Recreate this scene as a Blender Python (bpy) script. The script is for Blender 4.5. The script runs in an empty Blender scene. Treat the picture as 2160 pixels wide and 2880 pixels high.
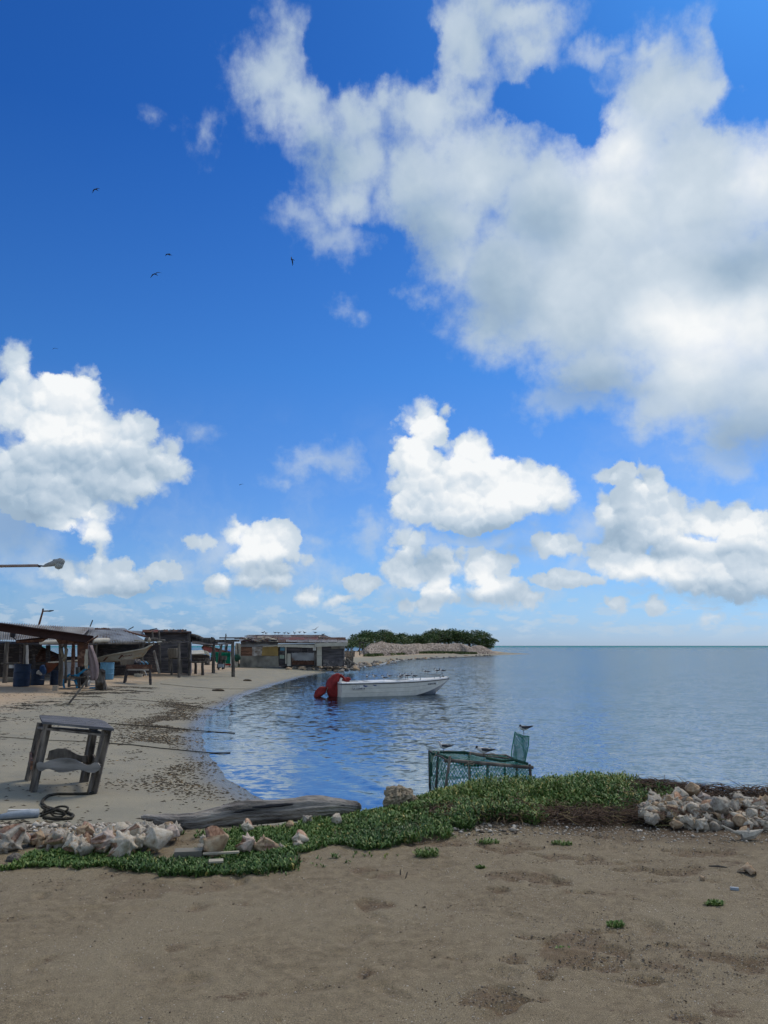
import bpy, math, random
import numpy as np
from mathutils import Vector, Matrix, Euler
random.seed(7); rng = np.random.default_rng(7)
R = math.radians
scene = bpy.context.scene
COL = scene.collection
# ------------------------------------------------------------------ camera
CAMZ = 2.4; PITCH = R(9.86); F = 2164.0
cam = bpy.data.cameras.new('camera'); camo = bpy.data.objects.new('camera', cam); COL.objects.link(camo)
camo.location = (0, 0, CAMZ); camo.rotation_euler = (R(90) + PITCH, 0, 0)
cam.sensor_fit = 'VERTICAL'; cam.sensor_height = 24.0; cam.lens = 24.0 * F / 2880.0
cam.clip_start = 0.05; cam.clip_end = 60000
scene.camera = camo
# ------------------------------------------------------------------ light
SUN_EL, SUN_AZ = R(50), R(38)          # azimuth measured from +y towards +x
sun = bpy.data.lights.new('sun', 'SUN'); suno = bpy.data.objects.new('sun', sun); COL.objects.link(suno)
sun.energy = 2.3; sun.angle = R(18); sun.color = (1.0, 0.87, 0.68)
sd = Vector((math.sin(SUN_AZ) * math.cos(SUN_EL), math.cos(SUN_AZ) * math.cos(SUN_EL), math.sin(SUN_EL)))
suno.rotation_euler = sd.to_track_quat('Z', 'Y').to_euler(); suno.location = (0, 0, 30)
scene.view_settings.view_transform = 'Standard'; scene.view_settings.look = 'None'
scene.view_settings.exposure = 0.0; scene.view_settings.gamma = 1.0
scene.render.engine = 'CYCLES'
scene.cycles.max_bounces = 6; scene.cycles.transparent_max_bounces = 16
scene.cycles.use_denoising = True
scene.cycles.use_adaptive_sampling = True; scene.cycles.adaptive_threshold = 0.02; scene.cycles.adaptive_min_samples = 12
D2S = 2160 / 1659.0                    # the coordinates read off the photo at 1659 px width


def ray(px, py):
    x = (px - 1080) / F; u = (1440 - py) / F
    return Vector((x, math.cos(PITCH) - u * math.sin(PITCH), math.sin(PITCH) + u * math.cos(PITCH)))


def P(px, py, Y):
    r = ray(px, py); t = Y / r.y
    return Vector((r.x * t, Y, CAMZ + r.z * t))


def Z(px, py, z=0.0):
    r = ray(px, py); t = (z - CAMZ) / r.z
    return Vector((r.x * t, r.y * t, z))


def azel(px, py):
    r = ray(px, py)
    return math.atan2(r.x, r.y), math.atan2(r.z, math.hypot(r.x, r.y))


# ------------------------------------------------------------------ sky
class NT:
    def __init__(s, nt): s.nt = nt; s.n = nt.nodes; s.l = nt.links
    def node(s, t, **k):
        n = s.n.new(t)
        for a, b in k.items(): setattr(n, a, b)
        return n
    def put(s, sock, v):
        if v is None: return
        if isinstance(v, bpy.types.NodeSocket): s.l.new(v, sock)
        elif isinstance(v, (int, float)) or len(v) == 3 and sock.type == 'VECTOR': sock.default_value = v
        else: sock.default_value = tuple(v) if len(v) == 4 else (*v, 1.0)
    def math(s, op, a, b=None, c=None, clamp=False):
        n = s.node('ShaderNodeMath', operation=op); n.use_clamp = clamp
        for i, v in enumerate((a, b, c)): s.put(n.inputs[i], v)
        return n.outputs[0]
    def vmath(s, op, a, b=None, c=None, out=0):
        n = s.node('ShaderNodeVectorMath', operation=op)
        for i, v in enumerate((a, b, c)):
            if v is not None: s.put(n.inputs[i], v)
        return n.outputs['Value'] if op in ('LENGTH', 'DOT_PRODUCT', 'DISTANCE') else n.outputs[0]
    def mix(s, f, a, b, blend='MIX'):
        n = s.node('ShaderNodeMix', data_type='RGBA', blend_type=blend)
        s.put(n.inputs[0], f); s.put(n.inputs[6], a); s.put(n.inputs[7], b)
        return n.outputs[2]
    def step(s, v, a, b, o0=0.0, o1=1.0):
        n = s.node('ShaderNodeMapRange', interpolation_type='SMOOTHSTEP')
        for i, x in enumerate((v, a, b, o0, o1)): s.put(n.inputs[i], x)
        return n.outputs[0]
    def noise(s, vec, scale, detail=4, rough=0.5, dim='3D', dist=0.0, out=0, norm=True):
        n = s.node('ShaderNodeTexNoise', noise_dimensions=dim); n.normalize = norm
        s.put(n.inputs['Vector'], vec)
        n.inputs['Scale'].default_value = scale; n.inputs['Detail'].default_value = detail
        n.inputs['Roughness'].default_value = rough; n.inputs['Distortion'].default_value = dist
        return n.outputs[out]
    def ramp(s, f, stops):
        n = s.node('ShaderNodeValToRGB'); cr = n.color_ramp
        while len(cr.elements) < len(stops): cr.elements.new(0.5)
        for e, (p, c) in zip(cr.elements, stops):
            e.position = p; e.color = (*c, 1) if len(c) == 3 else c
        s.put(n.inputs[0], f); return n.outputs[0]


# cloud masses: (x, y, half width, half height) as seen from the shore, turned into azimuth and elevation
CRISP = [(35,790,38,40),(15,870,50,70),(80,865,40,40),(125,830,45,38),(175,845,42,38),(190,890,40,36),(95,900,50,30),(115,930,85,60),(205,940,70,50),(70,1020,120,85),(285,935,55,45),
 (240,1010,150,75),(355,985,60,42),(135,1085,120,48),(390,1010,40,25),
 (120,1135,34,18),(160,1135,40,24),(200,1155,34,34),(212,1195,26,36),(140,1245,40,30),(190,1262,60,24),(200,1230,36,30),(262,1240,36,34),(290,1262,46,20),(340,1240,36,20),(240,1270,80,14),
 (520,1140,30,26),(555,1150,40,34),(595,1150,36,30),(595,1190,40,50),(550,1200,46,34),(500,1210,30,20),(490,1250,46,30),(545,1255,56,28),(600,1255,40,24),(640,1215,24,18),(440,1172,24,16),(600,1240,55,34),
 (918,912,55,45),(890,985,46,65),(1012,985,52,52),(890,1075,52,60),(975,1075,80,60),(1085,1020,72,52),(1060,1090,140,52),(950,1030,70,60),(905,1030,50,60),(1150,1085,75,42),(1000,1120,90,24),(1190,1062,55,44),(1120,1060,80,60),
 (880,1175,40,42),(885,1235,55,42),(962,1215,50,42),(1045,1225,55,45),(945,1272,55,34),(1060,1272,58,34),(1130,1290,42,22),(880,1160,25,30),
 (1205,1180,55,28),(1215,1256,75,17),(1340,1028,58,16),(1395,1058,55,42),(1318,1108,46,40),(1420,1118,90,60),(1520,1128,60,42),(1605,1135,70,56),
 (1350,1190,85,62),(1500,1215,150,72),(1625,1215,90,75),
 (665,1288,36,18),(735,1298,36,12),(785,1264,55,20),(690,1277,30,12),(905,1305,36,16),(1535,1333,24,12),(1420,1306,16,20),(1330,1308,24,12)]
SOFT = [(628,92,30,45),(590,165,75,58),(640,240,75,62),(680,300,45,60),(770,250,55,66),(845,185,50,48),(760,350,62,80),(745,440,48,52),
 (1000,100,55,110),(1040,10,45,70),(1120,45,95,45),(1135,100,50,55),(930,250,85,85),(1000,195,55,75),(905,390,90,85),(1030,370,130,105),(950,480,95,80),
 (1180,430,120,115),(1345,325,115,100),(1440,225,125,110),(1500,190,85,90),(1410,125,60,30),(1300,480,210,150),(1500,420,165,175),(1645,390,85,125),
 (1100,590,125,125),(1060,695,70,62),(1250,640,185,160),(1450,640,230,180),(1160,700,90,58),(1630,640,120,200),(1290,790,90,62),(1500,820,165,110),
 (1640,860,120,120),(1430,890,75,55),(1590,930,110,50),(980,560,60,60),(1530,75,20,26)]
WISPS = [(690,990,75,28),(740,975,34,28),(610,1025,38,16),(425,930,34,20),(0,1150,110,90),(90,1190,80,40),(795,1160,42,42),(675,1172,28,28),(340,245,26,20),
 (450,280,20,34),(720,520,80,50),(650,470,60,50),(915,655,32,22),(1120,1190,46,22),(1290,110,90,34),(480,1190,60,60),(640,1230,50,40),(350,1215,50,30),(60,1250,60,30),(720,1255,60,30),(850,1290,60,24),(1000,1300,90,20),(1180,1290,70,18),(1260,1230,60,30),(20,1210,60,40),(430,1290,60,16),(250,1310,70,12),(560,1330,60,10),(1560,985,130,50),(1240,860,130,45),(750,665,20,14),
 (590,35,20,20),(400,1220,60,50),(1010,1160,160,24),(1590,1285,90,24),(1280,1150,60,50)]
GREY = [(200,1065,170,36),(80,1105,90,36),(555,1272,100,20),(950,1296,100,18),(1500,1268,170,26),(1180,1108,90,22),(230,1000,150,50),(40,1060,90,60),(1560,600,170,62),(1260,845,130,45),(1620,960,130,60),(1080,640,90,110),(900,520,80,100),(1080,1140,150,26),
 (1560,1215,120,40),(1600,1285,110,30),(920,1215,60,30),(1040,1290,110,18),(590,1235,60,26),(1120,1190,40,20),(1430,1190,110,40),(1180,480,80,60),
 (150,1200,60,40),(20,1150,100,70),(1330,1160,60,40),(260,1275,110,14),(700,360,60,70),(340,1010,70,30)]
BRIGHT = [(1640,370,70,85),(1560,720,160,90),(1480,680,120,70),(1330,330,90,90),(140,850,80,50),(160,930,90,40),(1100,1070,120,50),(900,960,50,70),(170,1150,60,30),
 (560,1170,70,50),(950,1280,50,28),(1055,1265,45,30),(1020,990,60,40),(1560,1150,120,30),(1450,1230,150,24)]


def field(t, vec, blobs, k, soft_r=True):
    acc = None
    for (bx, by, rx, ry) in blobs:
        sx, sy = bx * D2S, by * D2S
        a0, e0 = azel(sx, sy); a1, _ = azel(sx + rx * D2S, sy); _, e1 = azel(sx, sy - ry * D2S)
        ra, re = max(a1 - a0, 1e-4), max(e1 - e0, 1e-4)
        n = t.node('ShaderNodeVectorMath', operation='MULTIPLY_ADD')
        t.put(n.inputs[0], vec); n.inputs[1].default_value = (1 / ra, 1 / re, 0); n.inputs[2].default_value = (-a0 / ra, -e0 / re, 0)
        ln = t.vmath('LENGTH', n.outputs[0])
        rm = math.sqrt(ra * re) if soft_r else 1.0
        s = t.math('MULTIPLY_ADD', ln, -rm, rm)
        acc = s if acc is None else t.math('SMOOTH_MAX', acc, s, k)
    return acc


world = bpy.data.worlds.new('World'); scene.world = world; world.use_nodes = True
world.cycles.sampling_method = 'MANUAL'; world.cycles.sample_map_resolution = 256
W = NT(world.node_tree); W.n.clear()
tc = W.node('ShaderNodeTexCoord'); gen = tc.outputs['Generated']
sep = W.node('ShaderNodeSeparateXYZ'); W.put(sep.inputs[0], gen)
az = W.math('ARCTAN2', sep.outputs[0], sep.outputs[1]); el = W.math('ARCSINE', sep.outputs[2])
comb = W.node('ShaderNodeCombineXYZ'); W.put(comb.inputs[0], az); W.put(comb.inputs[1], el); ae = comb.outputs[0]
front = W.step(sep.outputs[1], 0.0, 0.25)
# cauliflower warp for the crisp clouds, ragged warp for the thin ones
big = W.noise(ae, 16.0, 2, 0.5, out=1)
det = W.noise(ae, 62.0, 6, 0.62, out=1)
w1 = W.vmath('MULTIPLY_ADD', W.vmath('SUBTRACT', big, (0.5, 0.5, 0.5)), (0.034, 0.030, 0.0), ae)
w2 = W.vmath('MULTIPLY_ADD', W.vmath('SUBTRACT', det, (0.5, 0.5, 0.5)), (0.026, 0.022, 0.0), w1)
w3 = W.vmath('MULTIPLY_ADD', W.vmath('SUBTRACT', W.noise(ae, 14.0, 6, 0.56, out=1), (0.5, 0.5, 0.5)), (0.10, 0.09, 0.0), ae)
def lobes(v):
    out = None
    for sc_, k_ in ((24.0, 1.0), (55.0, 0.42), (120.0, 0.12)):
        vo = W.node('ShaderNodeTexVoronoi', voronoi_dimensions='2D', feature='F1'); W.put(vo.inputs['Vector'], v); vo.inputs['Scale'].default_value = sc_
        d = W.math('MULTIPLY', W.math('MULTIPLY', vo.outputs['Distance'], vo.outputs['Distance']), -k_)
        out = d if out is None else W.math('ADD', out, d)
    return out


wl = W.vmath('MULTIPLY_ADD', W.vmath('SUBTRACT', det, (0.5, 0.5, 0.5)), (0.020, 0.018, 0.0), ae)
lump = lobes(wl); lump2 = lobes(W.vmath('ADD', wl, (0.002, 0.0065, 0)))
slump = W.noise(w1, 9.0, 3, 0.5)
fc = field(W, w2, CRISP, 0.006)
fs = field(W, w3, SOFT, 0.02)
HOLES = [(1155,215,72,36),(1240,240,46,22),(790,95,75,85),(720,120,26,60),(1610,215,50,40),(1630,110,50,120),(905,120,30,60),(820,560,50,60),(1010,190,10,10)]
ho = field(W, w3, HOLES, 0.02)
fs = W.math('MULTIPLY_ADD', W.math('MAXIMUM', W.math('ADD', ho, 0.02), 0.0), -1.5, fs)
fw = field(W, w3, WISPS, 0.03)
gr = field(W, w1, GREY, 0.3, False)
br = field(W, w1, BRIGHT, 0.3, False)
dn = W.math('SUBTRACT', W.noise(ae, 48.0, 7, 0.6), 0.5)
fcl = W.math('MULTIPLY_ADD', lump, 0.020, W.math('ADD', fc, 0.0115))
a_c = W.step(W.math('MULTIPLY_ADD', dn, 0.014, fcl), -0.002, W.math('MULTIPLY_ADD', W.step(slump, 0.35, 0.7), 0.014, 0.005))
a_s = W.math('MULTIPLY', W.step(W.math('MULTIPLY_ADD', dn, 0.05, fs), -0.032, 0.026), W.step(fs, -0.02, 0.055, 0.80, 1.0))
a_w = W.math('MULTIPLY', W.step(W.math('MULTIPLY_ADD', dn, 0.05, fw), -0.014, 0.034), 0.62)
# low rows of small clouds towards the horizon
hv = W.node('ShaderNodeVectorMath', operation='MULTIPLY'); W.put(hv.inputs[0], ae); hv.inputs[1].default_value = (1.0, 2.6, 1.0)
hn = W.noise(hv.outputs[0], 30.0, 6, 0.55)
hband = W.math('MULTIPLY', W.step(el, 0.004, 0.02), W.step(el, 0.085, 0.045))
a_h = W.math('MULTIPLY', W.math('MULTIPLY', W.step(hn, 0.47, 0.62), hband), 0.55)
veil = W.math('MULTIPLY', W.step(W.noise(w3, 6.0, 5, 0.6), 0.42, 0.72), W.math('MULTIPLY', W.step(el, 0.02, 0.07), W.step(el, 0.34, 0.16)))
a_h = W.math('MAXIMUM', a_h, W.math('MULTIPLY', veil, 0.34))
# clouds over the rest of the sky, behind the shore
bn = W.noise(gen, 3.2, 7, 0.6)
a_b = W.math('MULTIPLY', W.step(bn, 0.38, 0.52), W.math('SUBTRACT', 1.0, front))
hi = W.math('MULTIPLY', W.step(bn, 0.40, 0.54), W.step(el, 0.80, 0.95))
fm = W.math('MAXIMUM', a_c, a_s)
fm = W.math('MAXIMUM', fm, a_w)
fm = W.math('MULTIPLY', fm, front)
alpha = W.math('MAXIMUM', W.math('MAXIMUM', fm, a_h), W.math('MAXIMUM', a_b, hi))
# tones
relief = W.math('SUBTRACT', lump2, lump)
rk = W.math('MULTIPLY_ADD', W.step(fc, -0.002, 0.012), -0.30, -0.06)
tone = W.math('MULTIPLY_ADD', relief, rk, W.math('MULTIPLY_ADD', W.step(fs, -0.02, 0.04), -0.05, 0.83))
tone = W.math('MULTIPLY_ADD', W.math('SUBTRACT', slump, 0.5), 0.30, tone)
tone = W.math('MULTIPLY_ADD', W.math('SUBTRACT', 1.0, W.math('MAXIMUM', W.step(fs, 0.0, 0.09), W.step(fc, 0.0, 0.02))), -0.12, tone)
tone = W.math('MULTIPLY_ADD', W.step(gr, -0.6, 0.9), -0.22, tone)
tone = W.math('MULTIPLY_ADD', W.step(br, -0.9, 0.9), 0.24, tone)
cloudc = W.ramp(tone, [(0.25, (0.20, 0.30, 0.43)), (0.55, (0.37, 0.49, 0.62)), (0.8, (0.62, 0.71, 0.80)), (1.0, (0.93, 0.95, 0.96))])
sky = W.node('ShaderNodeTexSky', sky_type='NISHITA'); sky.sun_disc = False
sky.sun_elevation = SUN_EL; sky.sun_rotation = SUN_AZ
sky.air_density = 1.0; sky.dust_density = 0.6; sky.ozone_density = 2.5
SKYS = 0.10
skyc = W.mix(1.0, sky.outputs[0], W.ramp(el, [(0.0, (0.52, 0.78, 1.42)), (0.02, (0.46, 0.72, 1.32)), (0.06, (0.42, 0.70, 1.18)), (0.15, (0.40, 0.68, 1.12)), (0.35, (0.24, 0.63, 1.14)), (0.62, (0.12, 0.47, 1.06))]), 'MULTIPLY')
cl = W.mix(1.0, cloudc, (1 / SKYS,) * 3, 'MULTIPLY')
tot = W.mix(alpha, skyc, cl)
bg = W.node('ShaderNodeBackground'); W.put(bg.inputs[0], tot); bg.inputs[1].default_value = SKYS
wo = W.node('ShaderNodeOutputWorld'); W.l.new(bg.outputs[0], wo.inputs[0])


# ------------------------------------------------------------------ helpers
def tag(o, label=None, cat=None, group=None, kind=None):
    if label: o['label'] = label
    if cat: o['category'] = cat
    if group: o['group'] = group
    if kind: o['kind'] = kind
    return o


def mesh(name, v, f, mats=None, parent=None, mi=None, smooth=False):
    me = bpy.data.meshes.new(name)
    me.from_pydata([tuple(p) for p in v], [], [tuple(q) for q in f]); 
    for m in (mats if isinstance(mats, (list, tuple)) else [mats] if mats else []): me.materials.append(m)
    if mi is not None: me.polygons.foreach_set('material_index', list(mi))
    if smooth: me.polygons.foreach_set('use_smooth', [True] * len(me.polygons))
    me.update()
    o = bpy.data.objects.new(name, me); COL.objects.link(o)
    if parent is not None: o.parent = parent
    return o


def np_mesh(name, v, f, mats=None, parent=None, smooth=False, attrs=None, mi=None):
    """v (n,3), f (m,k) arrays"""
    me = bpy.data.meshes.new(name); v = np.asarray(v, dtype=np.float32); f = np.asarray(f, dtype=np.int32); k = f.shape[1]
    me.vertices.add(len(v)); me.vertices.foreach_set('co', v.ravel())
    me.loops.add(f.size); me.loops.foreach_set('vertex_index', f.ravel())
    me.polygons.add(len(f)); me.polygons.foreach_set('loop_start', np.arange(0, f.size, k, dtype=np.int32))
    try: me.polygons.foreach_set('loop_total', np.full(len(f), k, dtype=np.int32))
    except Exception: pass
    if smooth: me.polygons.foreach_set('use_smooth', np.ones(len(f), dtype=bool))
    for m in (mats if isinstance(mats, (list, tuple)) else [mats] if mats else []): me.materials.append(m)
    if mi is not None: me.polygons.foreach_set('material_index', np.asarray(mi, dtype=np.int32))
    for n_, a in (attrs or {}).items():
        at = me.attributes.new(n_, 'FLOAT', 'POINT'); at.data.foreach_set('value', np.asarray(a, dtype=np.float32))
    me.update(calc_edges=True); me.validate()
    o = bpy.data.objects.new(name, me); COL.objects.link(o)
    if parent is not None: o.parent = parent
    return o


def empty(name, loc=(0, 0, 0), rz=0.0, label=None, cat=None, group=None):
    o = bpy.data.objects.new(name, None); COL.objects.link(o); o.location = loc; o.rotation_euler = (0, 0, rz)
    o.empty_display_size = 0.1
    return tag(o, label, cat, group)


KIDS = {}


def copy_tree(o, loc=None, rot=None, scale=None, label=None, group=None, parent=None):
    c = o.copy(); COL.objects.link(c); c.parent = parent
    if parent is None:
        if loc is not None: c.location = loc
        if rot is not None: c.rotation_euler = rot
        if scale is not None: c.scale = (scale,) * 3 if isinstance(scale, (int, float)) else scale
        if label: c['label'] = label
        if group: c['group'] = group
    for ch in list(o.children): copy_tree(ch, parent=c)
    return c


class MB:
    """gathers shapes, builds ONE mesh object"""
    def __init__(s): s.v = []; s.f = []; s.m = []; s.cur = 0
    def add(s, v, f):
        b = len(s.v); s.v += [tuple(p) for p in v]; s.f += [tuple(i + b for i in q) for q in f]; s.m += [s.cur] * len(f); return s
    def box(s, c, d, rot=(0, 0, 0), taper=1.0):
        M = Euler(rot).to_matrix(); h = [x / 2 for x in d]; vs = []
        for z in (-1, 1):
            k = taper if z > 0 else 1
            for x, y in ((-1, -1), (1, -1), (1, 1), (-1, 1)): vs.append(Vector(c) + M @ Vector((x * h[0] * k, y * h[1] * k, z * h[2])))
        return s.add(vs, [(3, 2, 1, 0), (4, 5, 6, 7), (0, 1, 5, 4), (1, 2, 6, 5), (2, 3, 7, 6), (3, 0, 4, 7)])
    def bar(s, a, b, w, h=None, twist=0.0):
        """rectangular bar from a to b"""
        a, b = Vector(a), Vector(b); h = h or w; d = (b - a); L = d.length; q = d.to_track_quat('Z', 'Y'); vs = []
        for z in (0, L):
            for x, y in ((-1, -1), (1, -1), (1, 1), (-1, 1)):
                p = Vector((x * w / 2, y * h / 2, z)); p.rotate(Euler((0, 0, twist))); vs.append(a + q @ p)
        return s.add(vs, [(3, 2, 1, 0), (4, 5, 6, 7), (0, 1, 5, 4), (1, 2, 6, 5), (2, 3, 7, 6), (3, 0, 4, 7)])
    def tube(s, path, rad, n=8, cap=True, wob=0.0, flat=1.0):
        path = [Vector(p) for p in path]; rad = [rad] * len(path) if isinstance(rad, (int, float)) else rad
        up = Vector((0, 0, 1)); rings = []; u = None
        for i, p in enumerate(path):
            t = (path[min(i + 1, len(path) - 1)] - path[max(i - 1, 0)])
            t = t.normalized() if t.length > 1e-9 else Vector((0, 0, 1))
            if u is None:
                u = t.cross(up if abs(t.z) < .9 else Vector((0, 1, 0))).normalized()
            u = (u - t * u.dot(t)).normalized(); w = t.cross(u)
            rings.append([p + (u * math.cos(2 * math.pi * k / n) + w * math.sin(2 * math.pi * k / n) * flat) * rad[i] * (1 + wob * random.uniform(-1, 1)) for k in range(n)])
        return s.loft(rings, cap)
    def loft(s, rings, cap=True, closed=True):
        n = len(rings[0]); v = [p for r in rings for p in r]; f = []
        for i in range(len(rings) - 1):
            for k in range(n if closed else n - 1):
                k2 = (k + 1) % n; f.append((i * n + k, i * n + k2, (i + 1) * n + k2, (i + 1) * n + k))
        if cap and closed: f.append(tuple(range(n))[::-1]); f.append(tuple((len(rings) - 1) * n + k for k in range(n)))
        return s.add(v, f)
    def slab(s, pts, thick, nrm=None):
        """flat polygon with thickness"""
        pts = [Vector(p) for p in pts]
        if nrm is None: nrm = (pts[1] - pts[0]).cross(pts[-1] - pts[0]).normalized()
        n = len(pts); back = [p - nrm * thick for p in pts]; f = [tuple(range(n)), tuple(range(2 * n - 1, n - 1, -1))]
        for k in range(n): k2 = (k + 1) % n; f.append((k, n + k, n + k2, k2))
        return s.add(pts + back, f)
    def lathe(s, prof, n=16, c=(0, 0, 0), cap=True):
        rings = [[Vector(c) + Vector((r * math.cos(2 * math.pi * k / n), r * math.sin(2 * math.pi * k / n), z)) for k in range(n)] for r, z in prof]
        return s.loft(rings, cap)
    def build(s, name, mats=None, parent=None, smooth=False, world=True):
        if world and parent is not None:
            q = parent; off = Vector((0, 0, 0)); rz = 0
            while q is not None: off = off + q.location; q = q.parent
            s.v = [(Vector(p) - off) for p in s.v]
        return mesh(name, s.v, s.f, mats, parent, s.m if isinstance(mats, (list, tuple)) else None, smooth)


# value noise for numpy
def _hash(ix, iy, seed):
    h = (ix.astype(np.int64) * 374761393 + iy.astype(np.int64) * 668265263 + seed * 1442695041) & 0x7fffffff
    h = ((h ^ (h >> 13)) * 1274126177) & 0x7fffffff
    return ((h ^ (h >> 16)) & 0xffff) / 65535.0


def vnoise(x, y, seed=0):
    ix, iy = np.floor(x), np.floor(y); fx, fy = x - ix, y - iy
    fx = fx * fx * (3 - 2 * fx); fy = fy * fy * (3 - 2 * fy)
    a, b, c, d = _hash(ix, iy, seed), _hash(ix + 1, iy, seed), _hash(ix, iy + 1, seed), _hash(ix + 1, iy + 1, seed)
    return (a * (1 - fx) + b * fx) * (1 - fy) + (c * (1 - fx) + d * fx) * fy


def fbm(x, y, oct=4, seed=0, g=0.5):
    t = 0; a = 1; n = 0
    for i in range(oct): t = t + a * vnoise(x * 2 ** i, y * 2 ** i, seed + i * 7); n += a; a *= g
    return t / n


# ------------------------------------------------------------------ materials
MATS = {}


def mat(name, c1, c2=None, c3=None, scale=6.0, rough=0.85, bump=0.3, bscale=None, stretch=(1, 1, 1), detail=6, metal=0.0, spec=0.3, coord='Object', lo=0.35, hi=0.65, bdist=0.02, alpha=None):
    m = bpy.data.materials.new(name); m.use_nodes = True; t = NT(m.node_tree); b = t.n['Principled BSDF']
    tcn = t.node('ShaderNodeTexCoord'); mp = t.node('ShaderNodeMapping'); t.put(mp.inputs[0], tcn.outputs[coord]); mp.inputs['Scale'].default_value = stretch
    nz = t.noise(mp.outputs[0], scale, detail, 0.6)
    c2 = c2 or tuple(x * 0.75 for x in c1)
    stops = [(lo, c1), (hi, c2)]
    if c3: stops = [(lo, c1), ((lo + hi) / 2, c2), (hi, c3)]
    col = t.ramp(nz, stops)
    nb = t.noise(mp.outputs[0], bscale or scale * 4, 5, 0.65)
    col = t.mix(0.35, col, t.ramp(nb, [(0.3, (0.25, 0.25, 0.25)), (0.7, (1, 1, 1))]), 'MULTIPLY')
    t.put(b.inputs['Base Color'], col); b.inputs['Roughness'].default_value = rough; b.inputs['Metallic'].default_value = metal
    b.inputs['Specular IOR Level'].default_value = spec
    if bump:
        bn = t.node('ShaderNodeBump'); bn.inputs['Strength'].default_value = bump; bn.inputs['Distance'].default_value = bdist
        t.put(bn.inputs['Height'], nb); t.l.new(bn.outputs[0], b.inputs['Normal'])
    MATS[name] = m
    return m


# ------------------------------------------------------------------ land outline (z = 0 line), read off the shore
S = D2S
shore = [Z(x * S, y * S, 0.0).xy for x, y in [(600, 1741), (556, 1724), (524, 1700), (492, 1675), (464, 1648), (447, 1625), (437, 1600), (436, 1578), (450, 1552), (482, 1527), (530, 1502), (590, 1481), (650, 1464), (705, 1453), (745, 1448.5), (768, 1446), (775, 1443), (800, 1438.5), (828, 1436), (848, 1429), (880, 1425.5), (960, 1420.5), (1050, 1416.5), (1112, 1414)]]
land = [tuple(p) for p in shore] + [(44, 228), (38, 242), (8, 250), (-14, 240), (-26, 190), (-26, 140), (-32, 108), (-60, 96), (-400, 90), (-400, -60), (400, -60), (120, -8), (40, 6), (14, 8.6), (8, 9.4), (5, 9.9), (2.5, 10.1), (0.8, 10.3), (-0.1, 10.7), (-0.8, 11.3)]
LAND = np.array(land)


def shore_dist(x, y):
    """signed distance inland"""
    x = np.asarray(x, dtype=float); y = np.asarray(y, dtype=float)
    d = np.full(x.shape, 1e9); ins = np.zeros(x.shape, dtype=bool); n = len(LAND)
    for i in range(n):
        ax, ay = LAND[i]; bx, by = LAND[(i + 1) % n]; ex, ey = bx - ax, by - ay
        t = np.clip(((x - ax) * ex + (y - ay) * ey) / (ex * ex + ey * ey), 0, 1)
        d = np.minimum(d, np.hypot(x - ax - t * ex, y - ay - t * ey))
        c = ((ay > y) != (by > y)) & (x < (bx - ax) * (y - ay) / (by - ay + 1e-12) + ax)
        ins ^= c
    return np.where(ins, d, -d) + 0.34 * (fbm(x * 0.75, y * 0.75, 3, 15) - 0.5) * sstep(10.5, 13, y)


def sstep(a, b, v):
    t = np.clip((v - a) / (b - a), 0, 1); return t * t * (3 - 2 * t)


def terrain(x, y, s=None):
    x = np.asarray(x, dtype=float); y = np.asarray(y, dtype=float)
    s = shore_dist(x, y) if s is None else s
    beach = np.where(s > 0, 0.48 * (1 - np.exp(-s / 5.5)) + 0.004 * np.minimum(s, 40), np.maximum(s * 0.055, -1.6 - 0 * s))
    beach = beach + 0.03 * (fbm(x * 0.7, y * 0.7, 3, 5) - 0.5) * sstep(0.6, 3, s)
    beach = beach + 0.55 * sstep(4.0, 13, s) * sstep(85, 125, y)
    yc = 7.25 + 1.2 * sstep(-0.75, 0.9, x) - 0.35 * sstep(2.4, 3.6, x)          # line where the bank breaks down to the beach
    yc = yc + 0.25 * (fbm(x * 0.8, x * 0 + 3.3, 2, 9) - 0.5)
    bk = sstep(yc + 1.3, yc - 0.2, y)
    top = 0.85 + 0.05 * (fbm(x * 0.5, y * 0.5, 3, 2) - 0.5)
    top = top + 0.10 * np.exp(-((y - 8.05) / 0.55) ** 2) * sstep(-0.2, 1.6, x) * sstep(3.3, 2.3, x)
    h = beach * (1 - bk) + np.maximum(top, beach) * bk
    return h


def gz(x, y): return float(terrain(np.array([x]), np.array([y]))[0])


def GL(px, py, lift=0.0):
    """the ground raised by lift, seen at a place in the photograph"""
    r = ray(px, py)
    ts = 1.5 * np.exp(np.linspace(0, 6.0, 300))
    for _ in range(2):
        k = np.nonzero(CAMZ + r.z * ts < terrain(r.x * ts, r.y * ts) + lift)[0]; i = k[0] if len(k) else len(ts) - 1
        ts = np.linspace(ts[max(i - 1, 0)], ts[i], 40)
    t = ts[20]
    return Vector((r.x * t, r.y * t, CAMZ + r.z * t))


def G(px, py, dz=0.0):
    p = GL(px, py); return Vector((p.x, p.y, gz(p.x, p.y) + dz))


# ground sheet: polar grid, fine in front of the camera
def polar(rr, aa):
    Rr, Aa = np.meshgrid(rr, aa, indexing='ij'); x = Rr * np.sin(Aa); y = Rr * np.cos(Aa)
    nr, na = Rr.shape; i = np.arange(nr - 1)[:, None] * na + np.arange(na - 1)[None, :]
    f = np.stack([i, i + 1, i + na + 1, i + na], -1).reshape(-1, 4)[:, ::-1]
    return x.ravel(), y.ravel(), f


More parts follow.
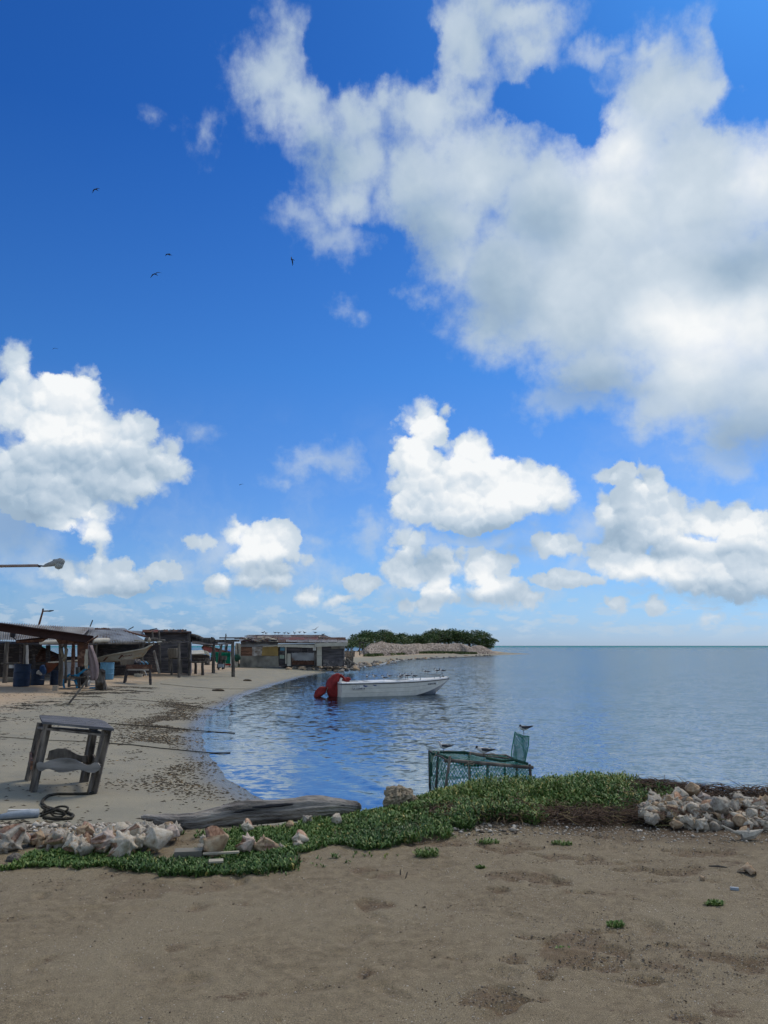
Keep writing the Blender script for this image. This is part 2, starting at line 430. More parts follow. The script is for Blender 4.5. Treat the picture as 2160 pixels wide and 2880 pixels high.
aa = np.radians(np.concatenate([np.arange(-180, -40, 3.0), np.arange(-40, 40, 0.17), np.arange(40, 180.1, 3.0)]))
rr = np.concatenate([np.array([0.02, 0.6, 1.2, 2.0]), 2.6 * np.exp(np.arange(0, 1.56, 0.0055)), 2.6 * np.exp(1.56) * np.exp(np.arange(0.01, 3.6, 0.016))])
gx, gy, gf = polar(rr, aa)
gs = shore_dist(gx, gy); gzv = terrain(gx, gy, gs)
near = np.exp(-np.hypot(gx, gy) / 60)
onbank = sstep(0.55, 0.8, gzv) * (gy < 12)
# trodden, crumbled patches on the near sand
patch = sstep(0.620, 0.665, 0.72 * fbm(gx * 1.9 + 3.1, gy * 3.2, 3, 31) + 0.28 * fbm(gx * 9, gy * 12, 3, 32)) * onbank * sstep(-3.4, 0.2, gx)
foot = fbm(gx * 7, gy * 7, 4, 12) - 0.5
dent = np.zeros_like(gx); rd = np.random.default_rng(5)
selb = np.nonzero((onbank > .5) & (gy > 2.5) & (gy < 7.4) & (np.abs(gx) < 5))[0]; dx_, dy_ = gx[selb], gy[selb]; dd = np.zeros(len(selb))
for _k in range(80):
    cy_ = 3.1 + 4.0 * rd.random(); cx_ = (rd.random() ** .8 * 1.15 - .55) * cy_; a_ = rd.uniform(0, 3.14); ra_, rb_ = rd.uniform(.06, .15), rd.uniform(.035, .075)
    u_ = (dx_ - cx_) * math.cos(a_) + (dy_ - cy_) * math.sin(a_); v_ = -(dx_ - cx_) * math.sin(a_) + (dy_ - cy_) * math.cos(a_)
    q_ = (u_ / ra_) ** 2 + (v_ / rb_) ** 2; m_ = q_ < 6
    dd[m_] += rd.uniform(.25, .7) * (0.35 + 1.3 * fbm(dx_[m_] * 13, dy_[m_] * 13, 3, _k + 50)) * (-np.exp(-q_[m_]) * .022 + .011 * np.exp(-(np.sqrt(q_[m_]) - 1.5) ** 2 * 5) * (0.4 + fbm(dx_[m_] * 22, dy_[m_] * 22, 2, _k)))
dent[selb] = dd
gzv = gzv + onbank * (0.012 * (fbm(gx * 3.0, gy * 3.0, 3, 40) - 0.5) + 0.006 * foot) + patch * (0.06 * foot - 0.012) + dent
gzv = gzv + (1 - onbank) * near * sstep(1.5, 4, gs) * 0.03 * (fbm(gx * 2.2, gy * 2.2, 4, 77) - 0.5)


def sand_mat():
    m = bpy.data.materials.new('sand'); m.use_nodes = True; t = NT(m.node_tree); b = t.n['Principled BSDF']
    pos = t.node('ShaderNodeNewGeometry').outputs['Position']
    def att(n): 
        a = t.node('ShaderNodeAttribute'); a.attribute_name = n; return a.outputs['Fac']
    s, bank, pat, soil = att('inland'), att('bank'), att('crumble_dent_shade'), att('soil')
    n1 = t.noise(pos, 1.3, 6, 0.6); n2 = t.noise(pos, 14, 6, 0.65); n3 = t.noise(pos, 120, 3, 0.6); vor = t.node('ShaderNodeTexVoronoi'); t.put(vor.inputs[0], pos); vor.inputs['Scale'].default_value = 85
    wet = t.mix(t.step(n1, 0.3, 0.7), (0.238, 0.228, 0.183), (0.29, 0.268, 0.205))
    dry = t.mix(t.step(n2, 0.3, 0.7), (0.36, 0.265, 0.175), (0.45, 0.36, 0.255))
    edge = t.math('MULTIPLY_ADD', t.math('SUBTRACT', n1, 0.5), 5.0, s)
    col = t.mix(t.step(edge, 5.5, 8.5), wet, dry)
    damp = t.mix(t.step(s, -0.2, 1.1), (0.125, 0.13, 0.115), col)
    bed = t.mix(t.step(t.math('MULTIPLY_ADD', t.math('SUBTRACT', n1, 0.5), 6.0, s), -2.5, -14), damp, (0.03, 0.075, 0.085))
    bk = t.mix(t.step(n2, 0.25, 0.75), (0.128, 0.106, 0.076), (0.222, 0.190, 0.142))
    bk = t.mix(t.step(n1, 0.35, 0.75), bk, (0.205, 0.180, 0.138))
    bk = t.mix(t.step(t.noise(pos, 3.1, 10, 0.75), 0.60, 0.68), bk, (0.095, 0.068, 0.047))
    bk = t.mix(t.math('MULTIPLY', pat, t.step(n2, 0.25, 0.6)), bk, (0.13, 0.098, 0.070))
    bk = t.mix(soil, bk, t.mix(n2, (0.035, 0.022, 0.016), (0.10, 0.072, 0.052)))
    # pale shell grit
    fine = t.noise(pos, 260, 2, 0.7); bk = t.mix(1.0, bk, (1.0, 0.965, 0.86), 'MULTIPLY'); bk = t.mix(1.0, bk, t.ramp(fine, [(0.32, (0.42, 0.42, 0.42)), (0.5, (1.0, 1.0, 1.0)), (0.66, (1.75, 1.72, 1.65))]), 'MULTIPLY')
    grit = t.math('MULTIPLY', t.step(vor.outputs['Distance'], 0.20, 0.10), t.step(t.noise(pos, 5.0, 3, 0.6), 0.38, 0.62))
    vcol = t.node('ShaderNodeSeparateXYZ'); t.put(vcol.inputs[0], vor.outputs['Color'])
    grit = t.math('MULTIPLY', grit, t.math('GREATER_THAN', vcol.outputs[0], 0.72))
    bk = t.mix(t.math('MULTIPLY', grit, 0.75), bk, (0.62, 0.58, 0.52))
    dark = t.math('MULTIPLY', t.step(vor.outputs['Distance'], 0.16, 0.08), t.math('LESS_THAN', vcol.outputs[1], 0.12))
    bk = t.mix(t.math('MULTIPLY', dark, 0.7), bk, (0.03, 0.025, 0.02))
    fin = t.mix(bank, bed, bk)
    fin = t.mix(0.32, fin, t.ramp(n3, [(0.3, (0.35, 0.35, 0.35)), (0.65, (1, 1, 1))]), 'MULTIPLY')
    t.put(b.inputs['Base Color'], fin)
    t.put(b.inputs['Roughness'], t.step(s, 0.1, 0.9, 0.22, 0.92)); b.inputs['Specular IOR Level'].default_value = 0.25
    bn = t.node('ShaderNodeBump'); bn.inputs['Strength'].default_value = 0.55; bn.inputs['Distance'].default_value = 0.012
    t.put(bn.inputs['Height'], t.math('ADD', t.math('MULTIPLY', n3, 0.5), n2)); t.l.new(bn.outputs[0], b.inputs['Normal'])
    return m


soilm = onbank * sstep(6.3, 7.3, gy + 0.25 * gx * 0 + 0.8 * (fbm(gx * 1.5, gy * 1.5, 3, 3) - 0.5)) * sstep(0.2, 1.5, gx)
ground = np_mesh('ground', np.stack([gx, gy, gzv], 1), gf, sand_mat(), smooth=True, attrs={'inland': gs, 'bank': onbank, 'crumble_dent_shade': np.clip(patch + np.clip(-dent, 0, .02) / .016 * .3 , 0, 1), 'soil': soilm})  # crumbled patches plus shading painted into the hollows of the dents
tag(ground, kind='structure')


# ------------------------------------------------------------------ water
def water_mat():
    m = bpy.data.materials.new('water'); m.use_nodes = True; t = NT(m.node_tree); t.n.remove(t.n['Principled BSDF']); out = t.n['Material Output']
    geo = t.node('ShaderNodeNewGeometry'); pos = geo.outputs['Position']
    a = t.node('ShaderNodeAttribute'); a.attribute_name = 'depth'; dep = a.outputs['Fac']
    a = t.node('ShaderNodeAttribute'); a.attribute_name = 'dist'; dist = a.outputs['Fac']
    def wav(sx, sy, sc, det, rot):
        mp = t.node('ShaderNodeMapping'); t.put(mp.inputs[0], pos); mp.inputs['Scale'].default_value = (sx, sy, 1); mp.inputs['Rotation'].default_value = (0, 0, rot)
        return t.vmath('SUBTRACT', t.noise(mp.outputs[0], sc, det, 0.55, out=1), (0.5, 0.5, 0.5))
    w1 = wav(0.7, 1.15, 2.4, 3, R(14)); w2 = wav(0.75, 1.25, 7.5, 3, R(-12)); w3 = wav(0.8, 1.2, 0.30, 2, R(20))
    calm = t.step(t.noise(pos, 0.07, 3, 0.5), 0.40, 0.60)
    off = t.step(t.math('MULTIPLY', dep, -1.0), 0.03, 0.35)
    amp = t.math('MULTIPLY', t.math('MULTIPLY_ADD', calm, 0.3, 0.7), t.math('MULTIPLY_ADD', off, 0.80, 0.20))
    sl = t.vmath('MULTIPLY', w1, (0.30, 0.62, 0)); sl = t.vmath('MULTIPLY_ADD', w2, (0.50, 1.0, 0), sl); sl = t.vmath('MULTIPLY_ADD', w3, (0.05, 0.10, 0), sl)
    sc_ = t.node('ShaderNodeVectorMath', operation='SCALE'); t.put(sc_.inputs[0], sl); t.put(sc_.inputs[3], amp)
    nrm = t.vmath('NORMALIZE', t.vmath('ADD', sc_.outputs[0], geo.outputs['Normal']))
    fr = t.node('ShaderNodeFresnel'); fr.inputs['IOR'].default_value = 1.34; t.l.new(nrm, fr.inputs['Normal'])
    gl = t.node('ShaderNodeBsdfGlossy'); gl.inputs['Roughness'].default_value = 0.10; t.l.new(nrm, gl.inputs['Normal']); gl.inputs['Color'].default_value = (0.46, 0.52, 0.56, 1)
    tr = t.node('ShaderNodeBsdfTransparent'); tr.inputs['Color'].default_value = (0.80, 0.93, 0.95, 1)
    df = t.node('ShaderNodeBsdfDiffuse')
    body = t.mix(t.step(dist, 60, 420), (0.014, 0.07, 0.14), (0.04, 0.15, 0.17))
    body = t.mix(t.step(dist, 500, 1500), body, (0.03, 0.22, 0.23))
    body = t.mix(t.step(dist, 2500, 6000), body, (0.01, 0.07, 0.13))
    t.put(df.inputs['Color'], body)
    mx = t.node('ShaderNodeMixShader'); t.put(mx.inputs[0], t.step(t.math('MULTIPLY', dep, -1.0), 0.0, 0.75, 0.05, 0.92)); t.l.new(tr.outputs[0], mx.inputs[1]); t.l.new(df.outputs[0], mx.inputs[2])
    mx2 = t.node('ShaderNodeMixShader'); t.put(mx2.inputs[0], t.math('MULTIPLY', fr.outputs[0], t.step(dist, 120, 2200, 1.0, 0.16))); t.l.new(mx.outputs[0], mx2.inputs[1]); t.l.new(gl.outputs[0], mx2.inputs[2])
    t.l.new(mx2.outputs[0], out.inputs[0])
    return m


aw = np.radians(np.arange(-75, 75.1, 0.35)); rw = np.concatenate([np.exp(np.linspace(math.log(8), math.log(300), 520)), np.exp(np.linspace(math.log(310), math.log(30000), 60))])
wx, wy, wf = polar(rw, aw)
ws = shore_dist(wx, wy); wd = terrain(wx, wy, ws)
wz = np.zeros_like(wx)
# low swell lines that wrap round the beach
wz += 0.012 * np.exp(-((ws + 1.9 + 0.5 * fbm(wx * 0.5, wy * 0.5, 2, 4)) / 0.13) ** 2) + 0.006 * np.exp(-((ws + 1.0 + 0.35 * fbm(wx * 0.6, wy * 0.6, 2, 8)) / 0.09) ** 2)
wz += 0.004 * np.sin(ws * 9 + 4 * fbm(wx * 0.8, wy * 0.8, 2, 3)) * sstep(-6, -1, ws) * sstep(0.2, -0.4, ws)
keep = (ws[wf].max(1) < 2.5)
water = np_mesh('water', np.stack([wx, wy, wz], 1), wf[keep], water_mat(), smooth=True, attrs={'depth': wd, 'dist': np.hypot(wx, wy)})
tag(water, kind='structure')


# ------------------------------------------------------------------ shared materials
M = {}
M['wood'] = mat('weathered_wood', (0.20, 0.18, 0.155), (0.10, 0.09, 0.08), (0.045, 0.04, 0.038), scale=5, stretch=(1, 1, 0.25), bump=0.5)
M['woodh'] = mat('weathered_wood_flat', (0.21, 0.205, 0.20), (0.12, 0.118, 0.12), (0.05, 0.05, 0.055), scale=4, stretch=(0.3, 1.4, 1.4), bump=0.5)
M['stool'] = mat('grey_timber', (0.27, 0.24, 0.205), (0.15, 0.135, 0.12), (0.05, 0.045, 0.042), scale=7, stretch=(1.2, 1.2, 0.35), bump=0.5)
M['stooltop'] = mat('grey_timber_top', (0.18, 0.185, 0.20), (0.10, 0.105, 0.12), (0.04, 0.042, 0.05), scale=5, stretch=(0.3, 2.5, 1), bump=0.5)
M['board'] = mat('bleached_board', (0.33, 0.32, 0.31), (0.22, 0.215, 0.21), (0.07, 0.065, 0.06), scale=6, stretch=(0.4, 1, 1.6), bump=0.4, lo=0.35, hi=0.75)
M['log'] = mat('driftwood', (0.42, 0.39, 0.35), (0.26, 0.245, 0.23), (0.035, 0.033, 0.032), scale=3.2, stretch=(0.45, 1.6, 2.2), bump=1.0, bscale=14, bdist=0.03, lo=0.30, hi=0.66)
M['rust'] = mat('rusty_metal', (0.16, 0.075, 0.045), (0.08, 0.04, 0.03), (0.22, 0.13, 0.09), scale=3)
M['tin'] = mat('galvanised_sheet', (0.38, 0.39, 0.40), (0.25, 0.255, 0.265), (0.15, 0.09, 0.065), scale=0.9, detail=8, rough=0.6, lo=0.42, hi=0.68, bump=0.1)
M['tinred'] = mat('rusty_sheet', (0.17, 0.075, 0.06), (0.10, 0.055, 0.05), (0.20, 0.19, 0.19), scale=1.1, rough=0.7, bump=0.1)
M['redsheet'] = mat('red_sheet', (0.24, 0.075, 0.065), (0.17, 0.06, 0.055), scale=2, rough=0.6, bump=0.1)
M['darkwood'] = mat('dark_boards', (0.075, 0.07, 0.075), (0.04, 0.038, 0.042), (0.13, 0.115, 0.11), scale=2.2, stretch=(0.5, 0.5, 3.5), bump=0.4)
M['greywall'] = mat('grey_board_wall', (0.17, 0.155, 0.16), (0.105, 0.098, 0.105), (0.05, 0.047, 0.05), scale=1.6, stretch=(0.5, 0.5, 4.0), bump=0.4)
M['concrete'] = mat('stained_concrete', (0.30, 0.29, 0.245), (0.21, 0.20, 0.17), (0.12, 0.115, 0.10), scale=1.5, bump=0.2)
M['ochre'] = mat('ochre_panel', (0.33, 0.23, 0.08), (0.26, 0.18, 0.07), scale=1.2, bump=0.1)
M['slat'] = mat('brown_slats', (0.33, 0.17, 0.10), (0.14, 0.075, 0.05), (0.05, 0.03, 0.025), scale=2.0, stretch=(0.4, 1, 9), bump=0.4)
M['mottled'] = mat('peeling_white_panel', (0.50, 0.49, 0.46), (0.30, 0.27, 0.24), (0.16, 0.12, 0.09), scale=2.6, bump=0.2)
M['cream'] = mat('cream_paint', (0.52, 0.50, 0.42), (0.40, 0.38, 0.32), scale=2, bump=0.1, rough=0.7)
M['white'] = mat('white_paint', (0.72, 0.72, 0.70), (0.58, 0.58, 0.56), scale=2.5, rough=0.5, bump=0.05)
M['hull'] = mat('boat_hull', (0.66, 0.65, 0.60), (0.56, 0.55, 0.50), scale=1.2, rough=0.35, bump=0.02, spec=0.4)
M['deck'] = mat('boat_deck', (0.80, 0.81, 0.80), (0.72, 0.73, 0.72), scale=2, rough=0.4, bump=0.02)
M['hullshade'] = mat('shaded_boat_bottom', (0.24, 0.26, 0.29), (0.19, 0.21, 0.24), scale=1.5, rough=0.5, bump=0.02)  # darker than the hull: shade below the chine put into the colour
M['black'] = mat('black_rubber', (0.012, 0.013, 0.02), (0.02, 0.02, 0.025), rough=0.5, bump=0.0)
M['redcloth'] = mat('red_canvas', (0.26, 0.022, 0.022), (0.17, 0.014, 0.016), scale=3, rough=0.8, bump=0.3, bdist=0.03)
M['mauve'] = mat('mauve_cloth', (0.27, 0.21, 0.21), (0.20, 0.155, 0.16), scale=3, rough=0.95, bump=0.4)
M['green'] = mat('green_corrugated_sheet', (0.03, 0.42, 0.27), (0.02, 0.30, 0.20), scale=2, rough=0.45, bump=0.1)
M['navy'] = mat('navy_plastic', (0.010, 0.030, 0.075), (0.007, 0.02, 0.05), rough=0.5, bump=0.05)
M['bluebarrel'] = mat('faded_blue_plastic', (0.12, 0.30, 0.44), (0.09, 0.23, 0.36), scale=2, rough=0.55, bump=0.1)
M['bluechair'] = mat('blue_chair_plastic', (0.03, 0.27, 0.50), (0.025, 0.22, 0.42), rough=0.4, bump=0.02)
M['sack'] = mat('pale_sacking', (0.45, 0.42, 0.34), (0.33, 0.30, 0.24), scale=3, bump=0.3)
M['rope'] = mat('wet_rope', (0.055, 0.05, 0.038), (0.03, 0.028, 0.022), scale=40, bump=0.6)
M['ropepale'] = mat('pale_rope', (0.30, 0.27, 0.20), (0.18, 0.16, 0.12), scale=40, bump=0.6)
M['pipe'] = mat('blue_grey_pipe', (0.34, 0.40, 0.47), (0.26, 0.31, 0.37), scale=6, rough=0.6)
M['net'] = mat('green_net', (0.02, 0.24, 0.18), (0.012, 0.16, 0.125), scale=12, rough=0.6, bump=0)
M['netrope'] = mat('dark_green_rope', (0.018, 0.075, 0.05), (0.012, 0.05, 0.035), scale=20, bump=0.3)
M['coral'] = mat('coral_rock', (0.50, 0.42, 0.30), (0.40, 0.33, 0.24), (0.13, 0.095, 0.07), scale=7, bump=1.0, bscale=18, bdist=0.03, lo=0.45, hi=0.68)
M['stone'] = mat('shore_rock', (0.22, 0.20, 0.17), (0.12, 0.11, 0.095), (0.05, 0.048, 0.045), scale=3, bump=0.6)
M['lampgrey'] = mat('lamp_grey', (0.30, 0.33, 0.34), (0.26, 0.28, 0.29), rough=0.4, bump=0.0)
M['lens'] = mat('lamp_lens', (0.34, 0.38, 0.37), (0.30, 0.33, 0.33), rough=0.25, bump=0.0)
M['gullwhite'] = mat('gull_white', (0.60, 0.60, 0.60), (0.52, 0.52, 0.52), scale=20, bump=0.0)
M['gullgrey'] = mat('gull_grey', (0.055, 0.06, 0.075), (0.04, 0.045, 0.06), scale=20, bump=0.0)
M['gullblack'] = mat('gull_black', (0.012, 0.012, 0.014), (0.02, 0.02, 0.022), scale=20, bump=0.0)
M['thatch'] = mat('thatch', (0.22, 0.19, 0.15), (0.12, 0.10, 0.08), scale=4, stretch=(6, 6, 0.4), bump=0.7)
M['tarp'] = mat('red_brown_tarp', (0.045, 0.020, 0.019), (0.028, 0.014, 0.014), scale=2, rough=0.8, bump=0.3)
M['litter'] = mat('dry_seagrass', (0.055, 0.042, 0.028), (0.03, 0.025, 0.02), (0.14, 0.095, 0.045), scale=1.5, bump=0)
M['weed'] = mat('brown_seaweed', (0.075, 0.045, 0.028), (0.04, 0.026, 0.02), (0.16, 0.115, 0.06), scale=9, bump=0)
SH = {
 'bleached white': mat('shell_white', (0.60, 0.56, 0.48), (0.48, 0.42, 0.33), (0.28, 0.20, 0.13), scale=6, detail=8, bump=0.5, lo=0.4, hi=0.75, bscale=40),
 'grey bleached': mat('shell_grey', (0.45, 0.42, 0.36), (0.34, 0.30, 0.25), (0.19, 0.15, 0.11), scale=6, detail=8, bump=0.5, lo=0.4, hi=0.75, bscale=40),
 'tan weathered': mat('shell_tan', (0.50, 0.40, 0.28), (0.42, 0.30, 0.19), (0.26, 0.17, 0.11), scale=5, detail=8, bump=0.5, lo=0.35, hi=0.7, bscale=40),
 'pale pink': mat('shell_pinkish', (0.56, 0.48, 0.42), (0.48, 0.38, 0.32), (0.28, 0.20, 0.16), scale=5, detail=8, bump=0.4, lo=0.4, hi=0.75, bscale=40)}
M['pink'] = mat('shell_inside', (0.42, 0.29, 0.21), (0.30, 0.18, 0.12), (0.16, 0.09, 0.06), scale=9, rough=0.45, bump=0.1)


def leaf_mat(name, stops, rough=0.6):
    m = bpy.data.materials.new(name); m.use_nodes = True; t = NT(m.node_tree); b = t.n['Principled BSDF']
    a = t.node('ShaderNodeAttribute'); a.attribute_name = 'tone'
    t.put(b.inputs['Base Color'], t.ramp(a.outputs['Fac'], stops)); b.inputs['Roughness'].default_value = rough; b.inputs['Specular IOR Level'].default_value = 0.35
    return m


# ------------------------------------------------------------------ wooden stool-table on the beach
def g6(x, y): return x / 3.95, 1960 + y / 3.95


feet = [G(*g6(375, 1055)), G(*g6(992, 1080)), G(*g6(905, 948)), G(*g6(322, 932))]
tops = [P(*g6(545, 300), feet[0].y - 0.02), P(*g6(1160, 368), feet[1].y - 0.02), P(*g6(1020, 330), feet[2].y), P(*g6(462, 290), feet[3].y)]
st = empty('stool', ((feet[0] + feet[2]) / 2), 0, 'tall weathered grey wooden stool leaning on the wet sand', 'stool')
for k, (a, b) in enumerate(zip(feet, tops)):
    mb = MB(); d = (b - a); a2 = a - d * 0.06
    mb.bar(a2, b, 0.125, 0.032); mb.bar(a2 + Vector((-0.052 if k in (0, 3) else 0.052, 0.055, 0)), b + Vector((-0.052 if k in (0, 3) else 0.052, 0.055, 0)), 0.03, 0.085)
    mb.build('leg', M['stool'], st)
dn_ = Vector((0, 0, 0))
mb = MB(); tl = [P(*g6(472, 272), feet[0].y - 0.10), P(*g6(1268, 352), feet[1].y - 0.10), P(*g6(1165, 268), feet[2].y + 0.06), P(*g6(1090, 246), feet[2].y + 0.14), P(*g6(640, 208), feet[3].y + 0.14), P(*g6(440, 201), feet[3].y + 0.10), P(*g6(448, 225), feet[3].y - 0.3)]
mb.slab(tl, 0.035, Vector((0, 0, 1))); mb.build('seat', M['stooltop'], st)
for (i, j) in ((0, 1), (1, 2), (2, 3), (3, 0)):
    a, b = tops[i] + Vector((0, 0, -0.07)), tops[j] + Vector((0, 0, -0.07))
    MB().bar(a, b, 0.13 if abs(a.x - b.x) > .4 else 0.03, 0.03 if abs(a.x - b.x) > .4 else 0.13).build('apron', M['stool'], st)
outl = [(405, 740), (430, 722), (480, 735), (550, 705), (650, 682), (760, 680), (840, 700), (900, 735), (960, 760), (1000, 755), (1040, 732), (1090, 735), (1115, 775), (1100, 815), (1050, 845), (980, 840), (930, 820), (880, 812), (800, 825), (740, 838), (640, 836), (590, 812), (540, 800), (500, 805), (470, 825), (430, 820), (405, 790)]
Yf = feet[0].y - 0.09
MB().slab([P(*g6(x, y), Yf) for x, y in outl], 0.03, Vector((0, -1, 0))).build('stretcher', M['board'], st)
out2 = [(520, 700), (545, 600), (640, 572), (740, 580), (850, 640), (900, 655), (975, 650), (975, 735), (880, 722), (800, 700), (650, 680), (560, 705)]
MB().slab([P(*g6(x, y), feet[3].y - 0.05) for x, y in out2], 0.03, Vector((0, -1, 0))).build('stretcher', M['stool'], st)
for (i, j, off, m_) in ((0, 3, -0.09, M['slat']), (1, 2, 0.10, M['stool'])):
    a = feet[i].lerp(tops[i], 0.40) + Vector((off, -0.08, 0)); b = feet[j].lerp(tops[j], 0.42) + Vector((off, 0.05, 0))
    MB().bar(a, b, 0.03, 0.13).build('stretcher', m_, st)
cp = P(*g6(1222, 372), feet[1].y - 0.08)
MB().tube([cp, cp + Vector((0.005, 0, -0.06)), cp + Vector((-0.008, 0, -0.13)), cp + Vector((0.0, 0, -0.20))], [.004, .004, .009, .006], 5).build('cord', M['rope'], st)


# ------------------------------------------------------------------ driftwood log
lp = [(398, 2302, 5, 6.95), (412, 2302, 9, 6.95), (430, 2304, 9, 6.97), (442, 2310, 16, 6.98), (460, 2314, 20, 7.0), (500, 2319, 23, 7.05), (550, 2317, 25, 7.10), (600, 2306, 26, 7.15), (650, 2296, 29, 7.2), (700, 2288, 31, 7.25), (760, 2284, 30, 7.3), (820, 2280, 31, 7.36), (865, 2274, 31, 7.42), (905, 2272, 29, 7.48), (945, 2272, 24, 7.54), (975, 2274, 19, 7.58), (994, 2275, 18, 7.61), (1001, 2275, 17, 7.62)]
pts = []; rad = []
for i in range(len(lp) - 1):
    for q in range(5):
        t_ = q / 5; a, b = lp[i], lp[i + 1]
        v = [a[k] * (1 - t_) + b[k] * t_ for k in range(4)]
        pts.append(P(v[0], v[1] - 3, v[3] - 0.03)); rad.append(v[2] / F * v[3] * 1.02)
pts.append(P(*lp[-1][:2], lp[-1][3])); rad.append(0.055)
mb = MB(); mb.tube(pts, rad, 48, True, 0.0)
ii = np.arange(len(mb.v)); pv = np.array(mb.v); cv = np.array([tuple(pts[min(i // 48, len(pts) - 1)]) for i in ii]); an = (ii % 48) / 48 * 6.283
n_ = fbm(pv[:, 0] * 2.2, an * 2.6 / 2 + 9 * np.sin(an / 2), 3, 5) - .5; gr_ = np.abs(vnoise(pv[:, 0] * 1.3 + .6 * np.sin(an), (ii % 48) * 0.7, 8) - .5)
gr2 = np.abs(vnoise(pv[:, 0] * 3.3, (ii % 48) * 0.45, 18) - .5)
fac = 1 + 0.30 * n_ - 0.22 * np.maximum(0, 0.16 - gr_) / 0.16 - 0.07 * np.maximum(0, 0.2 - gr2) / 0.2
mb.v = [tuple(q) for q in cv + (pv - cv) * fac[:, None]]
o = mb.build('driftwood_log', M['log'], None, smooth=True)
for (x0, x1, yo, w_) in ((690, 745, .35, .010), (735, 850, .55, .016), (800, 900, .0, .006), (640, 700, .1, .006), (955, 992, .3, .010), (500, 560, .2, .005)):
    cpts = []
    for q in range(9):
        xx = x0 + (x1 - x0) * q / 8; j = min(range(len(pts)), key=lambda i_: abs(1080 + pts[i_].x / pts[i_].y * F * .985 - xx)); cpts.append(pts[j] + Vector((0, -rad[j] * .84 * math.sqrt(max(.05, 1 - (yo * .9) ** 2)), rad[j] * yo + random.uniform(-.006, .006))))
    MB().tube(cpts, [w_ * .3, w_ * .8, w_, w_ * 1.2, w_, w_ * 1.1, w_ * .8, w_ * .6, w_ * .2], 6, flat=1.0).build('crack', M['black'], o, world=False)
tag(o, 'long grey weathered driftwood log lying across the green plants at the beach edge', 'log')


# ------------------------------------------------------------------ conch shells
def conch(name, seed, m_out, kind=0):
    rs = random.Random(seed); nu, nt = 26, 44; V = []; rk = [rs.uniform(0.7, 1.2) for _ in range(9)]; flare = rs.uniform(0.55, 1.0)
    for i in range(nu):
        u = i / (nu - 1)
        for j in range(nt):
            th = 2 * math.pi * j / nt
            uu = u + 0.045 * (th / (2 * math.pi) - 0.5) * (1 if u < .5 else 0.3)
            if uu < 0.34: base = 0.06 + 0.55 * (max(uu, 0) / 0.34) ** 0.9 + 0.045 * math.sin(uu * 60)
            else: base = 0.61 * (1 - ((uu - 0.34) / 0.70) ** 1.35) + 0.07
            base = max(base, 0.015)
            if kind == 2: base *= 1.15
            # knobs on the shoulder and up the spire
            kn = 0
            for q in range(8):
                dth = (th - q * 0.785 + 3.14159) % 6.28318 - 3.14159
                kn += rk[q] * math.exp(-(dth / 0.17) ** 2) * math.exp(-((uu - 0.33) / 0.055) ** 2) * 0.30
                kn += 0.10 * math.exp(-(dth / 0.2) ** 2) * math.exp(-((uu - 0.18) / 0.04) ** 2)
            r_ = base + kn * (0.35 if kind == 2 else 1)
            w_ = max(0.0, math.sin(math.pi * min(1, max(0, (u - 0.22) / 0.72)))) ** 0.6
            ph = th / (2 * math.pi)
            if kind != 2:
                if ph > 0.70: r_ += flare * w_ * ((ph - 0.70) / 0.30) ** 1.6 * 0.75
                elif ph < 0.10: r_ *= 1 - 0.55 * w_ * (1 - ph / 0.10)
                elif ph < 0.22: r_ *= 1 - 0.18 * w_ * (0.22 - ph) / 0.12
            if kind == 1 and 0.25 < ph < 0.48 and 0.35 < u < 0.8: r_ *= 0.45 + 0.1 * rs.random()
            r_ *= 1 + 0.03 * rs.uniform(-1, 1)
            x = (u - 0.5) * 2.0
            V.append((x * 0.5, r_ * math.cos(th) * 0.55, r_ * math.sin(th) * 0.5))
    Fc = []; mi = []
    for i in range(nu - 1):
        for j in range(nt):
            j2 = (j + 1) % nt; Fc.append((i * nt + j, (i + 1) * nt + j, (i + 1) * nt + j2, i * nt + j2)); mi.append(1 if (kind != 2 and (j >= nt - 2 or j < 4) and 0.25 < i / nu < 0.9) or (kind == 1 and 0.27 < j / nt < 0.47 and 0.37 < i / nu < 0.78) else 0)
    Fc.append(tuple(range(nt))); mi.append(0); Fc.append(tuple((nu - 1) * nt + j for j in range(nt))[::-1]); mi.append(0)
    o = mesh(name, V, Fc, [m_out, M['pink']], None, mi, smooth=True)
    return o


def shard(name, seed, m_out):
    """a broken, curved piece of a shell wall with a spike or two"""
    rs = random.Random(seed); n, m_ = 9, 9; top = []; bot = []
    for i in range(n):
        for j in range(m_):
            u, v = i / (n - 1) - .5, j / (m_ - 1) - .5
            an_ = math.atan2(v, u); k = 1 + 0.16 * math.sin(2 * an_ + seed) + 0.14 * math.sin(3 * an_ + 2.1 * seed) + 0.07 * math.sin(7 * an_ + seed)
            x, y = u * k, v * 0.7 * k
            z = 0.30 - 1.0 * (u * u + v * v) + 0.25 * math.exp(-((u - .1) ** 2 + (v + .1) ** 2) / 0.012) + 0.15 * math.exp(-((u + .25) ** 2 + (v - .15) ** 2) / 0.01)
            top.append((x, y, z)); bot.append((x * .93, y * .93, z - 0.07))
    V = top + bot; Fc = []; N = n * m_
    for i in range(n - 1):
        for j in range(m_ - 1):
            a = i * m_ + j; q = (a, a + m_, a + m_ + 1, a + 1); Fc.append(q); Fc.append(tuple(N + k for k in q[::-1]))
    rim = [j for j in range(m_)] + [i * m_ + m_ - 1 for i in range(1, n)] + [(n - 1) * m_ + j for j in range(m_ - 2, -1, -1)] + [i * m_ for i in range(n - 2, 0, -1)]
    for a, b in zip(rim, rim[1:] + rim[:1]): Fc.append((a, b, N + b, N + a))
    return mesh(name, V, Fc, [m_out], smooth=True)


PROTO = {}


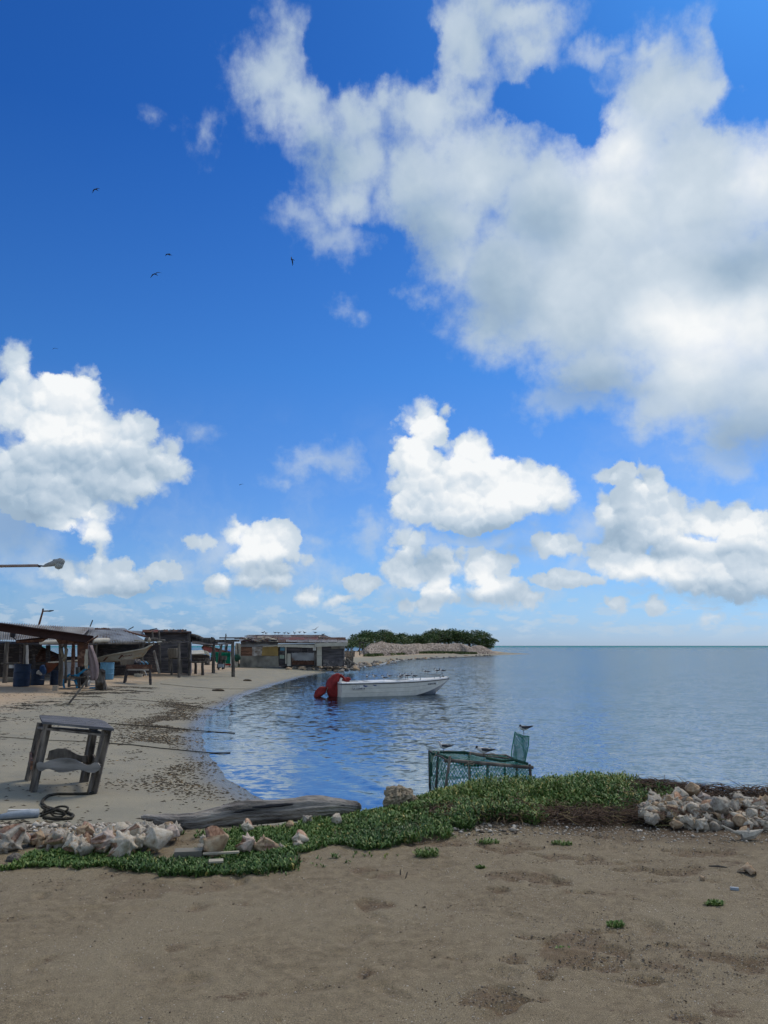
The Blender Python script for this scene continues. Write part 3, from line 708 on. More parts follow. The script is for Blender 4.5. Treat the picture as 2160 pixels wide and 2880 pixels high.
def shell_at(p, size, col, kind, label, group=None, rot=None, seed=None):
    key = (col, kind, (seed or random.randrange(3)) % 3)
    rot = rot or (random.uniform(-.6, .6), random.uniform(-.7, .7), random.uniform(0, 6.28))
    nm = 'shell_fragment' if kind == 3 else 'conch_shell'
    if key not in PROTO:
        o = PROTO[key] = shard(nm, hash(key) % 97 if False else (key[2] * 7 + len(col)), SH[col]) if kind == 3 else conch(nm, key[2] * 13 + len(col) + kind, SH[col], kind)
    else:
        o = PROTO[key].copy(); COL.objects.link(o)
    o.location = p; o.rotation_euler = rot; o.scale = (size,) * 3
    return tag(o, label, 'shell fragment' if kind == 3 else 'conch shell', group)


def z1(x, y): return x / 4.1475, 2300 + y / 4.1475
def z4(x, y): return 1700 + x / 3.607, 2180 + y / 3.607
def z2(x, y): return 380 + x / 4.1475, 2220 + y / 4.1475
def z3(x, y): return 700 + x / 4.1475, 2230 + y / 4.1475


# the ones that can be told apart: (px, py, lift, size, colour, kind, label, rot)
solo = [
 (z2(940, 640), 0.11, 0.27, 'tan weathered', 0, 'large spiked tan conch with a dark red mouth on the grass below the log', (1.5, -0.6, -0.35)),
 (z2(1300, 640), 0.08, 0.19, 'pale pink', 1, 'cream knobbed conch leaning on a broken one, right of the big spiked conch', (0.3, 0.5, 2.6)),
 (z2(1530, 660), 0.07, 0.21, 'tan weathered', 1, 'broken cream conch with open side, last of the pair right of the spiked conch', (0.5, 0.1, 0.3)),
 (z2(1310, 440), 0.06, 0.13, 'bleached white', 0, 'white star shaped shell piece standing in the plants under the log', (1.2, 0.3, 0.6)),
 (z2(820, 600), 0.05, 0.12, 'bleached white', 0, 'narrow white shell piece in the grass left of the big spiked conch', (1.0, 0.9, 1.2)),
 (z3(600, 540), 0.05, 0.15, 'bleached white', 0, 'white horned shell piece with a dark hole, alone in the grass below the log', (0.9, 0.1, 0.2)),
 (z3(575, 605), 0.03, 0.09, 'bleached white', 0, 'small white shell piece just below the horned white piece', (0.6, 0.5, 1.9)),
 (z3(1030, 310), 0.06, 0.13, 'bleached white', 2, 'white rounded conch under the right end of the log', (1.2, 0.5, 0.9)),
 (z3(690, 335), 0.04, 0.15, 'grey bleached', 1, 'curved grey shell piece tucked under the middle of the log', (0.4, 0.9, 0.2)),
 (z3(470, 380), 0.03, 0.11, 'tan weathered', 2, 'brownish shell lump under the log beside the curved grey piece', None),
 (z3(380, 640), 0.03, 0.09, 'grey bleached', 3, 'small grey shell piece right of the broken cream conch', None),
 (z2(270, 570), 0.12, 0.25, 'bleached white', 2, 'big smooth white conch at the right end of the left heap', (0.5, -0.2, 0.5)),
 (z1(1420, 320), 0.10, 0.26, 'bleached white', 0, 'largest cream white conch in the middle of the left heap', (-0.3, 0.5, 2.3)),
 (z1(1210, 255), 0.12, 0.22, 'pale pink', 0, 'smooth pink conch on top of the left heap', (0.2, 0.1, 3.0)),
 (z1(985, 310), 0.05, 0.15, 'bleached white', 1, 'white conch with a bright orange mouth at the front of the left heap', (1.6, 0.2, -0.4)),
 (z1(1010, 170), 0.12, 0.19, 'tan weathered', 1, 'worn conch with a round hole, left shoulder of the left heap', (0.8, 0.4, 0.6)),
 (z1(1260, 160), 0.16, 0.13, 'bleached white', 2, 'upright white conch tip at the top of the left heap', (0.2, -1.2, 0.2)),
 (z1(1560, 170), 0.14, 0.21, 'bleached white', 1, 'broken white conch on the right shoulder of the left heap', (0.7, 0.2, 3.6)),
 (z1(160, 230), 0.10, 0.27, 'grey bleached', 1, 'big grey pitted conch at the left edge of the bank', (0.6, -0.8, 0.9)),
 (z1(40, 330), 0.05, 0.16, 'grey bleached', 0, 'cream conch below the big grey pitted one at the left edge', (0.3, 0.1, 1.9)),
 (z1(270, 235), 0.08, 0.15, 'grey bleached', 0, 'knobbed grey conch right behind the big pitted one', None),
 (z1(430, 235), 0.06, 0.17, 'tan weathered', 0, 'brown pink conch between the pitted shell and the left heap', (0.2, 0.1, 2.8)),
 (z1(460, 280), 0.03, 0.13, 'tan weathered', 3, 'flat tan shell piece in front of the brown pink conch', None),
 (z1(60, 250), 0.04, 0.12, 'bleached white', 3, 'white shell piece at the far left end of the bank', None),
 (z4(900, 155), 0.20, 0.185, 'tan weathered', 2, 'cream conch perched highest on the dry seaweed', (0.3, 1.2, 0.6)),
 (z4(770, 200), 0.16, 0.19, 'bleached white', 2, 'smooth long white conch lying below the highest one on the right bank', (0.1, 0.1, 0.2)),
 (z4(470, 235), 0.10, 0.20, 'grey bleached', 0, 'pointed white conch at the left end of the right heap', (0.2, 0.4, 2.5)),
 (z4(545, 315), 0.07, 0.18, 'tan weathered', 2, 'round tan conch with a stained face, left part of the right heap', (1.2, 0.1, 0.4)),
 (z4(735, 285), 0.12, 0.18, 'bleached white', 0, 'star shaped white conch in the middle of the right heap', (1.4, 0.3, 0.1)),
 (z4(870, 345), 0.09, 0.22, 'grey bleached', 2, 'long smooth pale conch lying in front of the star shaped one', (0.1, 0.2, -0.35)),
 (z4(1110, 350), 0.13, 0.21, 'tan weathered', 1, 'tan conch with dark holes in the middle of the right heap', (0.9, -0.9, 0.6)),
 (z4(1130, 440), 0.07, 0.17, 'tan weathered', 3, 'tan shell piece under the holed tan conch', (1.1, 0.3, 1.4)),
 (z4(1180, 320), 0.17, 0.23, 'grey bleached', 2, 'tall pale conch leaning behind the holed tan one', (0.2, 0.95, 0.5)),
 (z4(1345, 215), 0.12, 0.17, 'grey bleached', 3, 'ribbed grey shell fan at the back of the right heap', (1.0, 0.1, 0.3)),
 (z4(1500, 325), 0.12, 0.23, 'bleached white', 1, 'large pitted white conch near the right edge', (0.9, 0.1, 3.4)),
 (z4(1570, 400), 0.07, 0.22, 'bleached white', 0, 'broad white conch below the pitted one at the right edge', (0.4, 0.3, 2.5)),
 (z4(1535, 515), 0.03, 0.11, 'bleached white', 0, 'small conch showing its spiral tip at the foot of the right heap', (0.1, 0.2, 2.9)),
 (z4(690, 380), 0.06, 0.18, 'bleached white', 0, 'sharp white shell piece at the front left of the right heap', (0.5, 0.4, 0.5)),
 (z4(935, 490), 0.02, 0.17, 'tan weathered', 3, 'flat orange brown shell piece on the soil before the right heap', (0.2, 0.1, 0.1)),
 (z4(1290, 482), 0.03, 0.15, 'tan weathered', 2, 'ochre shell lying at the foot of the right heap', (0.1, 0.1, -0.2)),
 (z4(210, 185), 0.08, 0.10, 'bleached white', 0, 'white star shaped piece in the green plants left of the right heap', (1.2, 0.2, 0.2)),
 (z4(205, 270), 0.05, 0.14, 'tan weathered', 3, 'hollow tan shell piece among the bare stems left of the right heap', None),
 (z4(1430, 590), 0.02, 0.14, 'tan weathered', 3, 'thin tan shell piece behind the pale forked one on the sand', None),
]
for (pp, lift, size, col, kind, label, rot) in solo:
    k_ = .9
    shell_at(GL(pp[0], pp[1], lift * k_), size * k_, col, kind, label, rot=rot)
cols = ['bleached white'] * 5 + ['grey bleached'] * 5 + ['tan weathered'] * 3 + ['pale pink'] * 1
for k in range(84):                                                     # the rest of the left heap
    px = random.uniform(120, 505); py = random.uniform(2338, 2392) if px > 200 else random.uniform(2345, 2378); up = (2400 - py) / 60
    if px > 400: py = random.uniform(2325, 2375)
    c_ = random.choice(cols); kd = random.choice([0, 0, 1, 2, 3])
    sz_ = random.uniform(0.08, 0.17); wz_ = 'tiny' if sz_ < .11 else 'small' if sz_ < .14 else 'medium'; row_ = 'back' if py < 2350 else 'middle' if py < 2370 else 'front'; sec_ = ['left part', 'centre left', 'centre', 'centre right', 'right part'][min(4, int((px - 120) / 78))]
    shell_at(GL(px, py, random.uniform(0.0, 0.06) + 0.05 * max(0, min(1, up))), sz_, c_, kd, f'{wz_} {c_} {"broken piece" if kd == 3 else "spiked conch" if kd == 0 else "holed conch" if kd == 1 else "smooth conch"} in the {row_} row, {sec_} of the left heap', 'shells filling the left heap')
for k in range(150):                                                     # the rest of the right heap
    px = random.uniform(1805, 2165); hi_ = 2238 + 0.05 * abs(px - 1950) if px > 1900 else 2250 + 0.2 * (1900 - px) * 0
    py = random.uniform(hi_, 2325 if px > 1900 else 2305); up = (2330 - py) / 80
    c_ = random.choice(cols); kd = random.choice([0, 0, 0, 1, 2, 2, 3])
    sz_ = random.uniform(0.09, 0.18); wz_ = 'small' if sz_ < .12 else 'medium' if sz_ < .15 else 'large'; row_ = 'back' if py < 2266 else 'middle' if py < 2294 else 'front'; sec_ = ['left end', 'left part', 'centre', 'right part', 'right end'][min(4, int((px - 1805) / 73))]
    shell_at(GL(px, py, random.uniform(0.0, 0.04) + 0.13 * max(0, min(1, up))), sz_ * .9, c_, kd, f'{wz_} {c_} {"shell piece" if kd == 3 else "spiked conch" if kd == 0 else "holed conch" if kd == 1 else "smooth conch"} in the {row_} row, {sec_} of the right heap', 'shells filling the right heap')

# rock, slab, planks, bone-like shell, sticks
def rock(name, p, size, m_, seed, label, cat='rock', group=None, sub=3, squash=0.7):
    import bmesh
    bm = bmesh.new(); bmesh.ops.create_icosphere(bm, subdivisions=sub, radius=1)
    for v in bm.verts:
        c = v.co; n_ = float(fbm(np.array([c.x * 1.6 + seed]), np.array([c.y * 1.6 + c.z * 2.1]), 4, seed)[0]) - .5
        v.co = c * (1 + 0.75 * n_)
    me = bpy.data.meshes.new(name); bm.to_mesh(me); bm.free(); me.materials.append(m_)
    me.polygons.foreach_set('use_smooth', [sub > 2] * len(me.polygons))
    o = bpy.data.objects.new(name, me); COL.objects.link(o); o.location = p; o.scale = (size, size * 0.9, size * squash); o.rotation_euler = (0, 0, seed)
    return tag(o, label, cat, group)


cr_ = rock('coral_rock', P(1126, 2252, 7.75), 0.165, M['coral'], 3, 'pitted cream coral rock on the bank above the water', sub=6, squash=0.72)
cv_ = np.zeros(len(cr_.data.vertices) * 3); cr_.data.vertices.foreach_get('co', cv_); cv_ = cv_.reshape(-1, 3); th_ = np.arctan2(cv_[:, 1], cv_[:, 0]) * 1.2
rough_ = fbm(th_ * 2.2 + 30, cv_[:, 2] * 2.6 + cv_[:, 0] * .7, 4, 12) - .5; pit_ = sstep(.60, .72, vnoise(th_ * 7 + 50, cv_[:, 2] * 8 + cv_[:, 0] * 2, 7))
cv_ *= (1 + .45 * rough_ - .13 * pit_)[:, None]; cr_.data.vertices.foreach_set('co', cv_.ravel())
rock('stone', GL(168 / 4.1475 * 1.0, 2300 + 490 / 4.1475, 0.0), 0.06, M['stone'], 5, 'grey stone at the left end of the green plants')
rock('stone', G(1317, 2327), 0.045, M['mottled'], 6, 'pale upright lump of coral at the foot of the green bank')
o = MB().box((0, 0, 0), (0.20, 0.08, 0.04), (0.1, 0, 0.15)).build('concrete_block', M['concrete'], world=False); o.location = G(*z2(620, 820), 0.05); tag(o, 'broken grey block in the grass under the brown patch', 'block')
o = MB().box((0, 0, 0), (0.13, 0.07, 0.045), (0.1, 0.05, 0.1)).build('concrete_block', M['concrete'], world=False); o.location = G(*z2(830, 770), 0.05); tag(o, 'smaller grey block in the grass by the big spiked conch', 'block')
o = MB().box((0, 0, 0), (0.26, 0.03, 0.012), (0, -0.03, 0.08)).build('wood_lath', M['sack'], world=False); o.location = G(*z2(1000, 842), 0.06); tag(o, 'thin pale wooden lath lying on the grass', 'lath')
o = MB().box((0, 0, 0), (0.10, 0.05, 0.012), (0.1, 0, 0.2)).build('wood_lath', M['sack'], world=False); o.location = G(*z2(940, 940), 0.06); tag(o, 'short pale wood chip in the grass below the lath', 'wood chip')
# pale forked shell on the sand
fp = G(2105, 2362)
mb = MB(); mb.tube([fp + Vector((-.19, .05, .10)), fp + Vector((-.10, .02, .055)), fp + Vector((0, 0, .045))], [.008, .012, .03], 7); mb.tube([fp + Vector((-.05, 0, .02)), fp + Vector((.03, 0, .04)), fp + Vector((.13, .01, .075))], [.03, .035, .006], 7, flat=1.0); mb.tube([fp + Vector((0.0, 0, .04)), fp + Vector((.01, .01, .09))], [.03, .008], 6)
tag(mb.build('forked_shell', SH['grey bleached']), 'pale forked shell piece lying alone on the brown sand at the right', 'shell fragment')
shell_at(G(2105, 2457, 0.02), 0.11, 'tan weathered', 3, 'grey tan shell piece alone on the sand at the right', rot=(0.2, 0.1, 2.0))
shell_at(G(1975, 2475, 0.01), 0.05, 'tan weathered', 2, 'small pinkish shell bit on the sand left of the tan piece')
shell_at(G(1990, 2312, 0.01), 0.05, 'pale pink', 2, 'tiny pink white shell bit on the sand below the right heap')
tag(MB().tube([G(1993, 2440, .01), G(2020, 2441, .012), G(2045, 2443, .008)], [.004, .008, .004], 5).build('twig', M['wood']), 'short dark twig on the sand left of the tan shell piece', 'twig')
tag(MB().tube([G(1126, 2465, .0), G(1126, 2459, .03)], [.006, .004], 5).build('twig', M['litter']), 'stub of a stalk standing in the sand in the middle', 'twig')
tag(MB().tube([G(1140, 2472, .0), G(1146, 2462, .02)], [.005, .004], 5).build('twig', M['litter']), 'leaning stalk stub right beside the upright one', 'twig')
tag(MB().box((0, 0, 0.008), (0.05, 0.02, 0.016), (0, 0, -.3)).build('plastic_bit', M['pipe'], world=False), 'little blue grey plastic bit on the sand at the right', 'plastic bit').location = G(2066, 2503)
bp = GL(1765, 2193, 0.02)


# ------------------------------------------------------------------ green plants on the bank
def px_poly(lst): return np.array([tuple(G(x * S, y * S).xy) for x, y in lst])


def in_poly(x, y, poly):
    ins = np.zeros(x.shape, dtype=bool); n = len(poly)
    for i in range(n):
        ax, ay = poly[i]; bx, by = poly[(i + 1) % n]
        ins ^= ((ay > y) != (by > y)) & (x < (bx - ax) * (y - ay) / (by - ay + 1e-12) + ax)
    return ins


front = [(12, 1853), (40, 1868), (100, 1877), (170, 1880), (240, 1887), (330, 1893), (450, 1896), (540, 1890), (600, 1875), (640, 1850), (700, 1836), (760, 1835), (830, 1828), (920, 1822), (960, 1800), (1000, 1786), (1080, 1784), (1180, 1768), (1270, 1760), (1330, 1764), (1400, 1770)]
leftback = [(380, 1797), (392, 1806), (440, 1812), (452, 1836), (425, 1852), (350, 1852), (300, 1842), (220, 1835), (140, 1834), (60, 1842)]
pf = px_poly(front); pb = px_poly(leftback)
VEG = np.concatenate([pf, np.array([(2.75, 7.6), (2.9, 8.4), (2.2, 8.85), (1.0, 8.95), (0.3, 8.8), (-0.1, 8.0), (-0.22, 7.5), (-0.6, 7.12), (-1.2, 6.95), (-1.9, 6.72)]), pb])


def leaves(name, n, poly, hfun, bounds, mats, lsize=(0.020, 0.036), per=7, edge=0.26):
    x = rng.uniform(bounds[0], bounds[1], n * 8); y = rng.uniform(bounds[2], bounds[3], n * 8)
    jx = (fbm(x * 3, y * 3, 3, 21) - .5) * edge * 2; jy = (fbm(x * 3 + 9, y * 3, 3, 22) - .5) * edge * 2
    k = in_poly(x + jx, y + jy, poly); x, y = x[k][:n], y[k][:n]; n = len(x)
    h, dens, tonb = hfun(x, y); k = rng.random(n) < dens; x, y, h, tonb = x[k], y[k], h[k], tonb[k]; n = len(x)
    z = terrain(x, y)
    lean = rng.normal(0, 0.28, (n, 2))
    V = np.zeros((n, per, 6, 3)); T = np.zeros((n, per, 6))
    for j in range(per):
        fr = (j + 1) / per * rng.uniform(0.75, 1.0, n); az_ = rng.uniform(0, 6.283, n); el_ = rng.uniform(0.35, 1.35, n); L = rng.uniform(*lsize, n); w = L * rng.uniform(0.15, 0.24, n)
        b = np.stack([x + lean[:, 0] * h * fr, y + lean[:, 1] * h * fr, z - 0.01 + h * fr], 1)
        d = np.stack([np.cos(az_) * np.cos(el_), np.sin(az_) * np.cos(el_), np.sin(el_)], 1); s_ = np.stack([-np.sin(az_), np.cos(az_), 0 * az_], 1)
        up = np.cross(s_, d)
        V[:, j, 0] = b - s_ * w[:, None] * .35; V[:, j, 1] = b + s_ * w[:, None] * .35
        V[:, j, 2] = b + d * L[:, None] * .55 + s_ * w[:, None]; V[:, j, 3] = b + d * L[:, None] * .55 - s_ * w[:, None]
        tip = b + d * L[:, None] + up * L[:, None] * 0.12
        V[:, j, 4] = tip - s_ * w[:, None] * .3; V[:, j, 5] = tip + s_ * w[:, None] * .3
        T[:, j, :] = np.clip(tonb + rng.normal(0, 0.13, n) + 0.12 * fr, 0, 1)[:, None]
    V = V.reshape(-1, 3); q = np.arange(len(V) // 6)[:, None] * 6
    Fq = np.concatenate([q + np.array([[0, 1, 2, 3]]), q + np.array([[3, 2, 5, 4]])])
    return np_mesh(name, V, Fq, mats, attrs={'tone': T.reshape(-1)})


def vegh(x, y):
    big_ = sstep(-0.6, 1.3, x); h = 0.030 + 0.088 * big_ + 0.16 * (fbm(x * 2.8, y * 2.8, 3, 61) - .45) * (.5 + big_)
    # bare slope of stems in front of the right hand crest
    bare = sstep(1.2, 1.9, x) * sstep(7.58, 7.30, y)
    d = 1 - 0.75 * bare - 0.7 * sstep(0.56, 0.70, fbm(x * 2.6, y * 3.0, 4, 65))
    tone = 0.36 + 0.65 * (fbm(x * 1.7, y * 1.7, 3, 71) - .5) + 0.10 * big_
    yel = (rng.random(len(x)) < 0.03 + 0.05 * big_); return np.clip(h, .02, .3), d, np.where(yel, 0.95, tone)


lm = leaf_mat('purslane_leaf', [(0.0, (0.028, 0.055, 0.018)), (0.3, (0.060, 0.125, 0.032)), (0.6, (0.115, 0.20, 0.045)), (0.85, (0.20, 0.26, 0.07)), (1.0, (0.36, 0.31, 0.09))])
gplants = leaves('green_plants', 26000, VEG, vegh, (-3.3, 3.1, 5.6, 9.3), lm)
def strag(x, y):
    return np.full(len(x), .02), np.full(len(x), .55) * (fbm(x * 4, y * 4, 3, 81) > .5), .45 + .7 * (fbm(x * 3, y * 3, 2, 71) - .5)
tag(leaves('creeping_runners', 2600, VEG, strag, (-3.4, 3.3, 5.5, 9.3), lm, (0.014, 0.028), 5, 0.8), 'straggling sprigs round the edge of the green ground cover', 'plants', kind='stuff')
tag(gplants, 'green succulent ground cover along the bank', 'plants', kind='stuff')


def strands(name, pts, mat_, L=(0.1, 0.3), r=0.0035, lift=0.0, up=0.25, seg=5, spread=6.283, tone=None):
    """many thin curved stems, each a narrow ribbon folded along its length"""
    n = len(pts); V = np.zeros((n, seg + 1, 3, 3)); a = rng.uniform(0, spread, n); el_ = rng.normal(0, up, n); Ls = rng.uniform(*L, n); p = np.array(pts, dtype=float); w = rng.uniform(.6, 1.4, n) * r
    curv = rng.normal(0, 0.5, n)
    for s_ in range(seg + 1):
        d = np.stack([np.cos(a) * np.cos(el_), np.sin(a) * np.cos(el_), np.sin(el_)], 1)
        sd_ = np.stack([-np.sin(a), np.cos(a), 0 * a], 1); u_ = np.cross(d, sd_); k = (1 - 0.6 * s_ / seg) * w
        V[:, s_, 0] = p - sd_ * k[:, None]; V[:, s_, 1] = p + u_ * k[:, None] * 1.2; V[:, s_, 2] = p + sd_ * k[:, None]
        p = p + d * (Ls / seg)[:, None]; a = a + curv * 0.5 + rng.normal(0, .15, n); el_ = el_ * 0.6 + rng.normal(-0.05, .2, n)
    V = V.reshape(-1, 3); base = (np.arange(n)[:, None] * (seg + 1) + np.arange(seg)[None, :]).reshape(-1, 1) * 3
    Fq = np.concatenate([base + np.array([[0, 1, 4, 3]]), base + np.array([[1, 2, 5, 4]]), base + np.array([[2, 0, 3, 5]])])
    at = np.repeat(np.clip(rng.normal(0.45, 0.25, n) if tone is None else tone, 0, 1), (seg + 1) * 3)
    return np_mesh(name, V, Fq, mat_, attrs={'tone': at})


stem = leaf_mat('dead_stem', [(0.0, (0.022, 0.014, 0.011)), (0.4, (0.06, 0.035, 0.024)), (0.75, (0.13, 0.08, 0.05)), (1.0, (0.26, 0.21, 0.10))], 0.8)
x = rng.uniform(0.4, 2.95, 3600); y = 7.36 + rng.normal(0, 0.13, 3600) - 0.03 * x; z = terrain(x, y) + rng.uniform(0, .10, 3600)
k = (y > 7.02)
tag(strands('bare_stems', np.stack([x, y, z], 1)[k], stem, (0.06, 0.20)), 'tangled reddish bare stems at the foot of the green plants', 'stems', kind='stuff')
n = 12500; x = 2.35 + 5.4 * rng.random(n) ** 1.35; y = rng.uniform(7.72, 8.45, n); z = terrain(x, y); mound = 0.16 * np.exp(-((y - 8.0) / .35) ** 2) * sstep(2.2, 2.7, x) * sstep(7.8, 6.0, x); z = z + mound * rng.uniform(0.2, 1.15, n)
tag(strands('dry_seaweed', np.stack([x, y, z], 1), stem, (0.06, 0.26), r=0.0045, tone=np.clip(rng.normal(0.28, .2, n), 0, 1)), 'heap of dry brown seaweed and roots behind the right shells', 'seaweed', kind='stuff')
x = rng.uniform(2.2, 4.5, 420); y = rng.uniform(6.95, 7.8, 420); z = terrain(x, y) + rng.uniform(0.03, .16, 420)
tag(strands('loose_seaweed', np.stack([x, y, z], 1), stem, (0.06, 0.22), r=0.0035), 'dark strands of weed lying over the right shells', 'seaweed', kind='stuff')
n = 900; x = rng.uniform(2.3, 4.4, n); y = rng.uniform(7.0, 7.75, n); z = terrain(x, y) + rng.uniform(0, .08, n)
tag(strands('green_stems', np.stack([x, y, z], 1), leaf_mat('green_stem', [(0, (0.05, 0.035, 0.02)), (0.5, (0.10, 0.11, 0.04)), (1, (0.22, 0.22, 0.09))]), (0.06, 0.25)), 'yellow green runners of the plants among the right shells', 'runners', kind='stuff')


def gravel(name, n, fx, mats, size=(0.006, 0.02), flat=0.5, label='', cat='gravel', dark=False):
    x, y = fx(n); n = len(x); z = terrain(x, y); s_ = rng.uniform(*size, n) * np.where(rng.random(n) < .12, 1.7, 1)
    base = np.array([(1, 0, 0), (0, 1, 0), (-1, 0, 0), (0, -1, 0), (0, 0, 1), (0, 0, -1)], float)
    V = base[None] * (1 + rng.uniform(-.4, .4, (n, 6, 1))) * s_[:, None, None]; V[:, :, 2] *= flat
    a = rng.uniform(0, 6.28, n); el_ = rng.uniform(0.45, 1.0, n); c, sn = np.cos(a)[:, None], np.sin(a)[:, None]; V[:, :, 1] *= el_[:, None]
    X = V[:, :, 0] * c - V[:, :, 1] * sn; Y_ = V[:, :, 0] * sn + V[:, :, 1] * c
    V = np.stack([X + x[:, None], Y_ + y[:, None], V[:, :, 2] + (z + s_ * flat * .5)[:, None]], 2).reshape(-1, 3)
    tri = np.array([(0, 1, 4), (1, 2, 4), (2, 3, 4), (3, 0, 4), (1, 0, 5), (2, 1, 5), (3, 2, 5), (0, 3, 5)])
    Ft = (np.arange(n)[:, None, None] * 6 + tri[None]).reshape(-1, 3)
    o = np_mesh(name, V, Ft, mats, attrs={'tone': np.repeat(rng.random(n), 6)})
    return tag(o, label, cat, kind='stuff')


gm = leaf_mat('shell_grit', [(0, (0.10, 0.075, 0.055)), (0.5, (0.28, 0.24, 0.19)), (1.0, (0.60, 0.56, 0.50))], 0.8)
def band(n):
    x = rng.uniform(0.05, 4.2, n); y = 7.15 - 0.12 * x + rng.normal(0, 0.22, n); k = y < 7.6 ; return x[k], y[k]
gravel('shell_gravel', 2600, band, gm, (0.003, 0.012), label='small broken shell bits on the soil below the plants')
def spill(n):
    x = rng.normal(0.75, 0.32, n); y = rng.normal(7.08, 0.16, n); return x, y
gravel('shell_gravel', 330, spill, gm, (0.010, 0.028), label='spill of white shell bits on the sand below the green bank')
def all_(n):
    y = 3.2 + 4.3 * rng.random(n) ** 1.2; x = rng.uniform(-0.62, 0.62, n) * y; k = (y < 6.9) & (vnoise(x * 1.1, y * 1.1, 3) > 0.3 * rng.random(len(x))) & (rng.random(len(x)) < 0.35 + 0.65 * sstep(-1, 1, x)); return x[k], y[k]
gravel('sand_grit', 60000, all_, gm, (0.0012, 0.0036), label='pale shell grit scattered over the near sand')
dg = leaf_mat('dark_grit', [(0, (0.03, 0.02, 0.015)), (1, (0.10, 0.07, 0.05))], 0.9)
gravel('dark_grit', 9000, all_, dg, (0.0015, 0.0042), label='dark crumbs of soil and weed on the near sand')
def clods(n):
    x, y = all_(n); v = .72 * fbm(x * 1.9 + 3.1, y * 3.2, 3, 31) + .28 * fbm(x * 9, y * 12, 3, 32); k = (v > .615) & (x > -2.5); return x[k], y[k]
gravel('sand_clods', 26000, clods, leaf_mat('clod', [(0, (.075, .055, .040)), (.5, (.14, .11, .083)), (1, (.23, .195, .155))], .95), (0.002, 0.0075), label='crumbled lumps of damp sand in the trodden patches')
def heapf(n):
    x = rng.uniform(-3.9, -2.0, n); y = rng.normal(7.05, 0.22, n); return x, y
gravel('shell_gravel', 700, heapf, gm, (0.01, 0.035), label='small shell bits under the left heap')

# tufts on the sand
def tuft(p, r, hgt, n, label):
    poly = np.array([(p.x + r * math.cos(a), p.y + r * .6 * math.sin(a)) for a in np.linspace(0, 6.28, 12)[:-1]])
    o = leaves('grass_tuft', n, poly, lambda x, y: (np.full(len(x), hgt), np.ones(len(x)), np.full(len(x), .5)), (p.x - r, p.x + r, p.y - r, p.y + r), lm, (0.012, 0.026), 5, 0.01)
    tag(o, label, 'grass tuft')


tuft(G(1735, 2605), 0.055, 0.018, 60, 'tiny flat grass tuft on the open sand right of the middle')
tuft(G(2010, 2545), 0.06, 0.022, 70, 'tiny grass tuft on the sand nearest the right edge')
tuft(G(1585, 2672), 0.035, 0.012, 25, 'smallest green tuft on the near sand')
tuft(G(1203, 2408), 0.10, 0.05, 130, 'green sprig with a brown stem on the sand below the bank')
tuft(G(1350, 2440), 0.035, 0.012, 30, 'little green tuft on the sand in the middle')
tuft(G(1375, 2372), 0.09, 0.03, 70, 'yellow green sprig among the shell bits below the bank')
tuft(G(1580, 2375), 0.08, 0.025, 60, 'pale sprig on the sand left of the right shells')


# ------------------------------------------------------------------ litter along the beach
def flakes(name, x, y, L, asp, mats, label, cat, h=0.012, tonev=None):
    n = len(x); z = terrain(x, y) + 0.004; a = rng.normal(0.1, 0.5, n); c, s_ = np.cos(a), np.sin(a); w = L * asp
    loc = np.stack([np.stack([-L, -w, 0 * L], 1), np.stack([L * rng.uniform(.5, 1, n), -w * rng.uniform(0, 1, n), 0 * L], 1), np.stack([L, w, 0 * L], 1), np.stack([-L * .6, w, 0 * L], 1), np.stack([0 * L, 0 * L, np.full(n, 1.0) * np.minimum(h, L * .4)], 1)], 1)
    X = loc[:, :, 0] * c[:, None] - loc[:, :, 1] * s_[:, None]; Y_ = loc[:, :, 0] * s_[:, None] + loc[:, :, 1] * c[:, None]
    V = np.stack([X + x[:, None], Y_ + y[:, None], loc[:, :, 2] + z[:, None] - 0.002], 2).reshape(-1, 3)
    tri = np.array([(0, 1, 4), (1, 2, 4), (2, 3, 4), (3, 0, 4)])
    o = np_mesh(name, V, (np.arange(n)[:, None, None] * 5 + tri[None]).reshape(-1, 3), mats, attrs={'tone': np.repeat(np.clip(rng.normal(.35, .25, n) if tonev is None else tonev, 0, 1), 5)})
    return tag(o, label, cat, kind='stuff')


lit = leaf_mat('dried_weed', [(0, (0.02, 0.018, 0.014)), (0.5, (0.055, 0.045, 0.032)), (0.8, (0.11, 0.08, 0.045)), (1, (0.28, 0.18, 0.07))], 0.9)
x = rng.uniform(-16, 0, 420000); y = rng.uniform(9, 48, 420000) ; sdist = shore_dist(x, y)
dens = (0.9 * np.exp(-((sdist - 0.9 - 0.018 * y) / (0.45 + .012 * y)) ** 2) * sstep(0.42, 0.62, fbm(x * 1.1, y * 0.7, 3, 44)) * sstep(11.5, 14, y) + 0.05 * sstep(.35, .65, fbm(x * 2, y * 1.5, 3, 48))) * (sdist > 0.03)
dens = dens * sstep(40, 26, y)
k = rng.random(len(x)) < dens * 0.8
x, y = x[k], y[k]
flakes('seagrass_litter', x, y, rng.uniform(0.008, 0.036, len(x)) * (0.6 + y / 30), rng.uniform(.2, .5, len(x)), lit, 'dark scraps of dried seagrass along the beach', 'seagrass')
x = rng.uniform(-14, -2.2, 90000); y = rng.uniform(8.6, 40, 90000); sdist = shore_dist(x, y); edge_ = sdist + 5 * (fbm(x * .6, y * .35, 3, 5) - .5)
k = rng.random(len(x)) < (np.exp(-((edge_ - 6.3) / 1.0) ** 2) * sstep(.5, .68, fbm(x * 1.0, y * 1.6, 3, 90)) * 0.8 + 0.9 * np.exp(-((x + 4.9) / 1.3) ** 2 - ((y - 9.6) / 0.55) ** 2))
x, y = x[k], y[k]
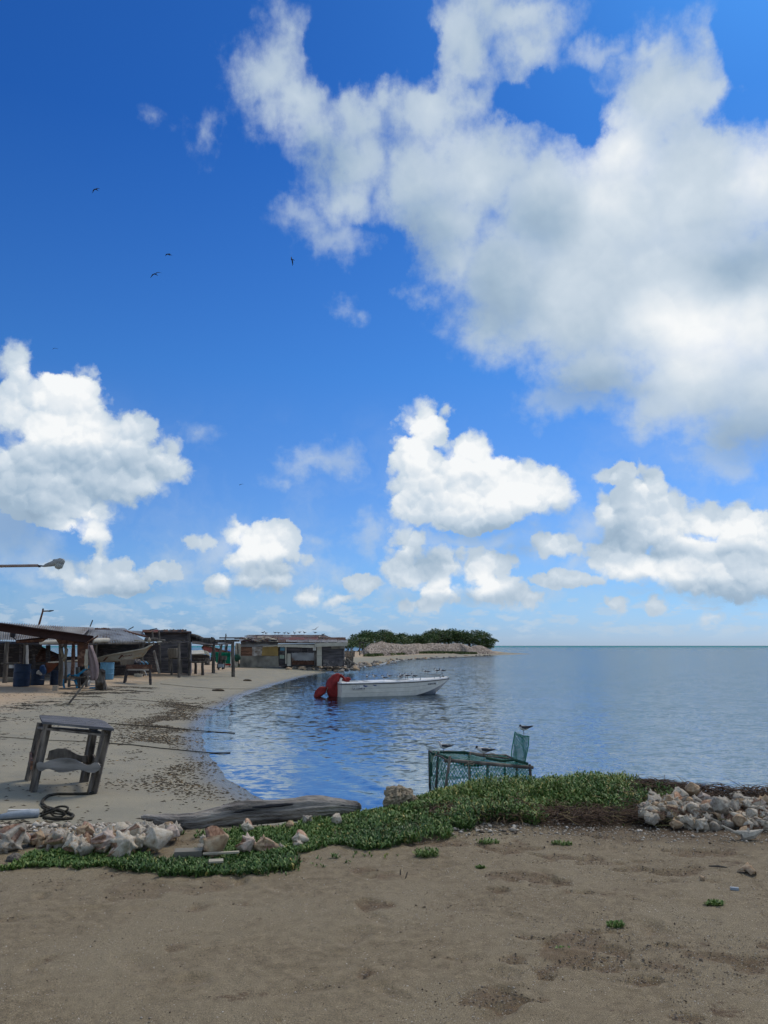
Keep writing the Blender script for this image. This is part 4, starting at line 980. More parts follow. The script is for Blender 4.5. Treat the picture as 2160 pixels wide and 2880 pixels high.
flakes('wrack', x, y, rng.uniform(0.02, 0.07, len(x)) * (0.55 + y / 30), rng.uniform(.12, .35, len(x)), lit, 'drift line of dark weed on the upper beach', 'drift weed', tonev=np.clip(rng.normal(.15, .15, len(x)), 0, 1))


# ------------------------------------------------------------------ ropes and bits on the beach
def rope(pl, r, m_, label, cat='rope', n=6, name='rope', sag=0):
    q = [Vector(p) for p in pl]; pp = []
    for i in range(len(q) - 1):
        for k in range(6): pp.append(q[i].lerp(q[i + 1], k / 6))
    pp.append(q[-1]); ln_ = (q[-1] - q[0]).length; pp = [p + Vector((random.uniform(-1, 1) * r * .5, math.sin(i_ / len(pp) * 9 + len(label)) * ln_ * .008, 0)) for i_, p in enumerate(pp)]
    return tag(MB().tube(pp, r, n).build(name, m_, smooth=True), label, cat)


rope([G(x, y, .02) for x, y in ((305, 2036), (370, 2041), (450, 2047), (530, 2054), (600, 2060))] + [Z(660, 2062, .01)], 0.013, M['rope'], 'upper dark mooring rope running from the stool into the water')
rope([G(x, y, .02) for x, y in ((300, 2092), (370, 2097), (450, 2107), (530, 2114))] + [Z(600, 2117, .01), Z(648, 2117, .01)], 0.012, M['rope'], 'lower dark mooring rope running from the stool into the water')
rope([G(x, y, .015) for x, y in ((0, 2074), (60, 2078), (150, 2084), (245, 2088), (300, 2092))], 0.010, M['ropepale'], 'thin pale line across the sand behind the stool legs')
rope([G(x, y, .015) for x, y in ((350, 1966), (430, 1973), (490, 1981), (560, 1990), (640, 2001))] + [Z(672, 2003, .01)], 0.009, M['rope'], 'thin dark line crossing the beach above the two mooring ropes')
rope([G(x, y, .02) for x, y in ((450, 1924), (520, 1931), (600, 1937), (680, 1939))] + [Z(760, 1937, .02), Z(845, 1933, .03)], 0.012, M['ropepale'], 'thin line running to the stick in the shallows')
rope([G(*g6(x, y), .02) for x, y in ((1050, 1000), (1058, 1060), (1030, 1082), (920, 1088), (800, 1090), (640, 1090), (540, 1110), (480, 1150), (455, 1200), (500, 1240), (620, 1275), (740, 1300), (815, 1335), (790, 1365), (700, 1370), (580, 1365), (480, 1352))], 0.020, M['rope'], 'thick rope looping from the stool leg to the pipe end')
kn = G(*g6(585, 1320), .05)
tag(MB().tube([kn + Vector((.16 * math.cos(a * 1.3) * (1 + .3 * math.sin(3 * a)), .12 * math.sin(a), .05 * math.sin(2 * a))) for a in np.linspace(0, 13, 60)], 0.014, 6).build('rope_coil', M['rope'], smooth=True), 'dark tangle of rope at the end of the blue grey pipe', 'rope')
tag(MB().tube([G(*g6(-40, 1372), .03), G(*g6(120, 1360), .05), G(*g6(300, 1346), .05), G(*g6(425, 1338), .05)], [.03, .045, .055, .055], 10).build('pipe', M['pipe'], smooth=True), 'blue grey plastic pipe lying on the weed at the left edge', 'pipe')
tag(MB().box((0, 0, 0.02), (0.38, 0.05, 0.04), (0, 0, 0.05)).build('wood_batten', M['white'], world=False), 'short white batten on the sand behind the pipe', 'batten').location = G(*g6(255, 1285))
pk = G(180, 1983)
tag(MB().bar(pk - Vector((.05, 0, .25)), P(252, 1905, pk.y + 0.3), 0.07, 0.07).build('stake', M['wood'], smooth=False), 'grey stake slanting out of the sand before the sheds', 'stake')
tag(MB().tube([pk + Vector((.35 * math.cos(a), .3 * math.sin(a) * (1 + .2 * math.sin(3 * a)), .03 + .02 * math.sin(5 * a))) for a in np.linspace(0, 14, 60)], 0.016, 5).build('rope_coil', M['ropepale'], smooth=True), 'pale rope coiled round the foot of the slanting stake', 'rope')
sp_ = Z(852, 1950, 0)
tag(MB().tube([sp_ - Vector((0, 0, .1)), sp_ + Vector((0.02, 0, .30))], [.02, .015], 6).tube([sp_ + Vector((-.10, 0, .22)), sp_ + Vector((.12, 0, .27))], .012, 5).build('stick', M['wood']), 'thin stick standing in the shallows left of the red cover', 'stick')
rock('sandbag', G(696, 1915, .03), 0.28, M['litter'], 11, 'flat dark clump of weed on the beach near the far shed', 'weed clump', squash=.3)
rock('sandbag', G(614, 1943, .03), 0.30, M['litter'], 13, 'dark clump of weed on the beach at the thin line', 'weed clump', squash=.3)
for o_ in bpy.data.objects:
    if o_.name.startswith('sandbag'): o_.name = 'weed_clump'


# ------------------------------------------------------------------ gulls
def gull(label, head=(0.31, 0.735), dark_head=True, group=None, tailup=0.0, plain=False):
    """facing +x, bill to tail about 1 unit"""
    g = empty('gull', (0, 0, 0), 0, label, 'gull', group)
    hx, hz = head; nx, nz = (0.17 + hx) / 2 + 0.02, (0.52 + hz) / 2
    mb = MB(); path = [(-.44, 0, .50 + tailup), (-.34, 0, .495 + tailup * .7), (-.20, 0, .475), (-.06, 0, .455), (.06, 0, .455), (.15, 0, .49), (nx - .02, 0, nz - .03), (hx - .03, 0, hz - .035), (hx, 0, hz), (hx + .045, 0, hz + .0), (hx + .07, 0, hz - .01)]
    mb.tube(path, [.02, .045, .09, .13, .14, .125, .085, .066, .068, .045, .012], 12); mb.build('body', M['gullwhite'], g, smooth=True)
    for s_ in (-1, 1):
        mb = MB(); mb.tube([(.17, s_ * .075, .53), (.08, s_ * .115, .51), (-.08, s_ * .11, .49 + .01), (-.26, s_ * .07, .485 + tailup * .5), (-.42, s_ * .03, .50 + tailup), (-.56, s_ * .012, .52 + tailup * 1.3)], [.018, .040, .042, .032, .022, .006], 10, flat=2.1); mb.build('wing', M['gullgrey'], g, smooth=True)
    MB().tube([(-.36, 0, .50 + tailup), (-.60, 0, .525 + tailup * 1.3)], [.03, .012], 6, flat=.4).build('tail', M['gullblack'], g, smooth=True)
    if dark_head:
        MB().tube([(hx - .05, 0, hz + .0), (hx - .02, 0, hz + .01), (hx + .02, 0, hz + .012), (hx + .05, 0, hz + .003), (hx + .075, 0, hz - .006)], [.035, .073, .074, .052, .012], 12).build('hood', M['gullblack'], g, smooth=True)
    b0 = Vector((hx + .06, 0, hz - .008)); dr = (Vector((.10, 0, -.02)) if hz > .6 else Vector((.06, 0, -.09)))
    MB().tube([b0, b0 + dr * .7, b0 + dr], [.016, .013, .003], 6).build('bill', M['gullblack'], g, smooth=True)
    for s_ in (-1, 1):
        MB().tube([(.02, s_ * .045, .36), (.03, s_ * .045, .19), (.01, s_ * .045, .015), (.07, s_ * .05, .006)], [.02, .011, .011, .012], 5).build('leg', M['gullblack'], g)
    return g


def place_gull(proto, p, az, size, label, group=None, first=[]):
    """the first call with a prototype moves the prototype itself, later calls copy it"""
    if proto.name not in first: first.append(proto.name); g = proto
    else: g = copy_tree(proto)
    g.location = p; g.rotation_euler = (0, 0, R(az)); g.scale = (size,) * 3
    g['label'] = label
    if group: g['group'] = group
    return g


ga = gull('gull', (0.31, 0.735)); gb = gull('gull', (0.36, 0.60)); gc = gull('gull', (0.27, 0.80)); gd = gull('gull', (0.20, 0.57), tailup=.06); ge = gull('gull', (0.31, 0.72), dark_head=False)


# ------------------------------------------------------------------ fish trap in the shallows
def g5(x, y): return 1160 + x / 4.366, 2000 + y / 4.366


def drop(p, z=-0.25): return Vector((p.x, p.y, z))


A = P(*g5(207, 488), 14.3); C = P(*g5(440, 608), 12.9); Fp = P(*g5(1462, 690), 13.5); Bk = P(*g5(1150, 552), 15.0)
trap = empty('fish_trap', (C.x, C.y, 0), 0, 'green net fish trap on a stick frame standing in the shallows behind the bank', 'fish trap')
posts = [(A, g5(214, 830)), (P(*g5(318, 500), 13.7), g5(290, 850)), (P(*g5(462, 552), 12.85), g5(400, 930)), (P(*g5(922, 632), 13.2), g5(918, 880)), (P(*g5(1440, 652), 13.48), g5(1455, 840)), (P(*g5(697, 497), 14.6), g5(700, 745)), (P(*g5(1133, 540), 15.0), g5(1140, 780)), (P(*g5(1283, 640), 14.3), g5(1285, 800))]
for tp, bq in posts:
    b_ = P(*bq, tp.y + 0.0); d = (b_ - tp); b2 = tp + d * ((tp.z + 0.3) / max(1e-3, -d.z)) if d.z < 0 else drop(tp)
    MB().tube([b2, b2.lerp(tp, .5) + Vector((random.uniform(-.015, .015), 0, 0)), tp], [.026, .024, .021], 8).build('post', M['wood'], trap, smooth=True)


def wob(a, b, n=6, k=.012, sag=0.0):
    return [a.lerp(b, i / n) + Vector((random.uniform(-k, k), random.uniform(-k, k), random.uniform(-k, k) - sag * math.sin(math.pi * i / n))) for i in range(n + 1)]


for a, b, r_ in ((C - Vector((.06, 0, 0)), Fp + Vector((.03, 0, 0)), .028), (A + (Bk - A) * .43, Bk, .028), (A, A + (Bk - A) * .45, .018), (Bk, Bk.lerp(Fp, .45), .022), (A, C, .014), (Bk, Fp, .018), (P(*g5(780, 545), 14.2), P(*g5(1180, 575), 14.4), .014)):
    MB().tube(wob(a, b), r_, 8).build('rail', M['wood'], trap, smooth=True)


def netpanel(name, c00, c10, c11, c01, nu, nv, r, mat_, sag=0.0, sagdir=Vector((0, 0, -1)), jit=.12, grp=None):
    """diamond mesh: strands run both ways between the four corners"""
    def at(u, v):
        p = (c00 * (1 - u) + c10 * u) * (1 - v) + (c01 * (1 - u) + c11 * u) * v
        return p + sagdir * sag * math.sin(math.pi * u) ** .7 * math.sin(math.pi * v) + Vector((.008 * math.sin(9 * u + 5 * v), .01 * math.sin(7 * v + 3 * u), .008 * math.sin(8 * u - 6 * v)))
    mb = MB()
    for sgn in (1, -1):
        for k in range(-nv, nu + 1):
            path = []
            for i in range(nv + 1):
                j = k + i if sgn > 0 else k + nv - i
                if 0 <= j <= nu:
                    path.append(at(j / nu, i / nv) + Vector((random.uniform(-1, 1), 0, random.uniform(-1, 1))) * jit * (c10 - c00).length / nu)
            if len(path) > 1: mb.tube(path, r, 3, False)
    return mb.build(name, mat_, trap)


def low(p, z=.02): return Vector((p.x, p.y, z))


posb = [P(*g5(415, 900), 12.7), P(*g5(1450, 860), 13.5)]
netpanel('net_panel', low(posb[0], -.04), low(Fp, -.04), Fp, C, 26, 7, .0062, M['net'])
netpanel('net_panel', low(A, -.02), low(C, -.02), C, A, 13, 7, .0055, M['net'])
netpanel('net_panel', low(A), low(Bk), Bk, A, 30, 8, .0042, M['net'])
netpanel('net_panel', low(Bk), low(Fp), Fp, Bk, 15, 8, .0042, M['net'])
netpanel('net_panel', C, Fp, Bk, A, 32, 18, .0045, M['net'], sag=.09)
f0, f1, f2, f3 = P(*g5(1222, 600), 14.2), P(*g5(1385, 625), 14.2), P(*g5(1432, 312), 14.15), P(*g5(1258, 262), 14.15)
netpanel('net_flap', f0, f1, f2, f3, 9, 15, .006, M['net'], jit=.18)
MB().tube([P(*g5(x, y), 14.15) for x, y in ((1215, 565), (1222, 470), (1245, 340), (1262, 250), (1290, 290), (1345, 322), (1432, 308), (1425, 420), (1400, 540), (1380, 640))], .010, 6).build('net_flap', M['net'], trap)
for q in (((235, 520), (400, 560), (640, 655), (800, 665), (900, 640)), ((340, 505), (480, 510), (640, 505), (700, 520)), ((900, 575), (1100, 612), (1250, 600), (1420, 650)), ((238, 530), (232, 640), (225, 800))):
    MB().tube([P(*g5(x, y), 13.4 + .5 * (y < 560)) for x, y in q], .022, 6, wob=.3).build('net_hem', M['netrope'], trap)
for q in (((275, 500), (290, 530), (262, 560)), ((640, 665), (690, 640), (745, 625)), ((683, 620), (690, 700), (697, 830)), ((700, 650), (740, 660), (760, 640))):
    MB().tube([P(*g5(x, y), 12.95) for x, y in q], .010, 5).build('tie', M['ropepale'], trap)
place_gull(ge, P(*g5(390, 522), 13.6) - Vector((0, 0, .01)), 172, 0.28, 'gull with a pale streaked head standing on the left end of the fish trap')
place_gull(gb, P(*g5(885, 600), 13.2), 176, 0.33, 'dark headed gull looking down on the middle of the fish trap')
place_gull(gd, P(*g5(1372, 306), 14.15), 168, 0.30, 'gull preening on top of the upright net flap')


# ------------------------------------------------------------------ motorboat
bo = Z(955, 1961.5, 0); yaw = math.atan2(*(Z(1234, 1953.5, 0) - bo).yx)
BL = 6.2; beam = 0.95
stern = bo.copy(); boat = empty('motorboat', (stern.x, stern.y, 0), yaw, 'white open motorboat moored in the bay under a row of gulls', 'motorboat')
boat.location = (stern.x - math.sin(-yaw) * 0 - math.sin(yaw) * (-beam) * 0, stern.y, 0)
bx, by_ = -math.sin(yaw), math.cos(yaw)
boat.location = (stern.x + .10 + bx * beam * .9, stern.y + by_ * beam * .9, 0)     # centreline; near side is local -y


def hb(t): return beam * (1 - max(0, (t - .45) / .55) ** 2.3) * (0.94 + .06 * min(1, t / .4))
def gun(t): return .60 + .015 * t + .11 * t ** 3
def chz(t): return -.03 if t < .58 else -.03 + (gun(t) + .0) * ((t - .58) / .42) ** 1.5
def chb(t): return hb(t) * (.90 - .12 * max(0, (t - .5) / .5))
def kz(t): return -.28 if t < .82 else -.28 + (gun(1) + .24) * ((t - .82) / .18) ** 1.05


ts = [i / 40 for i in range(41)]
mb = MB()
for s_ in (-1, 1):
    rings = []
    for t in ts:
        g_, c_, zc, zg = hb(t) * s_, chb(t) * s_, max(chz(t), kz(t)), gun(t)
        rings.append([Vector((t * BL, c_, zc)), Vector((t * BL, c_ + (g_ - c_) * .33, zc + (zg - zc) * .33)), Vector((t * BL, c_ + (g_ - c_) * .34 + .012 * s_, zc + (zg - zc) * .36)), Vector((t * BL, c_ + (g_ - c_) * .62, zc + (zg - zc) * .64)), Vector((t * BL, c_ + (g_ - c_) * .63 + .014 * s_, zc + (zg - zc) * .68)), Vector((t * BL, g_, zg))])
    mb.loft(rings if s_ < 0 else [r_[::-1] for r_ in rings], False, False)
g_, c_ = hb(0), chb(0)
mb.add([(0, -g_, gun(0)), (0, -c_, chz(0)), (0, 0, kz(0)), (0, c_, chz(0)), (0, g_, gun(0))], [(0, 1, 2, 3, 4)])
mb.build('hull', M['hull'], boat, world=False)
mb = MB()
for s_ in (-1, 1):
    rings = [[Vector((t * BL, 0, kz(t))), Vector((t * BL, chb(t) * s_ * .55, kz(t) + (max(chz(t), kz(t)) - kz(t)) * .45)), Vector((t * BL, chb(t) * s_, max(chz(t), kz(t))))] for t in ts]
    mb.loft(rings if s_ < 0 else [r_[::-1] for r_ in rings], False, False)
mb.build('hull_bottom', M['hullshade'], boat, world=False)
mb = MB()                                                     # rub rail and white cap
for s_ in (-1, 1): mb.tube([Vector((t * BL + .01, (hb(t) + .012) * s_, gun(t) + .005)) for t in ts], .024, 6)
mb.tube([(0, -hb(0), gun(0)), (0, hb(0), gun(0))], .02, 6); mb.build('rub_rail', M['black'], boat, world=False)
mb = MB(); cap_h = .085
outer = [(t * BL, hb(t)) for t in ts]
inn = []
for t in ts:
    if t < .03 or t > .60: inn.append(None)
    else: inn.append(max(.05, hb(t) - .20))
for s_ in (-1, 1):
    rings = []
    for t in ts:
        w = hb(t); zt = gun(t) + cap_h + .05 * max(0, t - .5); inner = .0 if (t < .03 or t > .60) else max(.0, w - .22)
        rings.append([Vector((t * BL, w * s_, gun(t) + .01)), Vector((t * BL, (w - .02) * s_, zt - .015)), Vector((t * BL, (w - .05) * s_, zt)), Vector((t * BL, inner * s_, zt + .01)), Vector((t * BL, inner * s_, zt - (.35 if inner > 0 else .012)))])
    mb.loft(rings if s_ < 0 else [r_[::-1] for r_ in rings], False, False)
mb.add([(0, -hb(0), gun(0)), (0, hb(0), gun(0)), (0, hb(0) - .05, gun(0) + cap_h), (0, -hb(0) + .05, gun(0) + cap_h)], [(0, 1, 2, 3)])
mb.add([(.15, -.8, .30), (BL * .6, -.8, .30), (BL * .6, .8, .30), (.15, .8, .30)], [(0, 1, 2, 3)])
mb.build('deck', M['deck'], boat, world=False)
mb = MB(); mb.box((1.55, 0, .55), (.28, 1.5, .20)); mb.build('thwart', M['deck'], boat, world=False)
mb = MB(); mb.box((2.6, 0, .56), (.30, 1.5, .22)); mb.build('thwart', M['deck'], boat, world=False)
rz_ = lambda t: gun(t) + .25
mb = MB(); path = [Vector((t * BL, -(hb(t) - .10), rz_(t))) for t in [.60, .65, .7, .75, .8, .85, .89, .925, .945]] + [Vector((t * BL, hb(t) - .10, rz_(t))) for t in [.945, .925, .89, .85, .8, .75, .7, .65, .60]]
mb.tube(path, .018, 6); o = mb.build('bow_rail', M['lampgrey'], boat, world=False)
for t in (.68, .83):
    for s_ in (-1, 1):
        MB().tube([(t * BL, s_ * (hb(t) - .10), gun(t) + .08), (t * BL, s_ * (hb(t) - .10), rz_(t))], .020, 6).box((t * BL, s_ * (hb(t) - .10), gun(t) + .095), (.10, .06, .015)).build('rail_post', M['lampgrey'], boat, world=False)
for t in (.90, .94):
    MB().tube([(t * BL, -(hb(t) - .06), gun(t) + .08), (t * BL - .03, -(hb(t) - .1), gun(t) + .22)], .022, 6).build('cleat', M['black'], boat, world=False)


def lettering(txt, size, parent, loc, rot, m_, name='lettering', ext=.002, shear=0.0):
    c = bpy.data.curves.new(name, 'FONT'); c.body = txt; c.size = size; c.extrude = ext; c.shear = shear; c.space_line = .95; c.offset = size * .012
    tmp = bpy.data.objects.new(name, c); COL.objects.link(tmp); bpy.context.view_layer.update()
    me = bpy.data.meshes.new_from_object(tmp.evaluated_get(bpy.context.evaluated_depsgraph_get())); bpy.data.objects.remove(tmp); bpy.data.curves.remove(c)
    me.name = name; me.materials.clear(); me.materials.append(m_)
    o = bpy.data.objects.new(name, me); COL.objects.link(o); o.location = loc; o.rotation_euler = rot
    if parent is not None: o.parent = parent
    return o


def side(t, dz, off=.012):                                     # a point on the near side of the hull
    zc, zg = max(chz(t), kz(t)), gun(t); f_ = (zg - dz - zc) / (zg - zc)
    return Vector((t * BL, -(chb(t) + (hb(t) - chb(t)) * f_) - off - .012, zg - dz))
p0 = side(.085, .20); lean_ = R(90) + math.atan2(hb(.1) - chb(.1), .6) * -1
MB().box(tuple(side(.135, .175, .012)), (.62, .006, .19), (0, 0, 0)).build('name_patch', M['white'], boat, world=False)
lettering('KATI SI\nLA COARTA', .115, boat, p0 + Vector((.0, -.018, .055)), (lean_, 0, 0), M['black'])
MB().box(tuple(side(.185, .10, .018)), (.17, .006, .05), (0, .2, 0)).box(tuple(side(.20, .105, .018)), (.10, .006, .03), (0, -.2, 0)).build('blue_mark', mat('blue_ink', (.02, .05, .22), (.015, .04, .18), bump=0), boat, world=False)
MB().box(tuple(side(.265, .08, .014)), (.12, .006, .035), (0, .3, 0)).box(tuple(side(.275, .085, .014)), (.10, .006, .03), (0, -.3, 0)).build('blue_mark', bpy.data.materials['blue_ink'], boat, world=False)
q1, q2 = side(.745, .14), side(.87, .13); an_ = math.atan2(q2.y - q1.y, q2.x - q1.x)
MB().box(tuple((q1 + q2) / 2 + Vector((0, -.004, 0))), (.72, .006, .075), (0, 0, an_)).build('name_patch', M['white'], boat, world=False)
lettering('AGSI-PE 0380', .105, boat, q1 + Vector((.01, -.025, -.035)), (R(90) - .05, -.02, an_), M['black'])

# red canvas over the tilted outboard
def cloth(name, path, radii, mat_, parent, n=22, seed=1, amp=.16):
    mb = MB(); q = []; rr_ = []
    for i in range(len(path) - 1):
        for k in range(5): t_ = k / 5; q.append(Vector(path[i]).lerp(Vector(path[i + 1]), t_)); rr_.append([radii[i][c] * (1 - t_) + radii[i + 1][c] * t_ for c in (0, 1)])
    q.append(Vector(path[-1])); rr_.append(list(radii[-1])); rings = []
    for i, p in enumerate(q):
        tg = (q[min(i + 1, len(q) - 1)] - q[max(i - 1, 0)]).normalized(); v_ = Vector((0, 1, 0)); u_ = tg.cross(v_).normalized(); ring = []
        for k in range(n):
            a = 2 * math.pi * k / n; f_ = 1 + amp * 1.5 * (math.sin(3 * a + seed + i * .35) * .5 + math.sin(7 * a + i * .2 + seed) * .35 + random.uniform(-.15, .15))
            ring.append(p + (u_ * math.cos(a) * rr_[i][0] + v_ * math.sin(a) * rr_[i][1]) * f_)
        rings.append(ring)
    mb.loft(rings); return mb.build(name, mat_, parent, smooth=True, world=False)


mot = cloth('motor_cover', [(-.10, 0, -.05), (-.16, 0, .20), (-.20, 0, .42), (-.12, 0, .66), (.0, 0, .86), (.12, 0, .98), (.24, 0, .99)], [(.16, .20), (.24, .26), (.30, .30), (.27, .30), (.20, .27), (.14, .22), (.05, .10)], M['redcloth'], boat, amp=.12)
cloth('motor_cover', [(.14, 0, 1.02), (.28, -.02, .93), (.42, -.02, .80), (.52, -.02, .76), (.66, -.02, .80), (.74, 0, .80)], [(.06, .16), (.10, .20), (.09, .20), (.09, .22), (.12, .22), (.03, .18)], M['redcloth'], boat, seed=4)
cloth('motor_cover', [(-.45, 0, .40), (-.58, 0, .34), (-.72, 0, .26), (-.86, 0, .14), (-.97, 0, .0), (-1.0, 0, -.08)], [(.06, .08), (.16, .14), (.20, .18), (.19, .19), (.12, .15), (.05, .1)], M['redcloth'], boat, seed=7)
cloth('motor_cover', [(.02, -.22, .60), (.02, -.24, .35), (-.02, -.22, .10), (-.02, -.2, -.05)], [(.10, .07), (.13, .08), (.10, .08), (.08, .06)], M['redcloth'], boat, seed=9)
MB().tube([Vector((-.46 + .17 * math.cos(a) * .3, .17 * math.sin(a), .40 + .15 * math.cos(a))) for a in np.linspace(0, 6.28, 16)], .012, 5).build('cover_tie', M['ropepale'], boat, world=False)
MB().box((.17, -.29, .80), (.10, .02, .16), (0, .4, 0)).build('cover_patch', M['white'], boat, world=False)


def g4(x, y): return 860 + x / 3.77, 1860 + y / 3.77


# gulls along the boat: zoomed position of the feet, which edge they stand on, facing
bg = 'gulls standing along the motorboat'
SPK = 1.2
spots = [(652, 200, 'far', 100, ga, 'gull nearest the red cover on the boat, seen from the front', .30), (729, 193, 'far', 215, ga, 'second gull from the red cover on the boat', .30), (828, 217, 'near', 170, ga, 'third gull from the red cover, standing on the near edge of the boat', .30),
 (886, 180, 'far', 170, ga, 'fourth gull from the red cover on the boat, on the far edge', .27), (1012, 185, 'far', 165, ga, 'gull behind the hunched one at the middle of the boat', .27), (997, 208, 'near', 178, gb, 'gull on the near edge at the middle of the boat, head lowered', .30),
 (1062, 178, 'mid', 190, gb, 'left one of the two bunched gulls at the middle of the boat', .33), (1078, 180, 'mid', 170, ga, 'right one of the two bunched gulls at the middle of the boat', .31), (1145, 203, 'near', 195, gc, 'upright gull just left of the first rail post on the boat', .33),
 (1250, 137, 'rail', 170, ga, 'left gull of the pair on the far bow rail', .27), (1272, 152, 'rail', 180, gb, 'right, crouching gull of the pair on the far bow rail', .25), (1350, 140, 'rail', 172, ga, 'single gull on the far bow rail right of the pair', .30),
 (1437, 180, 'bow', 186, gb, 'gull with lowered head near the bow of the boat', .31), (1468, 178, 'bow', 180, ga, 'gull nearest the tip of the bow', .32)]
cy, sy = math.cos(yaw), math.sin(yaw)
for (x, y, where, az_, pr, lab, sz) in spots:
    px, py = g4(x, y); r_ = ray(px, py)
    lat = {'far': .80, 'near': -.80, 'mid': .1, 'rail': .62, 'bow': -.05}[where]
    # ray against the vertical plane of that edge
    ox, oy = boat.location.x - sy * lat, boat.location.y + cy * lat
    t_ = (ox * -sy + oy * cy) / (r_.x * -sy + r_.y * cy); p = Vector((r_.x * t_, r_.y * t_, CAMZ + r_.z * t_))
    lx = min(BL * .93, (p.x - boat.location.x) * cy + (p.y - boat.location.y) * sy); tt = min(.97, max(0, lx / BL))
    zt = gun(tt) + cap_h + .015 + .05 * max(0, tt - .5) if where in ('far', 'near', 'mid') else (rz_(tt) + .018)
    if where == 'mid' and tt < .62: zt = gun(tt) + cap_h + .0
    w = max(.02, hb(tt) - .12); lat2 = {'far': w, 'near': -w, 'mid': .1, 'rail': w, 'bow': -w}[where]
    place_gull(pr, Vector((boat.location.x + cy * lx - sy * lat2, boat.location.y + sy * lx + cy * lat2, zt)), az_ + math.degrees(yaw) * .3, sz * SPK, lab, bg)
MB().box((.40 * BL * 0 + 2.35, 0, .69), (1.3, 1.35, .03)).build('deck_board', M['deck'], boat, world=False)


# ------------------------------------------------------------------ birds in the sky
def flyer(D, left, right, body, label, cat='frigatebird', m_=None, th=1.0, name='frigatebird'):
    m_ = m_ or M['gullblack']; pr = lambda q: P(q[0], q[1], D)
    k = D / F; c = pr(body[len(body) // 2]); e = empty(name, c, 0, label, cat)
    bb = [pr(q) for q in body]; MB().tube(bb, [k * r_ * th for r_ in ([.35, 1.5, 1.9, 1.3, .3] if len(bb) == 5 else [.4, 1.6, .4])], 7).build('body', m_, e, smooth=True)
    for w in (left, right):
        q = [pr(a) for a in w]; n = len(q); rs = [1.6, 2.1, 1.5, .25] if n == 4 else [1.6, 1.9, .25]
        for i in range(n): q[i] = q[i] + Vector((0, k * 3 * i, 0))
        MB().tube(q, [k * r_ * th for r_ in rs], 7, flat=.55).build('wing', m_, e, smooth=True)
    return e


def g7(x, y): return 240 + x / 2.676, 500 + y / 2.676
flyer(110, [g7(75, 85), g7(62, 86), g7(53, 92), g7(46, 105)], [g7(80, 84), g7(84, 76), g7(90, 71), g7(103, 70)], [g7(68, 88), g7(73, 86), g7(80, 86), g7(88, 91), g7(99, 98)], 'dark frigatebird gliding highest at the left of the sky')
flyer(150, [g7(618, 574), g7(610, 572), g7(603, 573), g7(595, 580)], [g7(625, 573), g7(630, 569), g7(636, 571), g7(646, 574)], [g7(613, 577), g7(618, 575), g7(624, 575), g7(630, 579), g7(640, 587)], 'smallest dark frigatebird, above the larger spread one')
flyer(110, [g7(520, 724), g7(508, 724), g7(496, 731), g7(483, 744)], [g7(527, 722), g7(534, 712), g7(545, 705), g7(565, 704)], [g7(512, 727), g7(518, 724), g7(526, 724), g7(534, 729), g7(547, 738)], 'large dark frigatebird with spread wings, lowest of the three at the left')
flyer(130, [g7(1555, 613), g7(1551, 604), g7(1549, 594), g7(1549, 582)], [g7(1556, 620), g7(1558, 628), g7(1559, 640), g7(1559, 654)], [g7(1546, 616), g7(1550, 616), g7(1557, 617), g7(1565, 618), g7(1578, 620)], 'dark frigatebird banking upright, alone near the big cloud')
flyer(90, [(885, 1770), (880, 1771), (876, 1771)], [(887, 1769), (891, 1765), (897, 1762)], [(882, 1771), (886, 1770), (891, 1769)], 'white gull flying above the far shed', 'gull', M['gullwhite'], .75, 'gull')
flyer(320, [(676, 1363), (673, 1363), (670, 1364)], [(679, 1362), (681, 1361), (684, 1360)], [(675, 1363), (677, 1362), (680, 1362)], 'far away dark bird above the middle sheds', 'bird', None, .5, 'bird')
flyer(320, [(151, 980), (148, 980), (145, 981)], [(155, 979), (158, 979), (162, 980)], [(150, 980), (153, 979), (157, 980)], 'far away dark bird above the left clouds', 'bird', None, .4, 'bird')


# ------------------------------------------------------------------ the sheds
def root_at(name, px, py, label, cat, group=None, Y=None):
    p = G(px, py) if Y is None else P(px, py, Y); return empty(name, p, 0, label, cat, group)


def V3(q): return P(*q)


